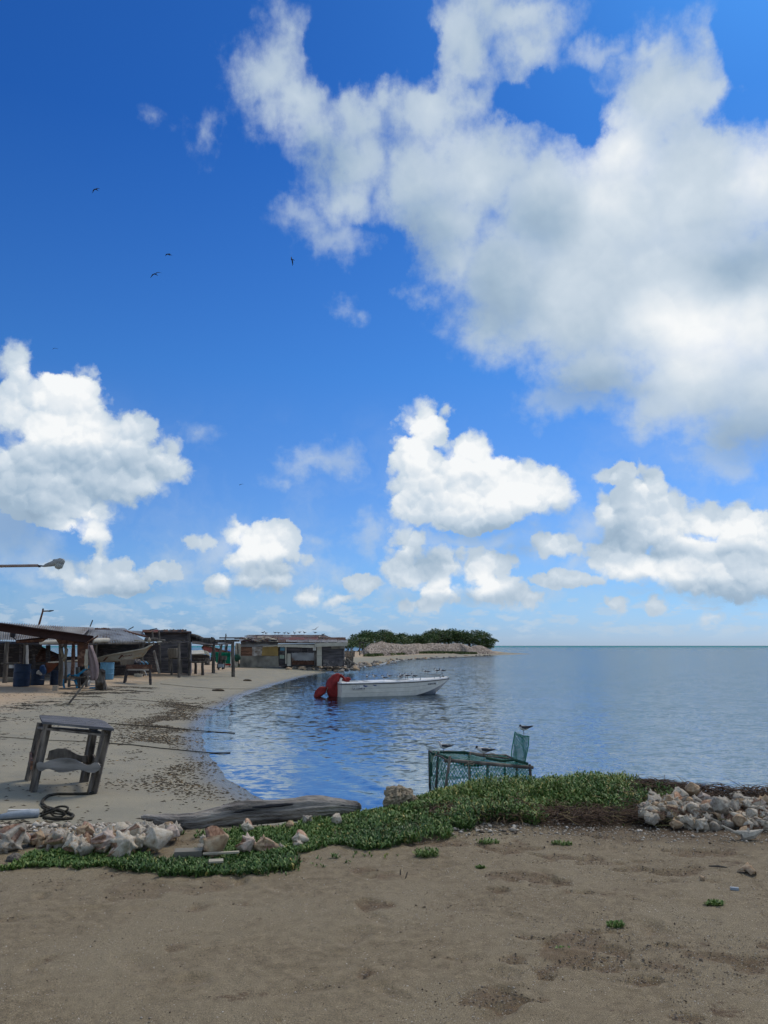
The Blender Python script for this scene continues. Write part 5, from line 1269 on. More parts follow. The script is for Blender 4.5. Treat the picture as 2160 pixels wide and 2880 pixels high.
def patch(name, c, m_, parent, corr=0, along='u', amp=.02, thick=.012, nu=1, nv=1, jag=0.0, warp=0.0, seed=0):
    """sheet over four corners c = (a, b, c, d) given as (px, py, Y); corr waves run across u or v"""
    a, b, c_, d = [V3(q) if not isinstance(q, Vector) else q for q in c]; rs = random.Random(seed + len(name))
    nrm = (b - a).cross(d - a).normalized(); nu = max(nu, corr * 4 if along == 'u' else nu); nv = max(nv, corr * 4 if along == 'v' else nv)
    ju = [rs.uniform(-jag, jag) for _ in range(nu + 1)]; jt = [rs.uniform(-jag, jag) for _ in range(nu + 1)]
    f_, bk_ = [], []
    for j in range(nv + 1):
        for i in range(nu + 1):
            u, v = i / nu, j / nv; vv = v + (ju[i] * (1 - v) + jt[i] * v)
            p = (a * (1 - u) + b * u) * (1 - vv) + (d * (1 - u) + c_ * u) * vv
            ph = (u if along == 'u' else v) * corr * 2 * math.pi
            p = p + nrm * ((amp * math.sin(ph) if corr else 0) + warp * math.sin(3.1 * u + seed) * math.sin(2.3 * v + 2 * seed))
            f_.append(p); bk_.append(p - nrm * thick)
    n = len(f_); W_ = nu + 1; F_ = []
    for j in range(nv):
        for i in range(nu):
            q = (j * W_ + i, j * W_ + i + 1, (j + 1) * W_ + i + 1, (j + 1) * W_ + i); F_.append(q); F_.append(tuple(n + k for k in q[::-1]))
    rim = list(range(W_)) + [j * W_ + nu for j in range(1, nv + 1)] + [nv * W_ + i for i in range(nu - 1, -1, -1)] + [j * W_ for j in range(nv - 1, 0, -1)]
    for k in range(len(rim)): k2 = (k + 1) % len(rim); F_.append((rim[k], n + rim[k], n + rim[k2], rim[k2]))
    mb = MB(); mb.add(f_ + bk_, F_); return mb.build(name, m_, parent)


def rect(x0, y0, x1, y1, Y, Y2=None): Y2 = Y2 or Y; return [(x0, y1, Y), (x1, y1, Y2), (x1, y0, Y2), (x0, y0, Y)]


def pole(px0, py0, px1, py1, w, parent, Y=None, m_=None, name='post', lean=0.0, bury=.1):
    """a post whose foot is seen at px0, py0 and head at px1, py1"""
    a = G(px0, py0) if Y is None else P(px0, py0, Y); b = P(px1, py1, a.y + lean)
    k = [a - (b - a).normalized() * bury, a.lerp(b, .33) + Vector((random.uniform(-.03, .03), 0, 0)), a.lerp(b, .66) + Vector((random.uniform(-.03, .03), 0, 0)), b]
    return MB().tube(k, [w, w * .95, w * .9, w * .85], 8).build(name, m_ or M['wood'], parent)


def za(x, y): return x / 3.318, 1680 + y / 3.318          # left overview
def zb(x, y): return x / 5.925, 1730 + y / 5.925          # left close
def zc(x, y): return 220 + x / 4.879, 1740 + y / 4.879    # middle sheds
def zd(x, y): return 640 + x / 4.608, 1760 + y / 4.608    # far shed
def ze(x, y): return 540 + x / 10.37, 1770 + y / 10.37    # gap
def zf(x, y): return 450 + x / 3.016, 1700 + y / 3.016


def Q(z, x, y, Y): a, b = z(x, y); return (a, b, Y)


# --- near porch with the red brown tarpaulin roof
porch = root_at('porch', 60, 1935, 'open porch under a sagging red brown sheet roof at the left edge', 'porch')
patch('roof', [Q(zb, -120, 110, 34), Q(zb, 1560, 345, 35.5), Q(zb, 1500, 350, 39.5), Q(zb, -120, 205, 39.5)], M['tarp'], porch, nu=26, nv=6, warp=.06, thick=.05, jag=.01)
patch('roof_beam', [Q(zb, -120, 250, 34.3), Q(zb, 700, 375, 35), Q(zb, 700, 235, 35), Q(zb, -120, 118, 34.3)], M['tarp'], porch, thick=.15)
patch('roof_beam', [Q(zb, 700, 375, 35), Q(zb, 1540, 470, 35.6), Q(zb, 1560, 352, 35.6), Q(zb, 700, 235, 35)], M['tarp'], porch, thick=.15)
patch('awning', [Q(zb, 270, 425, 35.4), Q(zb, 560, 415, 35.4), Q(zb, 850, 340, 35.4), Q(zb, 850, 385, 35.3)], M['tarp'], porch, nu=6, nv=2, warp=.03, thick=.04)
patch('awning', [Q(zb, 265, 465, 35.5), Q(zb, 700, 450, 35.5), Q(zb, 860, 350, 35.4), Q(zb, 265, 415, 35.5)], M['rust'], porch, thick=.03)
patch('side_board', [Q(zb, 1290, 860, 35.9), Q(zb, 1430, 850, 35.9), Q(zb, 1470, 470, 35.9), Q(zb, 1290, 450, 35.9)], M['rust'], porch, thick=.05)
patch('side_board', [Q(zb, 980, 480, 36.2), Q(zb, 1480, 480, 36.0), Q(zb, 1480, 370, 36.0), Q(zb, 900, 360, 36.2)], M['rust'], porch, thick=.04)
pole(*zb(1490, 1130), *zb(1500, 365), .10, porch); pole(*zb(1010, 1180), *zb(1012, 455), .13, porch, m_=M['wood']); pole(*zb(1090, 1100), *zb(1100, 480), .07, porch, Y=37.2)
pole(*zb(1205, 960), *zb(1225, 480), .09, porch, Y=37.0, m_=M['rust']); pole(*zb(1300, 1215), *zb(1295, 865), .12, porch, bury=.15)
pole(*zb(490, 1140), *zb(493, 815), .05, porch, Y=38.6); pole(*zb(75, 1130), *zb(120, 440), .13, porch, m_=M['wood']); pole(*zb(405, 1060), *zb(430, 470), .12, porch, Y=39.5)
pole(*zb(455, 800), *zb(450, 500), .07, porch, Y=39.0, m_=M['white'])
pole(*zb(1440, 860), *zb(1450, 570), .07, porch, Y=35.7, m_=M['sack'])
for (a, b, r_) in (((1540, 410), (1630, 350), .035), ((1430, 470), (1550, 385), .03)): MB().tube([V3(Q(zb, *a, 35.5)), V3(Q(zb, *b, 35.2))], r_, 6).build('peg', M['rust'], porch)
# the hanging cloth on the corner post
mb = MB(); rings = []
for (x0, x1, y) in ((1478, 1530, 500), (1478, 1560, 580), (1480, 1592, 660), (1485, 1618, 740), (1492, 1636, 820), (1500, 1640, 900), (1505, 1636, 980), (1515, 1622, 1040), (1530, 1600, 1090)):
    c0, c1 = V3(Q(zb, x0, y, 35.3)), V3(Q(zb, x1, y, 35.3)); c_ = (c0 + c1) / 2; w = (c1 - c0).length / 2
    rings.append([c_ + Vector((w * math.cos(a) * (1 + .05 * math.sin(5 * a + y * .01)), -.16 * math.sin(a) * (1 + .45 * math.sin(6 * a + y * .004)), 0)) for a in np.linspace(0, 2 * math.pi, 29)[:-1]])
mb.loft(rings); tag(mb.build('hanging_cloth', M['mauve'], None, smooth=True), 'mauve grey cloth bundle hanging from the corner post of the porch', 'cloth')
mb = MB(); rings = []
for (x0, x1, y) in ((1440, 1466, 570), (1418, 1462, 640), (1405, 1466, 700), (1408, 1462, 760), (1398, 1466, 820), (1410, 1460, 860)):
    c0, c1 = V3(Q(zb, x0, y, 35.1)), V3(Q(zb, x1, y, 35.1)); c_ = (c0 + c1) / 2; w = (c1 - c0).length / 2
    rings.append([c_ + Vector((w * math.cos(a), -.05 * math.sin(a), 0)) for a in np.linspace(0, 2 * math.pi, 13)[:-1]])
mb.loft(rings); tag(mb.build('hanging_sack', M['sack'], None, smooth=True), 'pale torn sack hanging left of the mauve cloth', 'sack')

# --- long shed with the grey corrugated roof
shed = root_at('corrugated_shed', 330, 1900, 'long open fronted shed with a grey corrugated roof', 'shed')
patch('roof', [Q(zb, -60, 412, 42), Q(zc, 0, 300, 46), Q(zb, 1500, 215, 51), Q(zb, -60, 120, 46)], M['tin'], shed, corr=40, amp=.055, nv=3, jag=.006)
patch('roof', [Q(zc, -15, 300, 46), Q(zc, 930, 318, 53), Q(zc, 640, 140, 58), Q(zc, -20, 140, 51)], mat('tin_lightened', (0.58, 0.58, 0.58), (0.42, 0.42, 0.42), (0.22, 0.15, 0.11), scale=0.8, detail=8, rough=0.6, lo=0.42, hi=0.68, bump=0.1), shed, corr=26, amp=.10, nv=3, jag=.012, seed=4)  # same sheet tin, colour lightened because this slope is lit less
patch('roof', [Q(zc, 640, 172, 56), Q(zc, 940, 250, 55), Q(zc, 870, 172, 58), Q(zc, 680, 162, 58.5)], M['tin'], shed, corr=12, amp=.03, nv=2, jag=.02, seed=6)
patch('ridge_sheet', [Q(zb, 640, 205, 49.5), Q(zb, 1560, 240, 51.2), Q(zb, 1560, 205, 51.6), Q(zb, 640, 192, 50)], M['tin'], shed, nu=8, warp=.03)
for k in range(9):
    x = 225 + k * 23; patch('ridge_scrap', [Q(zc, x, 145, 51.8), Q(zc, x + 22, 146, 51.8), Q(zc, x + 24, 128 + random.uniform(-4, 8), 51.9), Q(zc, x - 3, 125 + random.uniform(-4, 8), 51.9)], M['rust'], shed, thick=.03)
MB().bar(V3(Q(zc, 630, 168, 56)), V3(Q(zc, 945, 250, 54.5)), .22, .10).build('roof_plank', M['rust'], shed)
MB().bar(V3(Q(zc, 690, 150, 57)), V3(Q(zc, 760, 112, 57)), .06).build('roof_stick', M['wood'], shed)
for (a, b, r_) in (((190, 300, 45.5), (410, 293, 48), .13),): MB().tube([V3(Q(zc, *a)), V3(Q(zc, *b))], r_, 12).build('gutter_pipe', M['cream'], shed)
MB().tube([V3(Q(zb, 675, 458, 41)), V3(Q(zb, 960, 440, 42)), V3(Q(zb, 1480, 420, 45))], .10, 10).build('gutter_pipe', M['cream'], shed)
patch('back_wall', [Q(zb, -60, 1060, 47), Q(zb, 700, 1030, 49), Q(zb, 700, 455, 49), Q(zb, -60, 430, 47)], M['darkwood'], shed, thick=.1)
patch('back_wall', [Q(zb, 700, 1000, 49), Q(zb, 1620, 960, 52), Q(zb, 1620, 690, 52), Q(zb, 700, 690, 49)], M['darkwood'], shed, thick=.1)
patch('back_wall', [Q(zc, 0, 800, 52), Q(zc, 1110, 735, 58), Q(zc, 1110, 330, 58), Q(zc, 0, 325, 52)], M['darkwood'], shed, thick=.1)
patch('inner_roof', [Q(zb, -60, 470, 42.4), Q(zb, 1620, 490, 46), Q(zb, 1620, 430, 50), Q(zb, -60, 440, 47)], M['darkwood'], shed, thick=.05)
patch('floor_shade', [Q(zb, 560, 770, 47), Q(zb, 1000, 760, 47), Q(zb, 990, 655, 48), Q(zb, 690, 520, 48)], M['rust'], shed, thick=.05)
for (x, y, yt, Y, w) in ((795, 1000, 500, 46, .16), (1215, 1000, 500, 48, .12), (560, 1030, 480, 45, .10), (330, 1020, 480, 44, .08)): pole(*zb(x, y), *zb(x + 8, yt), w, shed, Y=Y, m_=M['darkwood'])
pole(*zc(240, 760), *zc(245, 330), .11, shed, Y=47.5); pole(*zc(868, 785), *zc(866, 330), .17, shed, Y=51.5); pole(*zc(880, 600), *zc(905, 335), .06, shed, Y=51.6)
MB().bar(V3(Q(zc, 190, 335, 46.5)), V3(Q(zc, 930, 338, 52)), .12).build('eave_beam', M['wood'], shed)
patch('clutter_shelf', [Q(zc, 480, 655, 51), Q(zc, 660, 648, 51), Q(zc, 660, 592, 51), Q(zc, 480, 592, 51)], M['greywall'], shed, thick=.5)
patch('clutter_shelf', [Q(zc, 470, 800, 51.5), Q(zc, 850, 780, 52.5), Q(zc, 850, 665, 52.5), Q(zc, 470, 665, 51.5)], M['darkwood'], shed, thick=.3)
patch('white_panel', [Q(zb, 1020, 1010, 44), Q(zb, 1285, 1000, 44), Q(zb, 1285, 790, 44), Q(zb, 1020, 785, 44)], M['pipe'], shed, thick=.05)
MB().bar(V3(Q(zb, 810, 790, 43.5)), V3(Q(zb, 1290, 755, 43.5)), .18, .08).build('shelf_edge', M['cream'], shed)
tl_ = Q(zb, 215, 335, 42)
MB().tube([V3(Q(zb, 215, 300, 41.5)), V3(Q(zb, 215, 365, 41.5))], [.16, .13], 10).tube([V3(Q(zb, 215, 365, 41.5)), V3(Q(zb, 262, 410, 41.6))], .035, 6).build('roof_lamp', M['black'], shed)
lamp_p = V3(Q(zb, 185, 462, 41.8))
# gaps of daylight are simply the open sides between the posts: a small far hut stands in them
# --- skiff stored on the slant in front of the shed
sk = empty('skiff', V3(Q(zc, 560, 560, 49.8)), 0, 'old white skiff with rust streaks stored tilted under the corrugated roof', 'skiff')
top = [(260, 545), (360, 515), (500, 485), (650, 460), (760, 440), (845, 425), (920, 405), (975, 375), (1020, 358)]
bot = [(262, 600), (380, 592), (500, 583), (600, 575), (720, 550), (845, 515), (890, 482), (940, 425), (1000, 372)]
mb = MB(); rings = []
for (a, b) in zip(top, bot):
    A_, B_ = V3(Q(zc, *a, 49.8)), V3(Q(zc, *b, 49.9)); wd = .9 * (1 - (max(0, a[0] - 700) / 340) ** 2) + .03
    rings.append([A_, A_ + Vector((0, .03, -.03)), B_, B_ + Vector((0, wd * .8, -.05)), A_ + Vector((0, wd, .02))])
mb.loft(rings, True, True); mb.build('hull', M['skiff'] if 'skiff' in M else mat('skiff_paint', (0.38, 0.365, 0.31), (0.30, 0.28, 0.225), (0.26, 0.13, 0.06), scale=0.9, lo=.45, hi=.66, bump=.1), sk)
mb = MB(); mb.tube([V3(Q(zc, a[0], a[1], 49.74)) for a in top], .055, 6).build('gunwale', M['sack'], sk)
for (x, y) in ((380, 545), (590, 515)): patch('rust_streak', [Q(zc, x - 45, y + 35, 49.78), Q(zc, x - 20, y + 38, 49.78), Q(zc, x + 35, y - 22, 49.70), Q(zc, x, y - 15, 49.70)], M['rust'], sk, thick=.01)
tp = V3(Q(zc, 605, 528, 49.66)); te = V3(Q(zc, 745, 508, 49.66)); L_ = (te - tp).length
lettering('ISI-PEIOMEM', L_ / 5.6, sk, tp - sk.location, (R(90), -math.atan2(te.z - tp.z, te.x - tp.x), 0), mat('dark_red_ink', (.12, .02, .02), (.09, .015, .015), bump=0), ext=.004, shear=.3)

# --- dark wooden shack
shack = root_at('wooden_shack', 480, 1897, 'dark grey board shack with a flat ragged roof', 'shack')
patch('front_wall', [Q(zc, 1105, 745, 55), Q(zc, 1525, 760, 55), Q(zc, 1520, 330, 55), Q(zc, 1105, 330, 55)], M['greywall'], shack, thick=.12)
patch('upper_wall', [Q(zc, 930, 262, 56), Q(zc, 1510, 300, 54.6), Q(zc, 1520, 190, 54.6), Q(zc, 900, 180, 56)], M['greywall'], shack, thick=.12)
patch('upper_wall', [Q(zc, 1110, 335, 55.4), Q(zc, 1515, 335, 54.7), Q(zc, 1515, 290, 54.7), Q(zc, 1110, 262, 55.4)], M['greywall'], shack, thick=.12)
patch('side_wall', [Q(zc, 1525, 770, 54.6), Q(zc, 1556, 750, 57), Q(zc, 1556, 185, 57), Q(zc, 1525, 185, 54.6)], mat('blue_grey_paint', (0.07, 0.09, 0.15), (0.05, 0.06, 0.10), scale=2), shack, thick=.1)
patch('roof', [Q(zc, 880, 180, 55.5), Q(zc, 1550, 192, 54.3), Q(zc, 1550, 172, 58), Q(zc, 880, 150, 58.5)], M['rust'], shack, nu=10, warp=.03, thick=.06)
for k in range(22):
    x = 1140 + k * 15; patch('roof_scrap', [Q(zc, x - 40, 182, 55), Q(zc, x + 35, 180, 55), Q(zc, x + 30, 150 + random.uniform(-10, 12), 55.3), Q(zc, x, 152 + random.uniform(-12, 10), 55.3)], random.choice([M['rust'], M['darkwood'], M['black']]), shack, thick=.03, seed=k)
for k in range(7):
    x = 900 + k * 32; patch('roof_scrap', [Q(zc, x - 30, 185, 55.6), Q(zc, x + 35, 182, 55.6), Q(zc, x + 38, 152 + random.uniform(-10, 12), 55.8), Q(zc, x - 10, 160 + random.uniform(-12, 10), 55.8)], random.choice([M['rust'], M['tinred'], M['redsheet']]), shack, thick=.03, seed=k)
MB().bar(V3(Q(zc, 980, 155, 54.9)), V3(Q(zc, 1080, 136, 54.9)), .12, .06).build('roof_stick', M['black'], shack)
patch('lintel', [Q(zc, 1105, 192, 54.4), Q(zc, 1550, 192, 54.2), Q(zc, 1550, 178, 54.2), Q(zc, 1105, 178, 54.4)], M['darkwood'], shack, thick=.1)
pole(*zc(1022, 262), *zc(1020, 175), .07, shack, Y=54.3); pole(*zc(1108, 330), *zc(1106, 165), .07, shack, Y=54.3)
pole(*zc(1525, 772), *zc(1522, 190), .10, shack, Y=54.2)
MB().bar(V3(Q(zc, 1510, 705, 54.3)), V3(Q(zc, 1510, 212, 54.3)), .12).build('post', M['greywall'], shack)
# canopy of branches before the shack
cano = root_at('branch_canopy', 440, 1896, 'low lean-to of planks and driftwood branches on crooked poles', 'canopy')
for (a, b, r_, m_) in (((770, 300, 51.5), (1260, 312, 52), .06, 'wood'), ((780, 292, 51.3), (980, 318, 51), .05, 'sack'), ((1080, 315, 51), (1460, 298, 50.6), .05, 'wood'), ((1130, 330, 50), (1400, 335, 48.9), .06, 'wood'), ((1090, 335, 50.5), (1520, 318, 53), .06, 'darkwood')):
    MB().bar(V3(Q(zc, *a)), V3(Q(zc, *b)), r_ * 3, r_).build('plank', M[m_], cano)
for (pl, r_) in ((((915, 285), (960, 290), (1040, 280), (1130, 300), (1190, 305)), .15), (((930, 270), (1000, 300), (1100, 290)), .10), (((1090, 320), (1115, 335), (1150, 315)), .08), (((960, 340), (1010, 345), (1040, 338)), .10)):
    MB().tube([V3(Q(zc, x, y, 51)) for x, y in pl], [r_ * random.uniform(.6, 1.1) for _ in pl], 8, wob=.1).build('branch', M['wood'], cano)
MB().tube([V3(Q(zc, 955, 308, 50.8)), V3(Q(zc, 975, 285, 50.8)), V3(Q(zc, 990, 306, 50.8))], [.05, .16, .05], 7).build('pale_bundle', M['sack'], cano)
MB().tube([V3(Q(zc, 1080, 318, 50.8)), V3(Q(zc, 1110, 332, 50.8)), V3(Q(zc, 1148, 316, 50.8))], [.03, .12, .03], 7).build('pale_bundle', M['cream'], cano)
pole(*zc(1382, 808), *zc(1380, 330), .10, cano); pole(*zc(1130, 710), *zc(1118, 335), .06, cano, Y=53.5); pole(*zc(1280, 752), *zc(1285, 560), .08, cano, Y=52.8); pole(*zc(1250, 700), *zc(1252, 560), .09, cano, Y=53.5); pole(*zc(1415, 740), *zc(1412, 560), .08, cano, Y=54)
# thatch bundle on a rack
MB().bar(V3(Q(zc, 1190, 548, 53)), V3(Q(zc, 1535, 545, 53)), .25, .08).build('rack_rail', M['wood'], cano)
mb = MB(); rings = []
for (x0, x1, y) in ((1245, 1370, 405), (1225, 1375, 430), (1228, 1378, 480), (1238, 1380, 520), (1250, 1380, 542)):
    c0, c1 = V3(Q(zc, x0, y, 52.8)), V3(Q(zc, x1, y, 52.8)); c_ = (c0 + c1) / 2; w = (c1 - c0).length / 2
    rings.append([c_ + Vector((w * math.cos(a) * (1 + .03 * math.sin(9 * a)), -.28 * math.sin(a) * (1 + .1 * math.sin(11 * a)), 0)) for a in np.linspace(0, 2 * math.pi, 33)[:-1]])
mb.loft(rings); tag(mb.build('thatch_bundle', M['thatch'], None, smooth=True), 'bundle of dry thatch on the rack before the dark shack', 'thatch bundle')
tag(patch('carved_plank', [Q(zc, 1095, 752, 52.5), Q(zc, 1130, 750, 52.5), Q(zc, 1048, 430, 52.9), Q(zc, 1022, 448, 52.9)], M['mottled'], None, nu=3, nv=8, jag=.0, warp=.02, thick=.06), 'mottled white plank leaning against the shed beside the shack', 'plank')

# --- pole frame between shack and far shed
frame = root_at('pole_frame', 600, 1894, 'open frame of poles and planks bridging the shack and the far shed', 'pole frame')
for (pl, r_) in ((((0, 190), (180, 235), (330, 300), (480, 305), (620, 300)), .16), (((0, 250), (200, 310), (420, 345), (620, 345)), .15), (((0, 290), (150, 340), (330, 365), (620, 375)), .14), (((0, 320), (200, 385), (430, 425), (620, 430)), .13), (((0, 345), (220, 400), (440, 450), (650, 455)), .10), (((40, 300), (300, 345), (600, 400), (720, 420)), .12)):
    MB().tube([V3(Q(ze, x, y, 56 - x / 620 * 2)) for x, y in pl], [r_ * random.uniform(.8, 1.1) for _ in pl], 8).build('plank', M['darkwood'] if r_ < .14 else M['wood'], frame)
patch('roof_boards', [Q(ze, 0, 400, 54), Q(ze, 640, 465, 53), Q(ze, 640, 300, 56), Q(ze, 0, 195, 58)], M['darkwood'], frame, nu=12, warp=.05, thick=.05, jag=.03)
MB().bar(V3(Q(ze, 600, 330, 52)), V3(Q(ze, 1360, 330, 50.5)), .16, .14).build('beam', M['wood'], frame)
MB().bar(V3(Q(ze, 640, 368, 52)), V3(Q(ze, 1200, 378, 50.5)), .12, .10).build('beam', M['darkwood'], frame)
MB().bar(V3(Q(ze, 820, 250, 58)), V3(Q(ze, 1420, 248, 62)), .14, .10).build('plank', M['darkwood'], frame)
MB().bar(V3(Q(ze, 640, 440, 53)), V3(Q(ze, 1120, 415, 56)), .12, .10).build('beam', M['darkwood'], frame)
pole(*zf(453, 583), *ze(630, 440), .13, frame); pole(*zf(621, 614), *ze(1190, 345), .13, frame)
pole(*ze(600, 330), *ze(597, 230), .12, frame, Y=54, bury=0)
pole(*ze(1010, 640), *ze(1020, 370), .08, frame, Y=60)

# --- the far patched shed
Yf_ = 74.0
far = root_at('patched_shed', 780, 1873, 'long patched shed at the water edge with a roof of rusty and red sheets', 'shed')
def fr(name, x0, y0, x1, y1, m_, off=0.0, thick=.10, **k): return patch(name, [Q(zd, x0, y1, Yf_ - off), Q(zd, x1, y1, Yf_ - off), Q(zd, x1, y0, Yf_ - off), Q(zd, x0, y0, Yf_ - off)], m_, far, thick=thick, **k)
fr('back_wall', 168, 235, 1512, 525, M['greywall'], -.15, .2)
o = patch('side_wall', [Q(zd, 1510, 522, Yf_), Q(zd, 1520, 500, Yf_ + 5), Q(zd, 1520, 160, Yf_ + 5), Q(zd, 1510, 235, Yf_)], M['greywall'], far, thick=.1)
fr('low_wall', 160, 392, 662, 535, M['concrete'], .06, .25)
fr('upper_sheet', 172, 205, 400, 272, M['tin'], .05, .03, corr=4, along='v', amp=.03); fr('upper_sheet', 385, 203, 655, 268, M['tin'], .09, .03, corr=4, along='v', amp=.03)
fr('slat_panel', 172, 276, 320, 388, M['slat'], .04, .06); fr('white_sheet', 318, 274, 452, 390, M['mottled'], .07, .05)
patch('ochre_panel', [Q(zd, 442, 386, Yf_ - .12), Q(zd, 655, 390, Yf_ - .12), Q(zd, 658, 265, Yf_ - .12), Q(zd, 455, 268, Yf_ - .12)], M['ochre'], far, thick=.04)
fr('door', 668, 265, 745, 492, M['darkwood'], .03); fr('blue_sign', 682, 280, 740, 322, mat('pale_blue_board', (.16, .36, .50), (.12, .28, .40), bump=0), .06, .03); fr('green_sign', 676, 380, 735, 426, mat('pale_green_board', (.30, .38, .30), (.24, .31, .25), bump=0), .06, .03)
fr('white_post', 746, 262, 764, 492, M['cream'], .16, .15); fr('white_pillar', 774, 360, 818, 522, M['cream'], .22, .25); fr('white_pillar', 770, 362, 834, 520, M['greywall'], .05, .25)
f_ = fr('window_frame', 955, 280, 1046, 350, M['greywall'], .06, .06); fr('window_pane', 966, 288, 1036, 312, M['black'], .075, .02); fr('window_pane', 966, 318, 1036, 344, M['black'], .075, .02)
fr('rusty_sheet', 832, 440, 1122, 503, M['rust'], .08, .03, corr=24, amp=.02); fr('grey_sheet', 830, 350, 1125, 450, M['tin'], .12, .03, corr=24, amp=.02, nv=1, jag=.05)
fr('meter_box', 1106, 276, 1146, 320, M['white'], .22, .2); fr('post', 1124, 262, 1136, 524, M['wood'], .2, .15); fr('post', 1142, 262, 1156, 524, M['wood'], .15, .15)
fr('pilaster', 1157, 262, 1221, 387, M['cream'], .18, .15); fr('pilaster', 1157, 391, 1221, 522, M['cream'], .18, .15)
fr('pale_strip', 1345, 262, 1508, 298, M['concrete'], .03, .06); fr('plaster_patch', 1240, 450, 1500, 520, M['mottled'] if False else mat('grey_plaster', (.16, .15, .15), (.08, .075, .08), (.24, .22, .21), scale=1.2, lo=.4, hi=.6), .02, .03, nu=20, jag=.14)
MB().bar(V3(Q(zd, 460, 268, Yf_ - .5)), V3(Q(zd, 650, 256, Yf_ - .5)), .10, .12).build('fascia', M['sack'], far)
MB().bar(V3(Q(zd, 650, 256, Yf_ - .5)), V3(Q(zd, 1125, 268, Yf_ - .5)), .14, .25).build('fascia', M['cream'], far)
MB().bar(V3(Q(zd, 1130, 250, Yf_ - .6)), V3(Q(zd, 1552, 236, Yf_ - .6)), .14, .34).build('fascia', M['cream'], far)
# roof: sheets laid over each other, each a little askew
patch('roof_deck', [Q(zd, 170, 215, Yf_ - .3), Q(zd, 1535, 222, Yf_ - .3), Q(zd, 1260, 118, Yf_ + 6), Q(zd, 270, 118, Yf_ + 6)], M['darkwood'], far, thick=.08)
rs = random.Random(3)
rows = [(212, 180, 0), (186, 150, 1), (156, 118, 2)]
for (yb, yt, k) in rows:
    x = [165, 150, 250][k]; xe = [1545, 1520, 1235][k]
    while x < xe:
        w = rs.uniform(70, 190); x2 = min(xe + 5, x + w); t0 = (215 - yb) / 97; t1 = (215 - yt) / 97
        if k == 1: m_ = M['redsheet'] if 600 < x < 1160 else rs.choice([M['rust'], M['tinred'], M['tin']])
        elif k == 0: m_ = M['tin'] if x > 640 else rs.choice([M['tinred'], M['rust'], M['tin']])
        else: m_ = rs.choice([M['tin'], M['tin'], M['tinred']]) if not 800 < x < 1000 else M['tinred']
        j = rs.uniform(-5, 5)
        patch('roof_sheet', [Q(zd, x, yb + j, Yf_ - .4 + 6.2 * t0), Q(zd, x2 + 8, yb + rs.uniform(-5, 5), Yf_ - .4 + 6.2 * t0), Q(zd, x2 + 4, yt + rs.uniform(-4, 4), Yf_ - .4 + 6.2 * t1), Q(zd, x, yt + rs.uniform(-4, 4), Yf_ - .4 + 6.2 * t1)], m_, far, corr=max(2, int(w / 13)), amp=.035, thick=.015, nv=1, jag=.03, seed=int(x) % 50)
        x = x2
for k in range(26):
    x = rs.uniform(150, 560); y = rs.uniform(150, 210); patch('roof_scrap', [Q(zd, x, y, Yf_ - .3), Q(zd, x + rs.uniform(40, 120), y + rs.uniform(-6, 6), Yf_ - .3), Q(zd, x + rs.uniform(40, 110), y - rs.uniform(6, 16), Yf_ + .3), Q(zd, x, y - rs.uniform(6, 12), Yf_ + .3)], rs.choice([M['rust'], M['tinred'], M['darkwood'], M['sack']]), far, thick=.03, seed=k)
for k in range(14):
    x = rs.uniform(1150, 1500); y = 120 + (x - 1150) * .19; patch('roof_scrap', [Q(zd, x, y + 22, Yf_ + 3), Q(zd, x + rs.uniform(40, 90), y + 24, Yf_ + 3), Q(zd, x + 60, y + rs.uniform(4, 14), Yf_ + 4), Q(zd, x, y + rs.uniform(2, 10), Yf_ + 4)], rs.choice([M['rust'], M['tinred'], M['darkwood'], M['sack']]), far, thick=.03, seed=k)
MB().bar(V3(Q(zd, 220, 134, Yf_ + 5)), V3(Q(zd, 400, 128, Yf_ + 5)), .08, .08).bar(V3(Q(zd, 90, 168, Yf_ - .5)), V3(Q(zd, 300, 160, Yf_ + .5)), .10, .08).build('roof_stick', M['wood'], far)
# gulls on the roof
fg = 'gulls sitting on the roof of the far shed'
for k, (x, y, pr) in enumerate(((458, 112, ga), (495, 120, gc), (615, 114, gb), (738, 118, ga), (787, 122, ga), (868, 118, gc), (932, 108, gb), (996, 112, ga), (1135, 112, gb), (1240, 136, gb), (660, 116, gb))):
    place_gull(pr, P(*zd(x, y), Yf_ + 5.6), 170 if k % 3 else 20, .42, ['gull with raised head at the left end of the far shed roof', 'gull beside the leftmost one on the far shed roof', 'small crouched gull, third from the left on the far shed roof', 'fifth gull from the left on the far shed roof', 'gull left of the rusty patch on the far shed roof', 'gull over the rusty patch in the middle of the far shed roof', 'crouched gull right of the rusty patch on the far shed roof', 'tallest gull right of the middle of the far shed roof', 'gull near the right end of the ridge of the far shed', 'gull on the sloping right edge of the far shed roof', 'crouched gull, fourth from the left on the far shed roof'][k], fg)
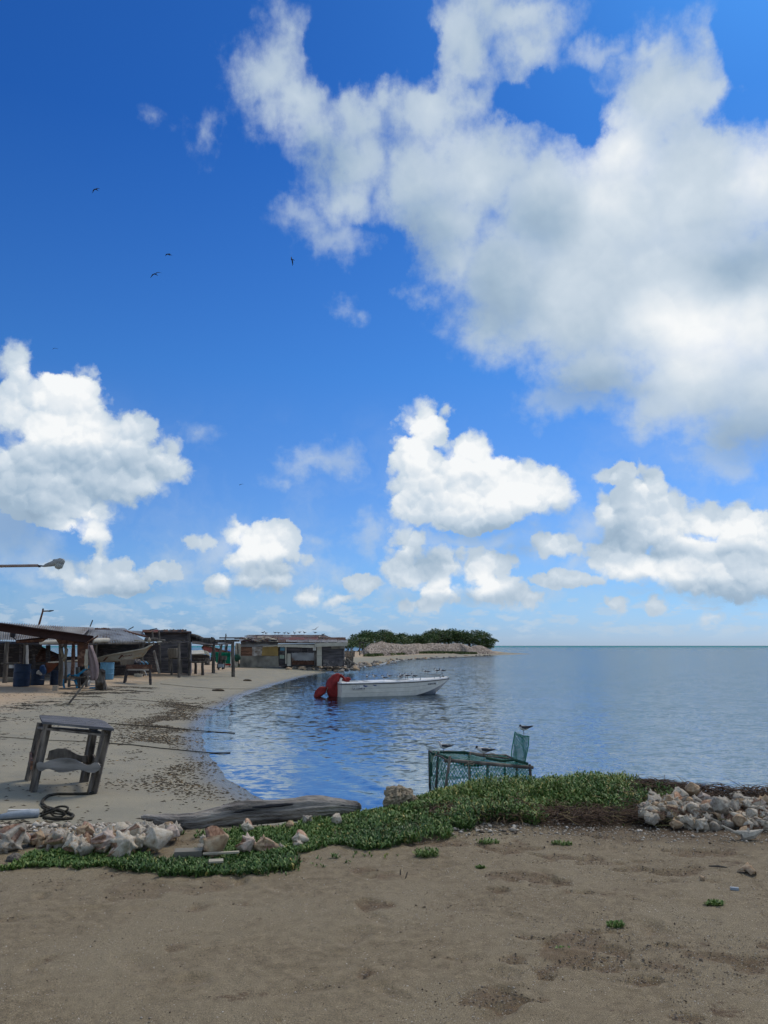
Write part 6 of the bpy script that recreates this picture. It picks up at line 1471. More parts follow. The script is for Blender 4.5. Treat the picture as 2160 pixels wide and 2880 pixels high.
# sacks and poles at its left end
o = MB(); tag(patch('hung_sheet', [Q(zd, 95, 300, 72.6), Q(zd, 170, 320, 72.6), Q(zd, 168, 232, 72.6), Q(zd, 105, 222, 72.6)], M['sack'], None, nu=6, nv=4, warp=.05, thick=.05, jag=.05), 'upper pale sheet hanging at the left end of the far shed', 'sheet')
tag(patch('hung_sheet', [Q(zd, 92, 372, 72.6), Q(zd, 168, 392, 72.6), Q(zd, 168, 318, 72.6), Q(zd, 95, 308, 72.6)], M['sack'], None, nu=6, nv=4, warp=.05, thick=.05, jag=.08, seed=5), 'lower pale sheet hanging at the left end of the far shed', 'sheet')
rock('net_bundle', P(*zd(122, 415), 72.4), .30, M['netrope'], 4, 'dark green net bundle hung on the poles at the left end of the far shed', 'net bundle', squash=1.1)
for (a, b, w, lab) in (((92, 520), (70, 230), .06, 'left'), ((112, 515), (108, 430), .16, 'mid'), ((150, 515), (128, 225), .06, 'right')):
    pole(*zd(*a), *zd(*b), w, far, Y=72.5, m_=M['sack'] if lab == 'mid' else M['wood'])

# --- boats and sheets between
rb = empty('red_boat', P(*ze(600, 640), 80), 0, 'red wooden boat hull drawn up behind the pole frame', 'boat')
mb = MB(); rings = []
for (x, yt, yb, w) in ((290, 540, 600, .05), (345, 470, 660, .5), (450, 500, 680, .9), (600, 535, 690, 1.1), (750, 580, 700, 1.2), (900, 630, 700, 1.1), (1140, 680, 735, .9)):
    a, b = V3(Q(ze, x, yt, 80)), V3(Q(ze, x + 20, yb, 80)); rings.append([a, b, b + Vector((0, w, 0)), a + Vector((0, w * 1.3, 0))])
mb.loft(rings).build('hull', M['redsheet'] if False else mat('faded_red_boat', (.30, .075, .07), (.24, .10, .095), (.36, .16, .14), scale=1.0, bump=.05), rb)
mb = MB(); mb.tube([V3(Q(ze, x, y, 79.95)) for x, y in ((288, 555), (335, 472), (600, 530), (900, 622), (1140, 672))], .09, 6).build('gunwale', M['rust'], rb)
gs_ = root_at('green_sheet_fence', 600, 1868, 'bright green corrugated sheet fence behind the pole frame', 'fence')
patch('sheet', [Q(ze, 545, 795, 66), Q(ze, 1140, 800, 66), Q(ze, 1140, 680, 66), Q(ze, 575, 650, 66)], M['green'], gs_, corr=6, along='v', amp=.05, thick=.02)
patch('sheet', [Q(ze, 700, 970, 66.1), Q(ze, 1135, 1010, 66.1), Q(ze, 1140, 800, 66.1), Q(ze, 700, 796, 66.1)], M['green'], gs_, corr=6, along='v', amp=.05, thick=.02)
MB().bar(V3(Q(ze, 1140, 1055, 65.9)), V3(Q(ze, 1158, 590, 65.9)), .12).build('post', M['white'], gs_)
patch('base_board', [Q(ze, 960, 1055, 65.8), Q(ze, 1130, 1055, 65.8), Q(ze, 1130, 1005, 65.8), Q(ze, 960, 1000, 65.8)], M['redcloth'], gs_, thick=.05)
patch('end_board', [Q(ze, 540, 930, 66.3), Q(ze, 700, 940, 66.3), Q(ze, 700, 800, 66.3), Q(ze, 540, 800, 66.3)], M['darkwood'], gs_, thick=.05)
gh = root_at('low_hut', 560, 1866, 'low dark hut with a pale sheet roof behind the shack', 'hut')
patch('roof', [Q(ze, -40, 715, 62), Q(ze, 375, 710, 62), Q(ze, 340, 605, 66), Q(ze, -40, 615, 66)], M['cream'], gh, thick=.06)
patch('wall', [Q(ze, -40, 960, 63), Q(ze, 540, 950, 63), Q(ze, 500, 745, 63), Q(ze, -40, 715, 63)], M['darkwood'], gh, thick=.1)
patch('ledge', [Q(ze, 20, 880, 62), Q(ze, 340, 870, 62), Q(ze, 340, 845, 62), Q(ze, 20, 852, 62)], M['wood'], gh, thick=.2)
patch('canvas_flap', [Q(ze, 375, 700, 62.2), Q(ze, 530, 780, 62.2), Q(ze, 480, 660, 62.4), Q(ze, 355, 615, 62.4)], M['sack'], gh, thick=.05, nu=4, nv=3, warp=.05)
tb = root_at('workbench', 575, 1893, 'rough wooden bench on two posts right of the shack', 'bench')
MB().bar(V3(Q(ze, -20, 955, 54)), V3(Q(ze, 450, 955, 54)), .5, .12).build('bench_top', M['wood'], tb)
pole(*zf(301, 588), *ze(100, 960), .11, tb); pole(*zf(361, 600), *ze(310, 975), .11, tb)
tag(MB().tube([P(*ze(440, 1040), 60), P(*ze(450, 850), 60)], [.22, .16], 8).build('tree_stump', M['wood']), 'short dark stump standing behind the bench', 'stump')
ls = root_at('slanted_frame', 622, 1880, 'pair of tall forked grey poles tied to a crate frame behind the pole frame', 'pole pair')
pole(*ze(775, 1140), *ze(870, 450), .08, ls, Y=60); pole(*ze(750, 1100), *ze(840, 470), .07, ls, Y=60.5); pole(*ze(855, 480), *ze(890, 440), .05, ls, Y=60, bury=0); pole(*ze(845, 500), *ze(785, 430), .05, ls, Y=60, bury=0)
cf = root_at('small_rack', 628, 1880, 'small weathered rack with four splayed legs behind the pole frame', 'rack')
for a, b in (((820, 1090), (850, 830)), ((890, 1130), (930, 850)), ((935, 1120), (975, 850)), ((855, 1050), (880, 840))): pole(*ze(*a), *ze(*b), .06, cf, Y=59.5)
MB().bar(V3(Q(ze, 830, 830, 59.4)), V3(Q(ze, 1010, 835, 59.4)), .14, .3).build('rack_top', M['wood'], cf); MB().box(tuple(V3(Q(ze, 850, 1060, 59.4))), (.42, .3, .25)).build('rack_box', M['pipe'], cf)
tag(patch('blue_roof', [Q(ze, 880, 650, 92), Q(ze, 1150, 665, 92), Q(ze, 1145, 598, 94), Q(ze, 960, 600, 94)], mat('blue_roof_paint', (.02, .12, .42), (.02, .09, .32), bump=0), None, thick=.2), 'blue boat top seen beyond the green fence', 'boat top')
mst = empty('boat_mast', P(*ze(975, 640), 95), 0, 'thin boat mast with stays beyond the pole frame', 'mast')
MB().tube([P(*ze(960, 640), 95), P(*ze(990, 125), 95)], .06, 6).build('mast', M['wood'], mst); MB().tube([P(*ze(990, 150), 95), P(*ze(945, 300), 95)], .02, 4).tube([P(*ze(990, 150), 95), P(*ze(1040, 260), 95)], .02, 4).build('stay', M['wood'], mst)

# --- things in front of and in the sheds
def drum(name, z, x0, x1, yt, yb, Y, m_, label, cat='barrel', rib=True):
    a, b = P(*z((x0 + x1) / 2, yb), Y), P(*z((x0 + x1) / 2, yt), Y); r_ = (P(*z(x1, yb), Y) - P(*z(x0, yb), Y)).length / 2; h = b.z - a.z
    g = gz(a.x, a.y); e = empty(name, (a.x, a.y, g), 0, label, cat)
    pr = [(r_ * .92, 0), (r_ * .97, h * .04), (r_, h * .3), (r_ * 1.04, h * .33), (r_, h * .36), (r_, h * .62), (r_ * 1.04, h * .65), (r_, h * .68), (r_ * .98, h * .93), (r_ * 1.03, h * .95), (r_ * 1.03, h), (r_ * .92, h), (r_ * .92, h * .8), (.01, h * .8)] if rib else [(r_ * .85, 0), (r_ * .95, h * .4), (r_, h * .9), (r_ * 1.04, h), (r_ * .9, h), (r_ * .9, h * .9), (.01, h * .88)]
    MB().lathe(pr, 28).build('drum_body', m_, e, smooth=False, world=False); return e


drum('barrel', zb, 222, 480, 800, 1175, 38.0, M['navy'], 'big dark blue barrel, leftmost under the porch')
d2 = drum('barrel', zb, 500, 730, 880, 1145, 39.5, M['navy'], 'dark drum with small white bottles, right of the big blue barrel')
drum('barrel', zb, 835, 1000, 880, 1120, 40.0, M['navy'], 'dark drum under the orange cloth in the porch')
drum('barrel', zc, 295, 482, 578, 810, 46.5, M['bluebarrel'], 'faded light blue barrel before the corrugated shed')
tag(patch('orange_cloth', [Q(zb, 790, 970, 39.2), Q(zb, 850, 940, 39.2), Q(zb, 990, 800, 39.2), Q(zb, 760, 790, 39.2)], mat('orange_brown_cloth', (.20, .075, .04), (.14, .05, .03), bump=.3), None, nu=8, nv=8, warp=.08, thick=.03), 'orange brown cloth draped over the drums in the porch', 'cloth')
for k, (x, y) in enumerate(((637, 975), (680, 990))): tag(MB().lathe([(.04, 0), (.09, .02), (.09, .12), (.03, .18), (.03, .2)], 10, tuple(P(*zb(x, y + 10), 38.9))).build('bottle', M['white']), ['left white bottle lying on the dark drum', 'right white bottle lying on the dark drum'][k], 'bottle')
tag(rock('water_bag', P(*zb(715, 910), 38.9), .15, mat('blue_bag', (.03, .08, .2), (.02, .06, .16), bump=0), 3, 'blue plastic bag hanging over the dark drum', 'bag', squash=1.5))
MBq = empty('porch_table', G(*zb(110, 1120)), 0, 'rough wooden shelf table beside the big blue barrel', 'table')
MB().bar(V3(Q(zb, 60, 800, 38.8)), V3(Q(zb, 300, 795, 38.8)), .5, .06).bar(V3(Q(zb, 60, 822, 38.9)), V3(Q(zb, 300, 820, 38.9)), .5, .05).build('table_top', M['wood'], MBq)
MB().box(tuple(V3(Q(zb, 195, 855, 38.7))), (.18, .2, .16)).build('white_box', M['white'], MBq)
tag(MB().box((0, 0, .12), (.42, .3, .28)).build('white_block', M['concrete'], world=False), 'pale concrete block left of the big blue barrel', 'block').location = G(*zb(180, 1118))
tag(MB().box((0, 0, .12), (.22, .16, .24)).build('carton', mat('clear_carton', (.36, .31, .25), (.30, .26, .21), bump=0), world=False), 'small pale carton alone on the sand before the porch', 'carton').location = G(*zb(922, 1262))
ot = empty('brown_table', G(*zc(810, 900)), 0, 'rusty brown tray table with tools on four dark legs', 'table')
MB().add([V3(Q(zc, *q)) for q in ((655, 690, 43.2), (995, 690, 42.2), (995, 632, 42.2), (660, 632, 43.2), (668, 632, 44.6), (985, 632, 43.6))], [(0, 1, 2, 3), (3, 2, 5, 4)]).build('tray', M['rust'], ot)
patch('tray', [Q(zc, 655, 690, 43.1), Q(zc, 995, 690, 42.1), Q(zc, 998, 630, 42.1), Q(zc, 660, 630, 43.1)], M['rust'], ot, thick=.08)
MB().bar(V3(Q(zc, 665, 700, 43.3)), V3(Q(zc, 990, 700, 42.3)), .08).build('tray_rail', M['white'], ot)
for a, b in (((630, 882), (660, 690)), ((650, 865), (680, 690)), ((990, 908), (985, 690)), ((985, 880), (975, 690))): pole(*zc(*a), *zc(*b), .07, ot, m_=M['darkwood'])
rs = random.Random(8)
for k in range(7):
    x = 770 + k * 28; tag(MB().tube([P(*zc(x, 622), 43.2), P(*zc(x + 18, 600 + rs.uniform(-8, 8)), 43.4), P(*zc(x + 45, 618), 43.2)], [.05, rs.uniform(.08, .16), .05], 8).build('fishing_gear', rs.choice([M['pipe'], M['greywall'], M['rope'], M['bluebarrel']])), ['grey bundle at the left of the brown table', 'second bundle from the left on the brown table', 'third lump from the left on the brown table', 'bundle in the middle of the brown table', 'third bundle from the right on the brown table', 'second bundle from the right on the brown table', 'bundle at the right end of the brown table'][k], 'bundle', 'gear lying on the brown table')
tag(MB().box(tuple(P(*zc(715, 595), 44.5)), (.95, .5, .32)).build('crate', M['thatch'], world=False), 'old box standing behind the brown table', 'box')
for k, (x, y, w) in enumerate(((810, 785, .35), (845, 788, .3))): tag(MB().box((0, 0, .09), (w, .22, .2)).box((0, -.11, .09), (w * .35, .02, .1)).build('cinder_block', M['cream'], world=False), ['left pale block at the foot of the shed post', 'right pale block at the foot of the shed post'][k], 'block').location = G(*zc(x, y + 12))
tag(MB().tube([P(*zc(905, 700), 50.8), P(*zc(940, 780), 50.8)], .035, 5).tube([P(*zc(895, 700), 50.8), P(*zc(925, 735), 50.8)], .03, 5).build('white_stick', M['white']), 'thin white stick leaning by the shed post', 'stick')
# beach chair
cc = G(*zb(1150, 1225)); ch = empty('beach_chair', cc, 0, 'light blue plastic armchair standing in front of the porch', 'chair')
def cp_(x, y, d=0.0): return P(*zb(x, y), cc.y + d)
for d in (0, .55):
    MB().tube([cp_(1070, 1215, d), cp_(1060, 1150, d), cp_(1070, 1085, d), cp_(1110, 1070, d)], [.045, .05, .06, .04], 7).build('leg', M['bluechair'], ch)
    MB().tube([cp_(1280, 1215, d), cp_(1272, 1150, d), cp_(1250, 1095, d)], [.045, .05, .06], 7).build('leg', M['bluechair'], ch)
    MB().tube([cp_(1105, 1080, d), cp_(1125, 1020, d), cp_(1150, 992, d), cp_(1200, 990, d), cp_(1270, 1008, d), cp_(1320, 1012, d)], [.045, .045, .05, .05, .05, .04], 7).build('armrest', M['bluechair'], ch)
MB().add([cp_(1045, 1078, .0), cp_(1265, 1100, .0), cp_(1265, 1100, .6), cp_(1045, 1078, .6), cp_(1060, 1062, .0), cp_(1300, 1080, .0), cp_(1300, 1080, .6), cp_(1060, 1062, .6)], [(0, 1, 2, 3), (4, 7, 6, 5), (0, 4, 5, 1), (1, 5, 6, 2), (2, 6, 7, 3), (3, 7, 4, 0)]).build('seat', M['bluechair'], ch)
patch('backrest', [cp_(1300, 1020, 0), cp_(1300, 1020, .6), cp_(1508, 858, .62), cp_(1508, 858, 0)], M['bluechair'], ch, thick=.10)
# white step rack
wc = G(*zb(1545, 1225)); wr = empty('step_rack', wc, 0, 'small white step stool standing under the mauve cloth', 'step stool')
def wp(x, y, d=0.0): return P(*zb(x, y), wc.y + d)
for (a, b) in (((1455, 1195, 0), (1478, 1020, 0)), ((1618, 1225, 0), (1635, 1025, 0)), ((1490, 1190, .35), (1490, 1025, .35)), ((1600, 1200, .35), (1620, 1030, .35))): MB().bar(wp(*a), wp(*b), .075, .05).build('leg', M['white'], wr)
for y in (1022, 1128, 1172): MB().bar(wp(1470, y), wp(1638, y + 3), .10 if y < 1100 else .05, .05).build('rung', M['white'], wr)
MB().bar(wp(1500, 1102, .2), wp(1605, 1105, .2), .25, .04).build('tread', M['white'], wr)
tag(MB().tube([wp(1545, 1222, .0), wp(1545, 1200, .0)], [.17, .15], 12).build('basin', M['bluechair']), 'little blue basin under the white step stool', 'basin')
tag(MB().tube([G(*zc(322, 965)) - Vector((0, 0, .1)), P(*zc(300, 830), 36.6), P(*zc(290, 690), 36.6)], [.28, .22, .16], 9, wob=.06).build('wood_stump', M['wood']), 'thick crooked grey trunk piece right of the white step stool', 'trunk')
tag(MB().tube([G(*zc(348, 965)) - Vector((0, 0, .1)), P(*zc(350, 718), 36.5)], [.09, .08], 8).build('short_post', M['darkwood']), 'dark short post beside the crooked trunk piece', 'post')
bnch = empty('low_bench', G(*zb(1210, 1190)), 0, 'low grey plank bench behind the blue chair', 'bench')
MB().bar(P(*zb(1130, 1052), 37), P(*zb(1470, 1030), 37), .3, .08).build('plank', M['wood'], bnch); MB().bar(P(*zb(1140, 1170), 37), P(*zb(1400, 1165), 37), .06).build('rail', M['wood'], bnch)
for x in (1150, 1320, 1440): MB().bar(P(*zb(x, 1200), 37), P(*zb(x, 1040), 37), .10).build('leg', M['wood'], bnch)
tag(rock('dark_heap', P(*zb(1385, 1040), 38.2), .42, M['darkwood'], 9, 'dark heap of gear behind the blue chair', 'heap', squash=.9))
tag(MB().tube([P(*zb(1050, 700), 36.4), P(*zb(1020, 560), 36.4), P(*zb(1060, 500), 36.4), P(*zb(1110, 580), 36.4), P(*zb(1090, 700), 36.4), P(*zb(1055, 760), 36.4)], .07, 7).build('rope_coil', M['ropepale'], smooth=True), 'coil of grey rope hung on the porch post', 'rope')
# masts and lamps above the roofs
tag(MB().tube([P(*zc(162, 110), 52), P(*zc(198, 20), 52)], .04, 5).build('thin_pole', M['wood']), 'thin leaning pole on the ridge of the corrugated shed', 'pole')
dl = empty('street_lamp', P(108, 1800, 62), 0, 'distant dark street lamp leaning behind the corrugated shed', 'street lamp')
MB().tube([P(108, 1870, 62), P(108, 1762, 62), P(120, 1720, 62), P(121, 1712, 62)], [.10, .09, .07, .06], 7).build('pole', M['rust'], dl)
MB().tube([P(120, 1719, 62), P(135, 1718.5, 62)], .06, 6).build('arm', M['rust'], dl); MB().tube([P(132, 1719, 62), P(140, 1718.5, 62), P(151, 1717, 62)], [.05, .12, .05], 8, flat=.6).build('lamp_head', M['black'], dl)
tag(MB().tube([P(121, 1714, 62), P(121.5, 1711, 62)], [.10, .04], 6).build('perched_bird', M['gullblack']), 'small bird perched on top of the distant street lamp', 'bird')
# near street lamp: its pole stands outside the frame
def zg(x, y): return x / 6.9125, 1560 + y / 6.9125
nl = empty('street_lamp', (-14.5, 19, gz(-14.5, 19)), 0, 'grey street lamp on a long arm reaching in at the left edge', 'street lamp')
YL = 19.0
MB().tube([Vector((-14.5, YL, .2)), Vector((-14.5, YL, 4.55))], [.11, .08], 12).build('pole', M['lampgrey'], nl)
a, b = P(*zg(-600, 235), YL), P(*zg(738, 212), YL); a = Vector((-14.5, YL, a.z - .05))
MB().tube([a, b], .036, 12).build('arm', mat('lamp_arm', (.30, .25, .23), (.22, .17, .16), bump=0), nl)
MB().tube([b, P(*zg(860, 225), YL)], .018, 8).box(tuple(P(*zg(768, 235), YL)), (.05, .03, .03)).build('bracket', M['black'], nl)
MB().tube([P(*zg(x, y), YL) for x, y in ((845, 225), (900, 205), (1000, 180), (1100, 152), (1180, 138), (1240, 132), (1262, 132))], [.018, .034, .05, .066, .074, .05, .012], 14, flat=1.3).build('lamp_head', M['lampgrey'], nl, smooth=True)
MB().tube([P(*zg(x, y), YL - .01) for x, y in ((1060, 195), (1090, 205), (1140, 212), (1190, 205), (1235, 180))], [.012, .05, .066, .055, .012], 14, flat=1.5).build('lens', M['lens'], nl, smooth=True)
MB().tube([P(*zg(1035, 115), YL), P(*zg(1080, 105), YL)], .03, 8).build('photocell', M['lampgrey'], nl)

# ------------------------------------------------------------------ rubble along the far shore
rs = random.Random(5)
rocks = []
for k in range(3):
    o = rock('shore_stone', (0, 0, -50), 1, [M['stone'], SH['tan weathered'], M['mottled']][k], 20 + k, 'x', sub=2); rocks.append(o)
used_r = set()
def stone_at(p, s_, lab, grp, k=None):
    k = rs.randrange(3) if k is None else k
    if k in used_r: o = rocks[k].copy(); COL.objects.link(o)
    else: o = rocks[k]; used_r.add(k)
    o.location = p; o.scale = (s_ * rs.uniform(.8, 1.5), s_, s_ * rs.uniform(.5, .8)); o.rotation_euler = (rs.uniform(-.3, .3), rs.uniform(-.3, .3), rs.uniform(0, 6.28)); tag(o, lab, 'stone', grp)
kn_ = ['dark', 'tan', 'pale']
for i in range(110):
    x = rs.uniform(795, 1010); k = rs.randrange(3)
    y = 1874 + (x - 795) * .045 + rs.uniform(-3, 9) if x < 960 else 1878 + rs.uniform(-8, 8)
    stone_at(G(x, y, .05), rs.uniform(.12, .36), f'{kn_[k]} rubble stone at the far shed, {["before the door", "before the white pillar", "before the left of the rusty sheet", "before the right of the rusty sheet", "before the pale pilaster", "before the dark end wall", "at its right corner"][min(6, int((x - 795) / 31))]}', 'rubble stones at the foot of the far shed', k)
for i in range(80):
    x = rs.uniform(960, 1110); k = rs.randrange(3); y = 1876 - (x - 960) * .10 + rs.uniform(-6, 7)
    stone_at(G(x, y, .05), rs.uniform(.12, .32), f'{kn_[k]} stone on the low shore, {["by the right corner of the far shed", "below the wire traps", "below the post frame", "left of the shell mound"][min(3, int((x - 960) / 38))]}', 'stones on the low shore', k)
for i in range(60):
    x = rs.uniform(1080, 1380); k = rs.randrange(3); y = 1858 - (x - 1080) * .052 + rs.uniform(-2, 2)
    stone_at(G(x, y, .05), rs.uniform(.12, .3), f'{kn_[k]} stone on the sand spit, before the {["left", "centre left", "centre right", "right"][min(3, int((x - 1080) / 75))]} part of the shell mound', 'stones on the sand spit', k)
for i, (x0, y0, x1, y1) in enumerate(((1512, 440, 1600, 530), (1530, 460, 1570, 540), (1545, 430, 1640, 500), (1520, 500, 1600, 470), (1580, 540, 1640, 480))):
    tag(MB().tube([P(*zd(x0, y0), 73), P(*zd(x1, y1), 72.5)], .10, 6).build('driftwood_stick', M['wood']), ['pale driftwood stick leaning on the right corner of the far shed', 'steep driftwood stick by the right corner of the far shed', 'upper driftwood stick right of the far shed', 'crossing driftwood stick right of the far shed', 'lowest driftwood stick right of the far shed'][i], 'driftwood')
# wire fish traps stacked beside the far shed
for i, (x0, y0, x1, y1, lab) in enumerate(((1528, 400, 1622, 480, 'leaning dark wire trap beside the far shed'), (1520, 330, 1640, 400, 'dark wire trap stacked on the leaning one'))):
    e = empty('wire_trap', P(*zd(x0, y1), 75), 0, lab, 'wire trap'); c4 = [P(*zd(x0, y1), 75), P(*zd(x1, y1), 75.5), P(*zd(x1 + 4, y0), 75.5), P(*zd(x0 + 6, y0), 75)]
    for d in (0, 1.0):
        mb = MB()
        for k in range(9): t = k / 8; mb.tube([c4[0].lerp(c4[1], t) + Vector((0, d, 0)), c4[3].lerp(c4[2], t) + Vector((0, d, 0))], .02, 3, False); mb.tube([c4[0].lerp(c4[3], t) + Vector((0, d, 0)), c4[1].lerp(c4[2], t) + Vector((0, d, 0))], .02, 3, False)
        mb.build('wire_panel', M['black'], e)
    mb = MB()
    for c in c4: mb.tube([c, c + Vector((0, 1.0, 0))], .04, 4)
    mb.build('trap_frame', M['black'], e)
wf_ = empty('white_chair_frame', P(*zd(1605, 400), 76), 0, 'white metal stand on top of the wire traps', 'metal stand')
for a, b in (((1590, 400), (1600, 300)), ((1612, 300), (1625, 400)), ((1592, 330), (1612, 330)), ((1592, 300), (1614, 300))): MB().bar(P(*zd(*a), 76), P(*zd(*b), 76), .09).build('bar', M['cream'], wf_)
def zh(x, y): return 960 + x / 3.318, 1720 + y / 3.318
gf_ = empty('goal_frame', G(*zh(172, 405)), 0, 'thin post frame standing before the mangroves at the left end of the mound', 'post frame')
pole(*zh(172, 402), *zh(172, 285), .10, gf_, Y=105); pole(*zh(210, 400), *zh(207, 287), .07, gf_, Y=105); MB().bar(P(*zh(168, 288), 105), P(*zh(210, 288), 105), .12).build('crossbar', M['wood'], gf_)

# ------------------------------------------------------------------ mound of old shells on the point
top_px = [(210, 395, 128), (235, 355, 130), (275, 315, 133), (330, 305, 136), (375, 290, 138), (420, 305, 142), (490, 308, 148), (560, 318, 152), (650, 312, 160), (700, 308, 165), (760, 312, 170), (850, 303, 175), (930, 308, 180), (1000, 312, 184), (1060, 303, 188), (1120, 308, 192), (1170, 325, 196), (1205, 350, 198), (1235, 328, 199), (1290, 322, 201), (1340, 345, 203), (1390, 375, 205), (1425, 398, 206)]
tx = np.array([P(*zh(a, b), Y + (14 if Y < 190 else 9)).to_tuple() for a, b, Y in top_px])
def mound_h(u):
    return np.interp(u, np.linspace(0, 1, len(tx)), tx[:, 0]), np.interp(u, np.linspace(0, 1, len(tx)), tx[:, 1]), np.interp(u, np.linspace(0, 1, len(tx)), tx[:, 2])
nu_, nv_ = 300, 30; U, Vv = np.meshgrid(np.linspace(0, 1, nu_), np.linspace(-1, 1, nv_), indexing='ij')
mx_, my_, mz_ = mound_h(U); dirx, diry = -0.35, 0.94; half = 3.2 + 2.2 * fbm(U * 9, U * 0, 2, 3)
prof = (1 - np.abs(Vv) ** 1.7) * sstep(0, .035, U) * sstep(1, .985, U)
X = mx_ + dirx * half * Vv; Y_ = my_ + diry * half * Vv; g0 = terrain(X.ravel(), Y_.ravel()).reshape(X.shape)
Zm = g0 - .1 + (mz_ - g0 + .1) * prof * (1 + 0.12 * (fbm(U * 70, Vv * 4, 3, 6) - .5)) 
i_ = np.arange(nu_ - 1)[:, None] * nv_ + np.arange(nv_ - 1)[None]; mf = np.stack([i_, i_ + nv_, i_ + nv_ + 1, i_ + 1], -1).reshape(-1, 4)
n = 26000; u_ = rng.random(n); v_ = rng.uniform(-1, .35, n); ax, ay, az_ = mound_h(u_); hf = 3.2 + 2.2 * fbm(u_ * 9, u_ * 0, 2, 3)
sx_ = ax + dirx * hf * v_; sy_ = ay + diry * hf * v_; gg = terrain(sx_, sy_); sz_ = gg - .1 + (az_ - gg + .1) * (1 - np.abs(v_) ** 1.7) * sstep(0, .035, u_) * sstep(1, .985, u_) * (1 + 0.12 * (fbm(u_ * 70, v_ * 4, 3, 6) - .5))
sc = rng.uniform(.09, .26, n); base = np.array([(1, 0, 0), (-.5, .8, 0), (-.5, -.8, 0), (0, 0, 1.1), (0, 0, -.6)], float)
VV = base[None] * (1 + rng.uniform(-.4, .4, (n, 5, 1))) * sc[:, None, None]; a_ = rng.uniform(0, 6.28, n); b_ = rng.uniform(-1, 1, n)
cx, sx2 = np.cos(a_)[:, None], np.sin(a_)[:, None]; xr = VV[:, :, 0] * cx - VV[:, :, 1] * sx2; yr = VV[:, :, 0] * sx2 + VV[:, :, 1] * cx; cb, sb = np.cos(b_)[:, None], np.sin(b_)[:, None]; zr = VV[:, :, 2] * cb + xr * sb; xr = xr * cb - VV[:, :, 2] * sb
VV = np.stack([xr + sx_[:, None], yr + sy_[:, None], zr + sz_[:, None]], 2).reshape(-1, 3); tri = np.array([(0, 1, 3), (1, 2, 3), (2, 0, 3), (1, 0, 4), (2, 1, 4), (0, 2, 4)])
TF = (np.arange(n)[:, None, None] * 5 + tri[None]).reshape(-1, 3)
mv = np.stack([X.ravel(), Y_.ravel(), Zm.ravel()], 1); q2 = np.concatenate([mf[:, [0, 1, 2]], mf[:, [0, 2, 3]]])
mm = leaf_mat('mound_shell', [(0, (.05, .042, .038)), (.3, (.15, .125, .11)), (.6, (.30, .26, .235)), (1, (.50, .46, .42))], .85)
mo = np_mesh('shell_mound', np.concatenate([mv, VV]), np.concatenate([q2, TF + len(mv)]), mm, attrs={'tone': np.concatenate([np.full(len(mv), .12), np.repeat(np.clip(rng.normal(.55, .22, n), 0, 1), 5)])})
tag(mo, 'long pale mound of thousands of old conch shells on the point', 'shell mound', kind='stuff')
# grass strip before the mound and the little weeds by the low wall
def strip(n):
    u = rng.random(n); ax, ay, _ = mound_h(.12 + .72 * u); o_ = rng.uniform(5.0, 14, n) * (1 - .2 * u); return ax - .12 * o_, ay - .99 * o_
sxg, syg = strip(16000); k = (shore_dist(sxg, syg) > 5) & (fbm(sxg * .45, syg * .2, 3, 5) > .38); sxg, syg = sxg[k], syg[k]
gl_ = leaf_mat('far_grass', [(0, (.035, .06, .02)), (.5, (.07, .11, .035)), (1, (.16, .17, .07))], .9)
def blades(name, x, y, h, w, m_):
    n = len(x); z = terrain(x, y); a = rng.uniform(0, 3.14, n); hh = h * rng.uniform(.4, 1.2, n); ww = w * rng.uniform(.6, 1.3, n)
    V = np.stack([np.stack([x - ww * np.cos(a), y - ww * np.sin(a), z], 1), np.stack([x + ww * np.cos(a), y + ww * np.sin(a), z], 1), np.stack([x + rng.normal(0, .3, n) * ww, y + rng.normal(0, .3, n) * ww, z + hh], 1), np.stack([x - .2 * ww, y + ww, z + hh * .5], 1)], 1).reshape(-1, 3)
    return np_mesh(name, V, (np.arange(n)[:, None, None] * 4 + np.array([(0, 1, 2), (0, 3, 2), (1, 3, 2)])[None]).reshape(-1, 3), m_, attrs={'tone': np.repeat(rng.random(n), 4)})
tag(blades('grass_strip', sxg, syg, .42, .35, gl_), 'strip of low green grass before the shell mound', 'grass', kind='stuff')
wp_ = G(*zd(245, 535)); n = 260; tag(blades('weed_patch', wp_.x + rng.normal(0, .55, n), wp_.y - .3 + rng.normal(0, .12, n), .35, .12, lm), 'green weed clump at the foot of the low concrete wall', 'weeds')


# ------------------------------------------------------------------ mangroves
mang = leaf_mat('mangrove_leaf', [(0, (.018, .036, .012)), (.4, (.042, .085, .022)), (.75, (.08, .145, .036)), (1, (.14, .20, .055))], .6)


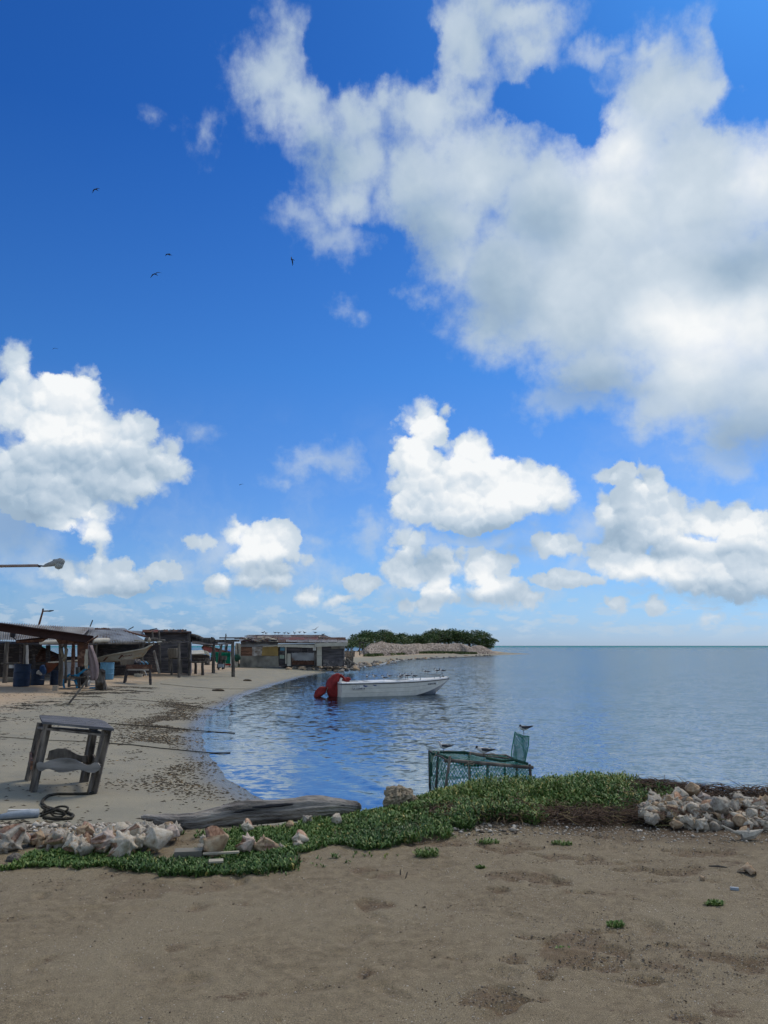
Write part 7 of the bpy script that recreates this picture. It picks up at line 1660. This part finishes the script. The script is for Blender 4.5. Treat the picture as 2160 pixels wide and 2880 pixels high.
def mangrove_mesh(seed, n=5200, w=1.0):
    r_ = np.random.default_rng(seed); rs_ = random.Random(seed)
    cl = [(rs_.uniform(-1, 1), rs_.uniform(-.8, .8), rs_.uniform(.30, .90), rs_.uniform(.25, .48)) for _ in range(26)]
    cl = [(a * (1 - .55 * max(0, c - .45)), b, c, d * (1.1 - .35 * c)) for a, b, c, d in cl]
    V = []; T = []; per = n // len(cl)
    for (a, b, c, d) in cl:
        th = r_.uniform(0, 6.283, per); ph = np.arccos(r_.uniform(-.6, 1, per)); rad = d * (r_.uniform(.55, 1.08, per)) 
        p = np.stack([a + rad * np.sin(ph) * np.cos(th) * w, b + rad * np.sin(ph) * np.sin(th), c + rad * np.cos(ph) * .62], 1)
        p = p[p[:, 2] > 0.02]; m = len(p); s_ = r_.uniform(.022, .05, m)[:, None]; d1 = r_.normal(0, 1, (m, 3)); d1 /= np.linalg.norm(d1, axis=1)[:, None]; d2 = np.cross(d1, r_.normal(0, 1, (m, 3))); d2 /= np.linalg.norm(d2, axis=1)[:, None]
        V.append(np.stack([p - d1 * s_, p + d2 * s_ * .5, p + d1 * s_, p - d2 * s_ * .5], 1)); T.append(np.repeat(np.clip(r_.normal(.42, .2, m) + rs_.uniform(-.15, .15), 0, 1), 4))
    V = np.concatenate(V).reshape(-1, 3); T = np.concatenate(T); return V, np.arange(len(V)).reshape(-1, 4), T


protos = []
for sd_ in (1, 2, 3):
    V_, F_, T_ = mangrove_mesh(sd_)
    e = empty('mangrove_tree', (0, 0, 0)); cr = np_mesh('crown', V_, F_, mang, e, attrs={'tone': T_}); mb = MB()
    for k in range(6):
        a = k * 1.05 + sd_; mb.tube([(math.cos(a) * .35, math.sin(a) * .3, -.05), (math.cos(a) * .12, math.sin(a) * .12, .22), (math.cos(a + .4) * .25, math.sin(a + .4) * .22, .5), (math.cos(a + .7) * .5, math.sin(a + .7) * .4, .75)], [.03, .028, .02, .008], 6)
    mb.build('trunk', M['darkwood'], e); protos.append(e)
trees = [(985, 1806, 150, 4.2, 'leftmost dark mangrove beside the far shed'), (1020, 1789, 158, 6.2, 'low mangrove second from the left behind the mound'), (1062, 1769, 165, 7.0, 'left rounded mangrove crown above the mound'), (1105, 1778, 172, 6.0, 'mangrove on the slope right of the left rounded crown'), (1145, 1783, 180, 5.6, 'lowest mangrove in the middle of the belt'), (1180, 1782, 185, 5.8, 'mangrove with a flat top before the tallest one'), (1225, 1766, 195, 8.0, 'tallest mangrove in the belt behind the mound'), (1270, 1771, 200, 7.8, 'mangrove right of the tallest one'), (1322, 1771, 204, 7.8, 'broad mangrove second from the right end'), (1345, 1793, 206, 5.6, 'last mangrove at the right end of the belt'), (1362, 1812, 206, 3.0, 'low mangrove bush at the right end of the point')]
for i, (px, py, Y, w, lab) in enumerate(trees):
    Y += 15
    pr = protos[i % 3]; t_ = pr if i < 3 else copy_tree(pr)
    topz = P(px, py, Y + 5).z; x = (px - 1080) / F * (Y + 6) * 1.0; yb_ = Y + 6; g_ = gz(x, yb_); h = (topz + .2 - g_)
    t_.location = (x, yb_, g_); t_.scale = (w * .9, w * .7, h / 1.12); t_.rotation_euler = (0, 0, i * 1.7); tag(t_, lab, 'mangrove', 'mangroves on the point')
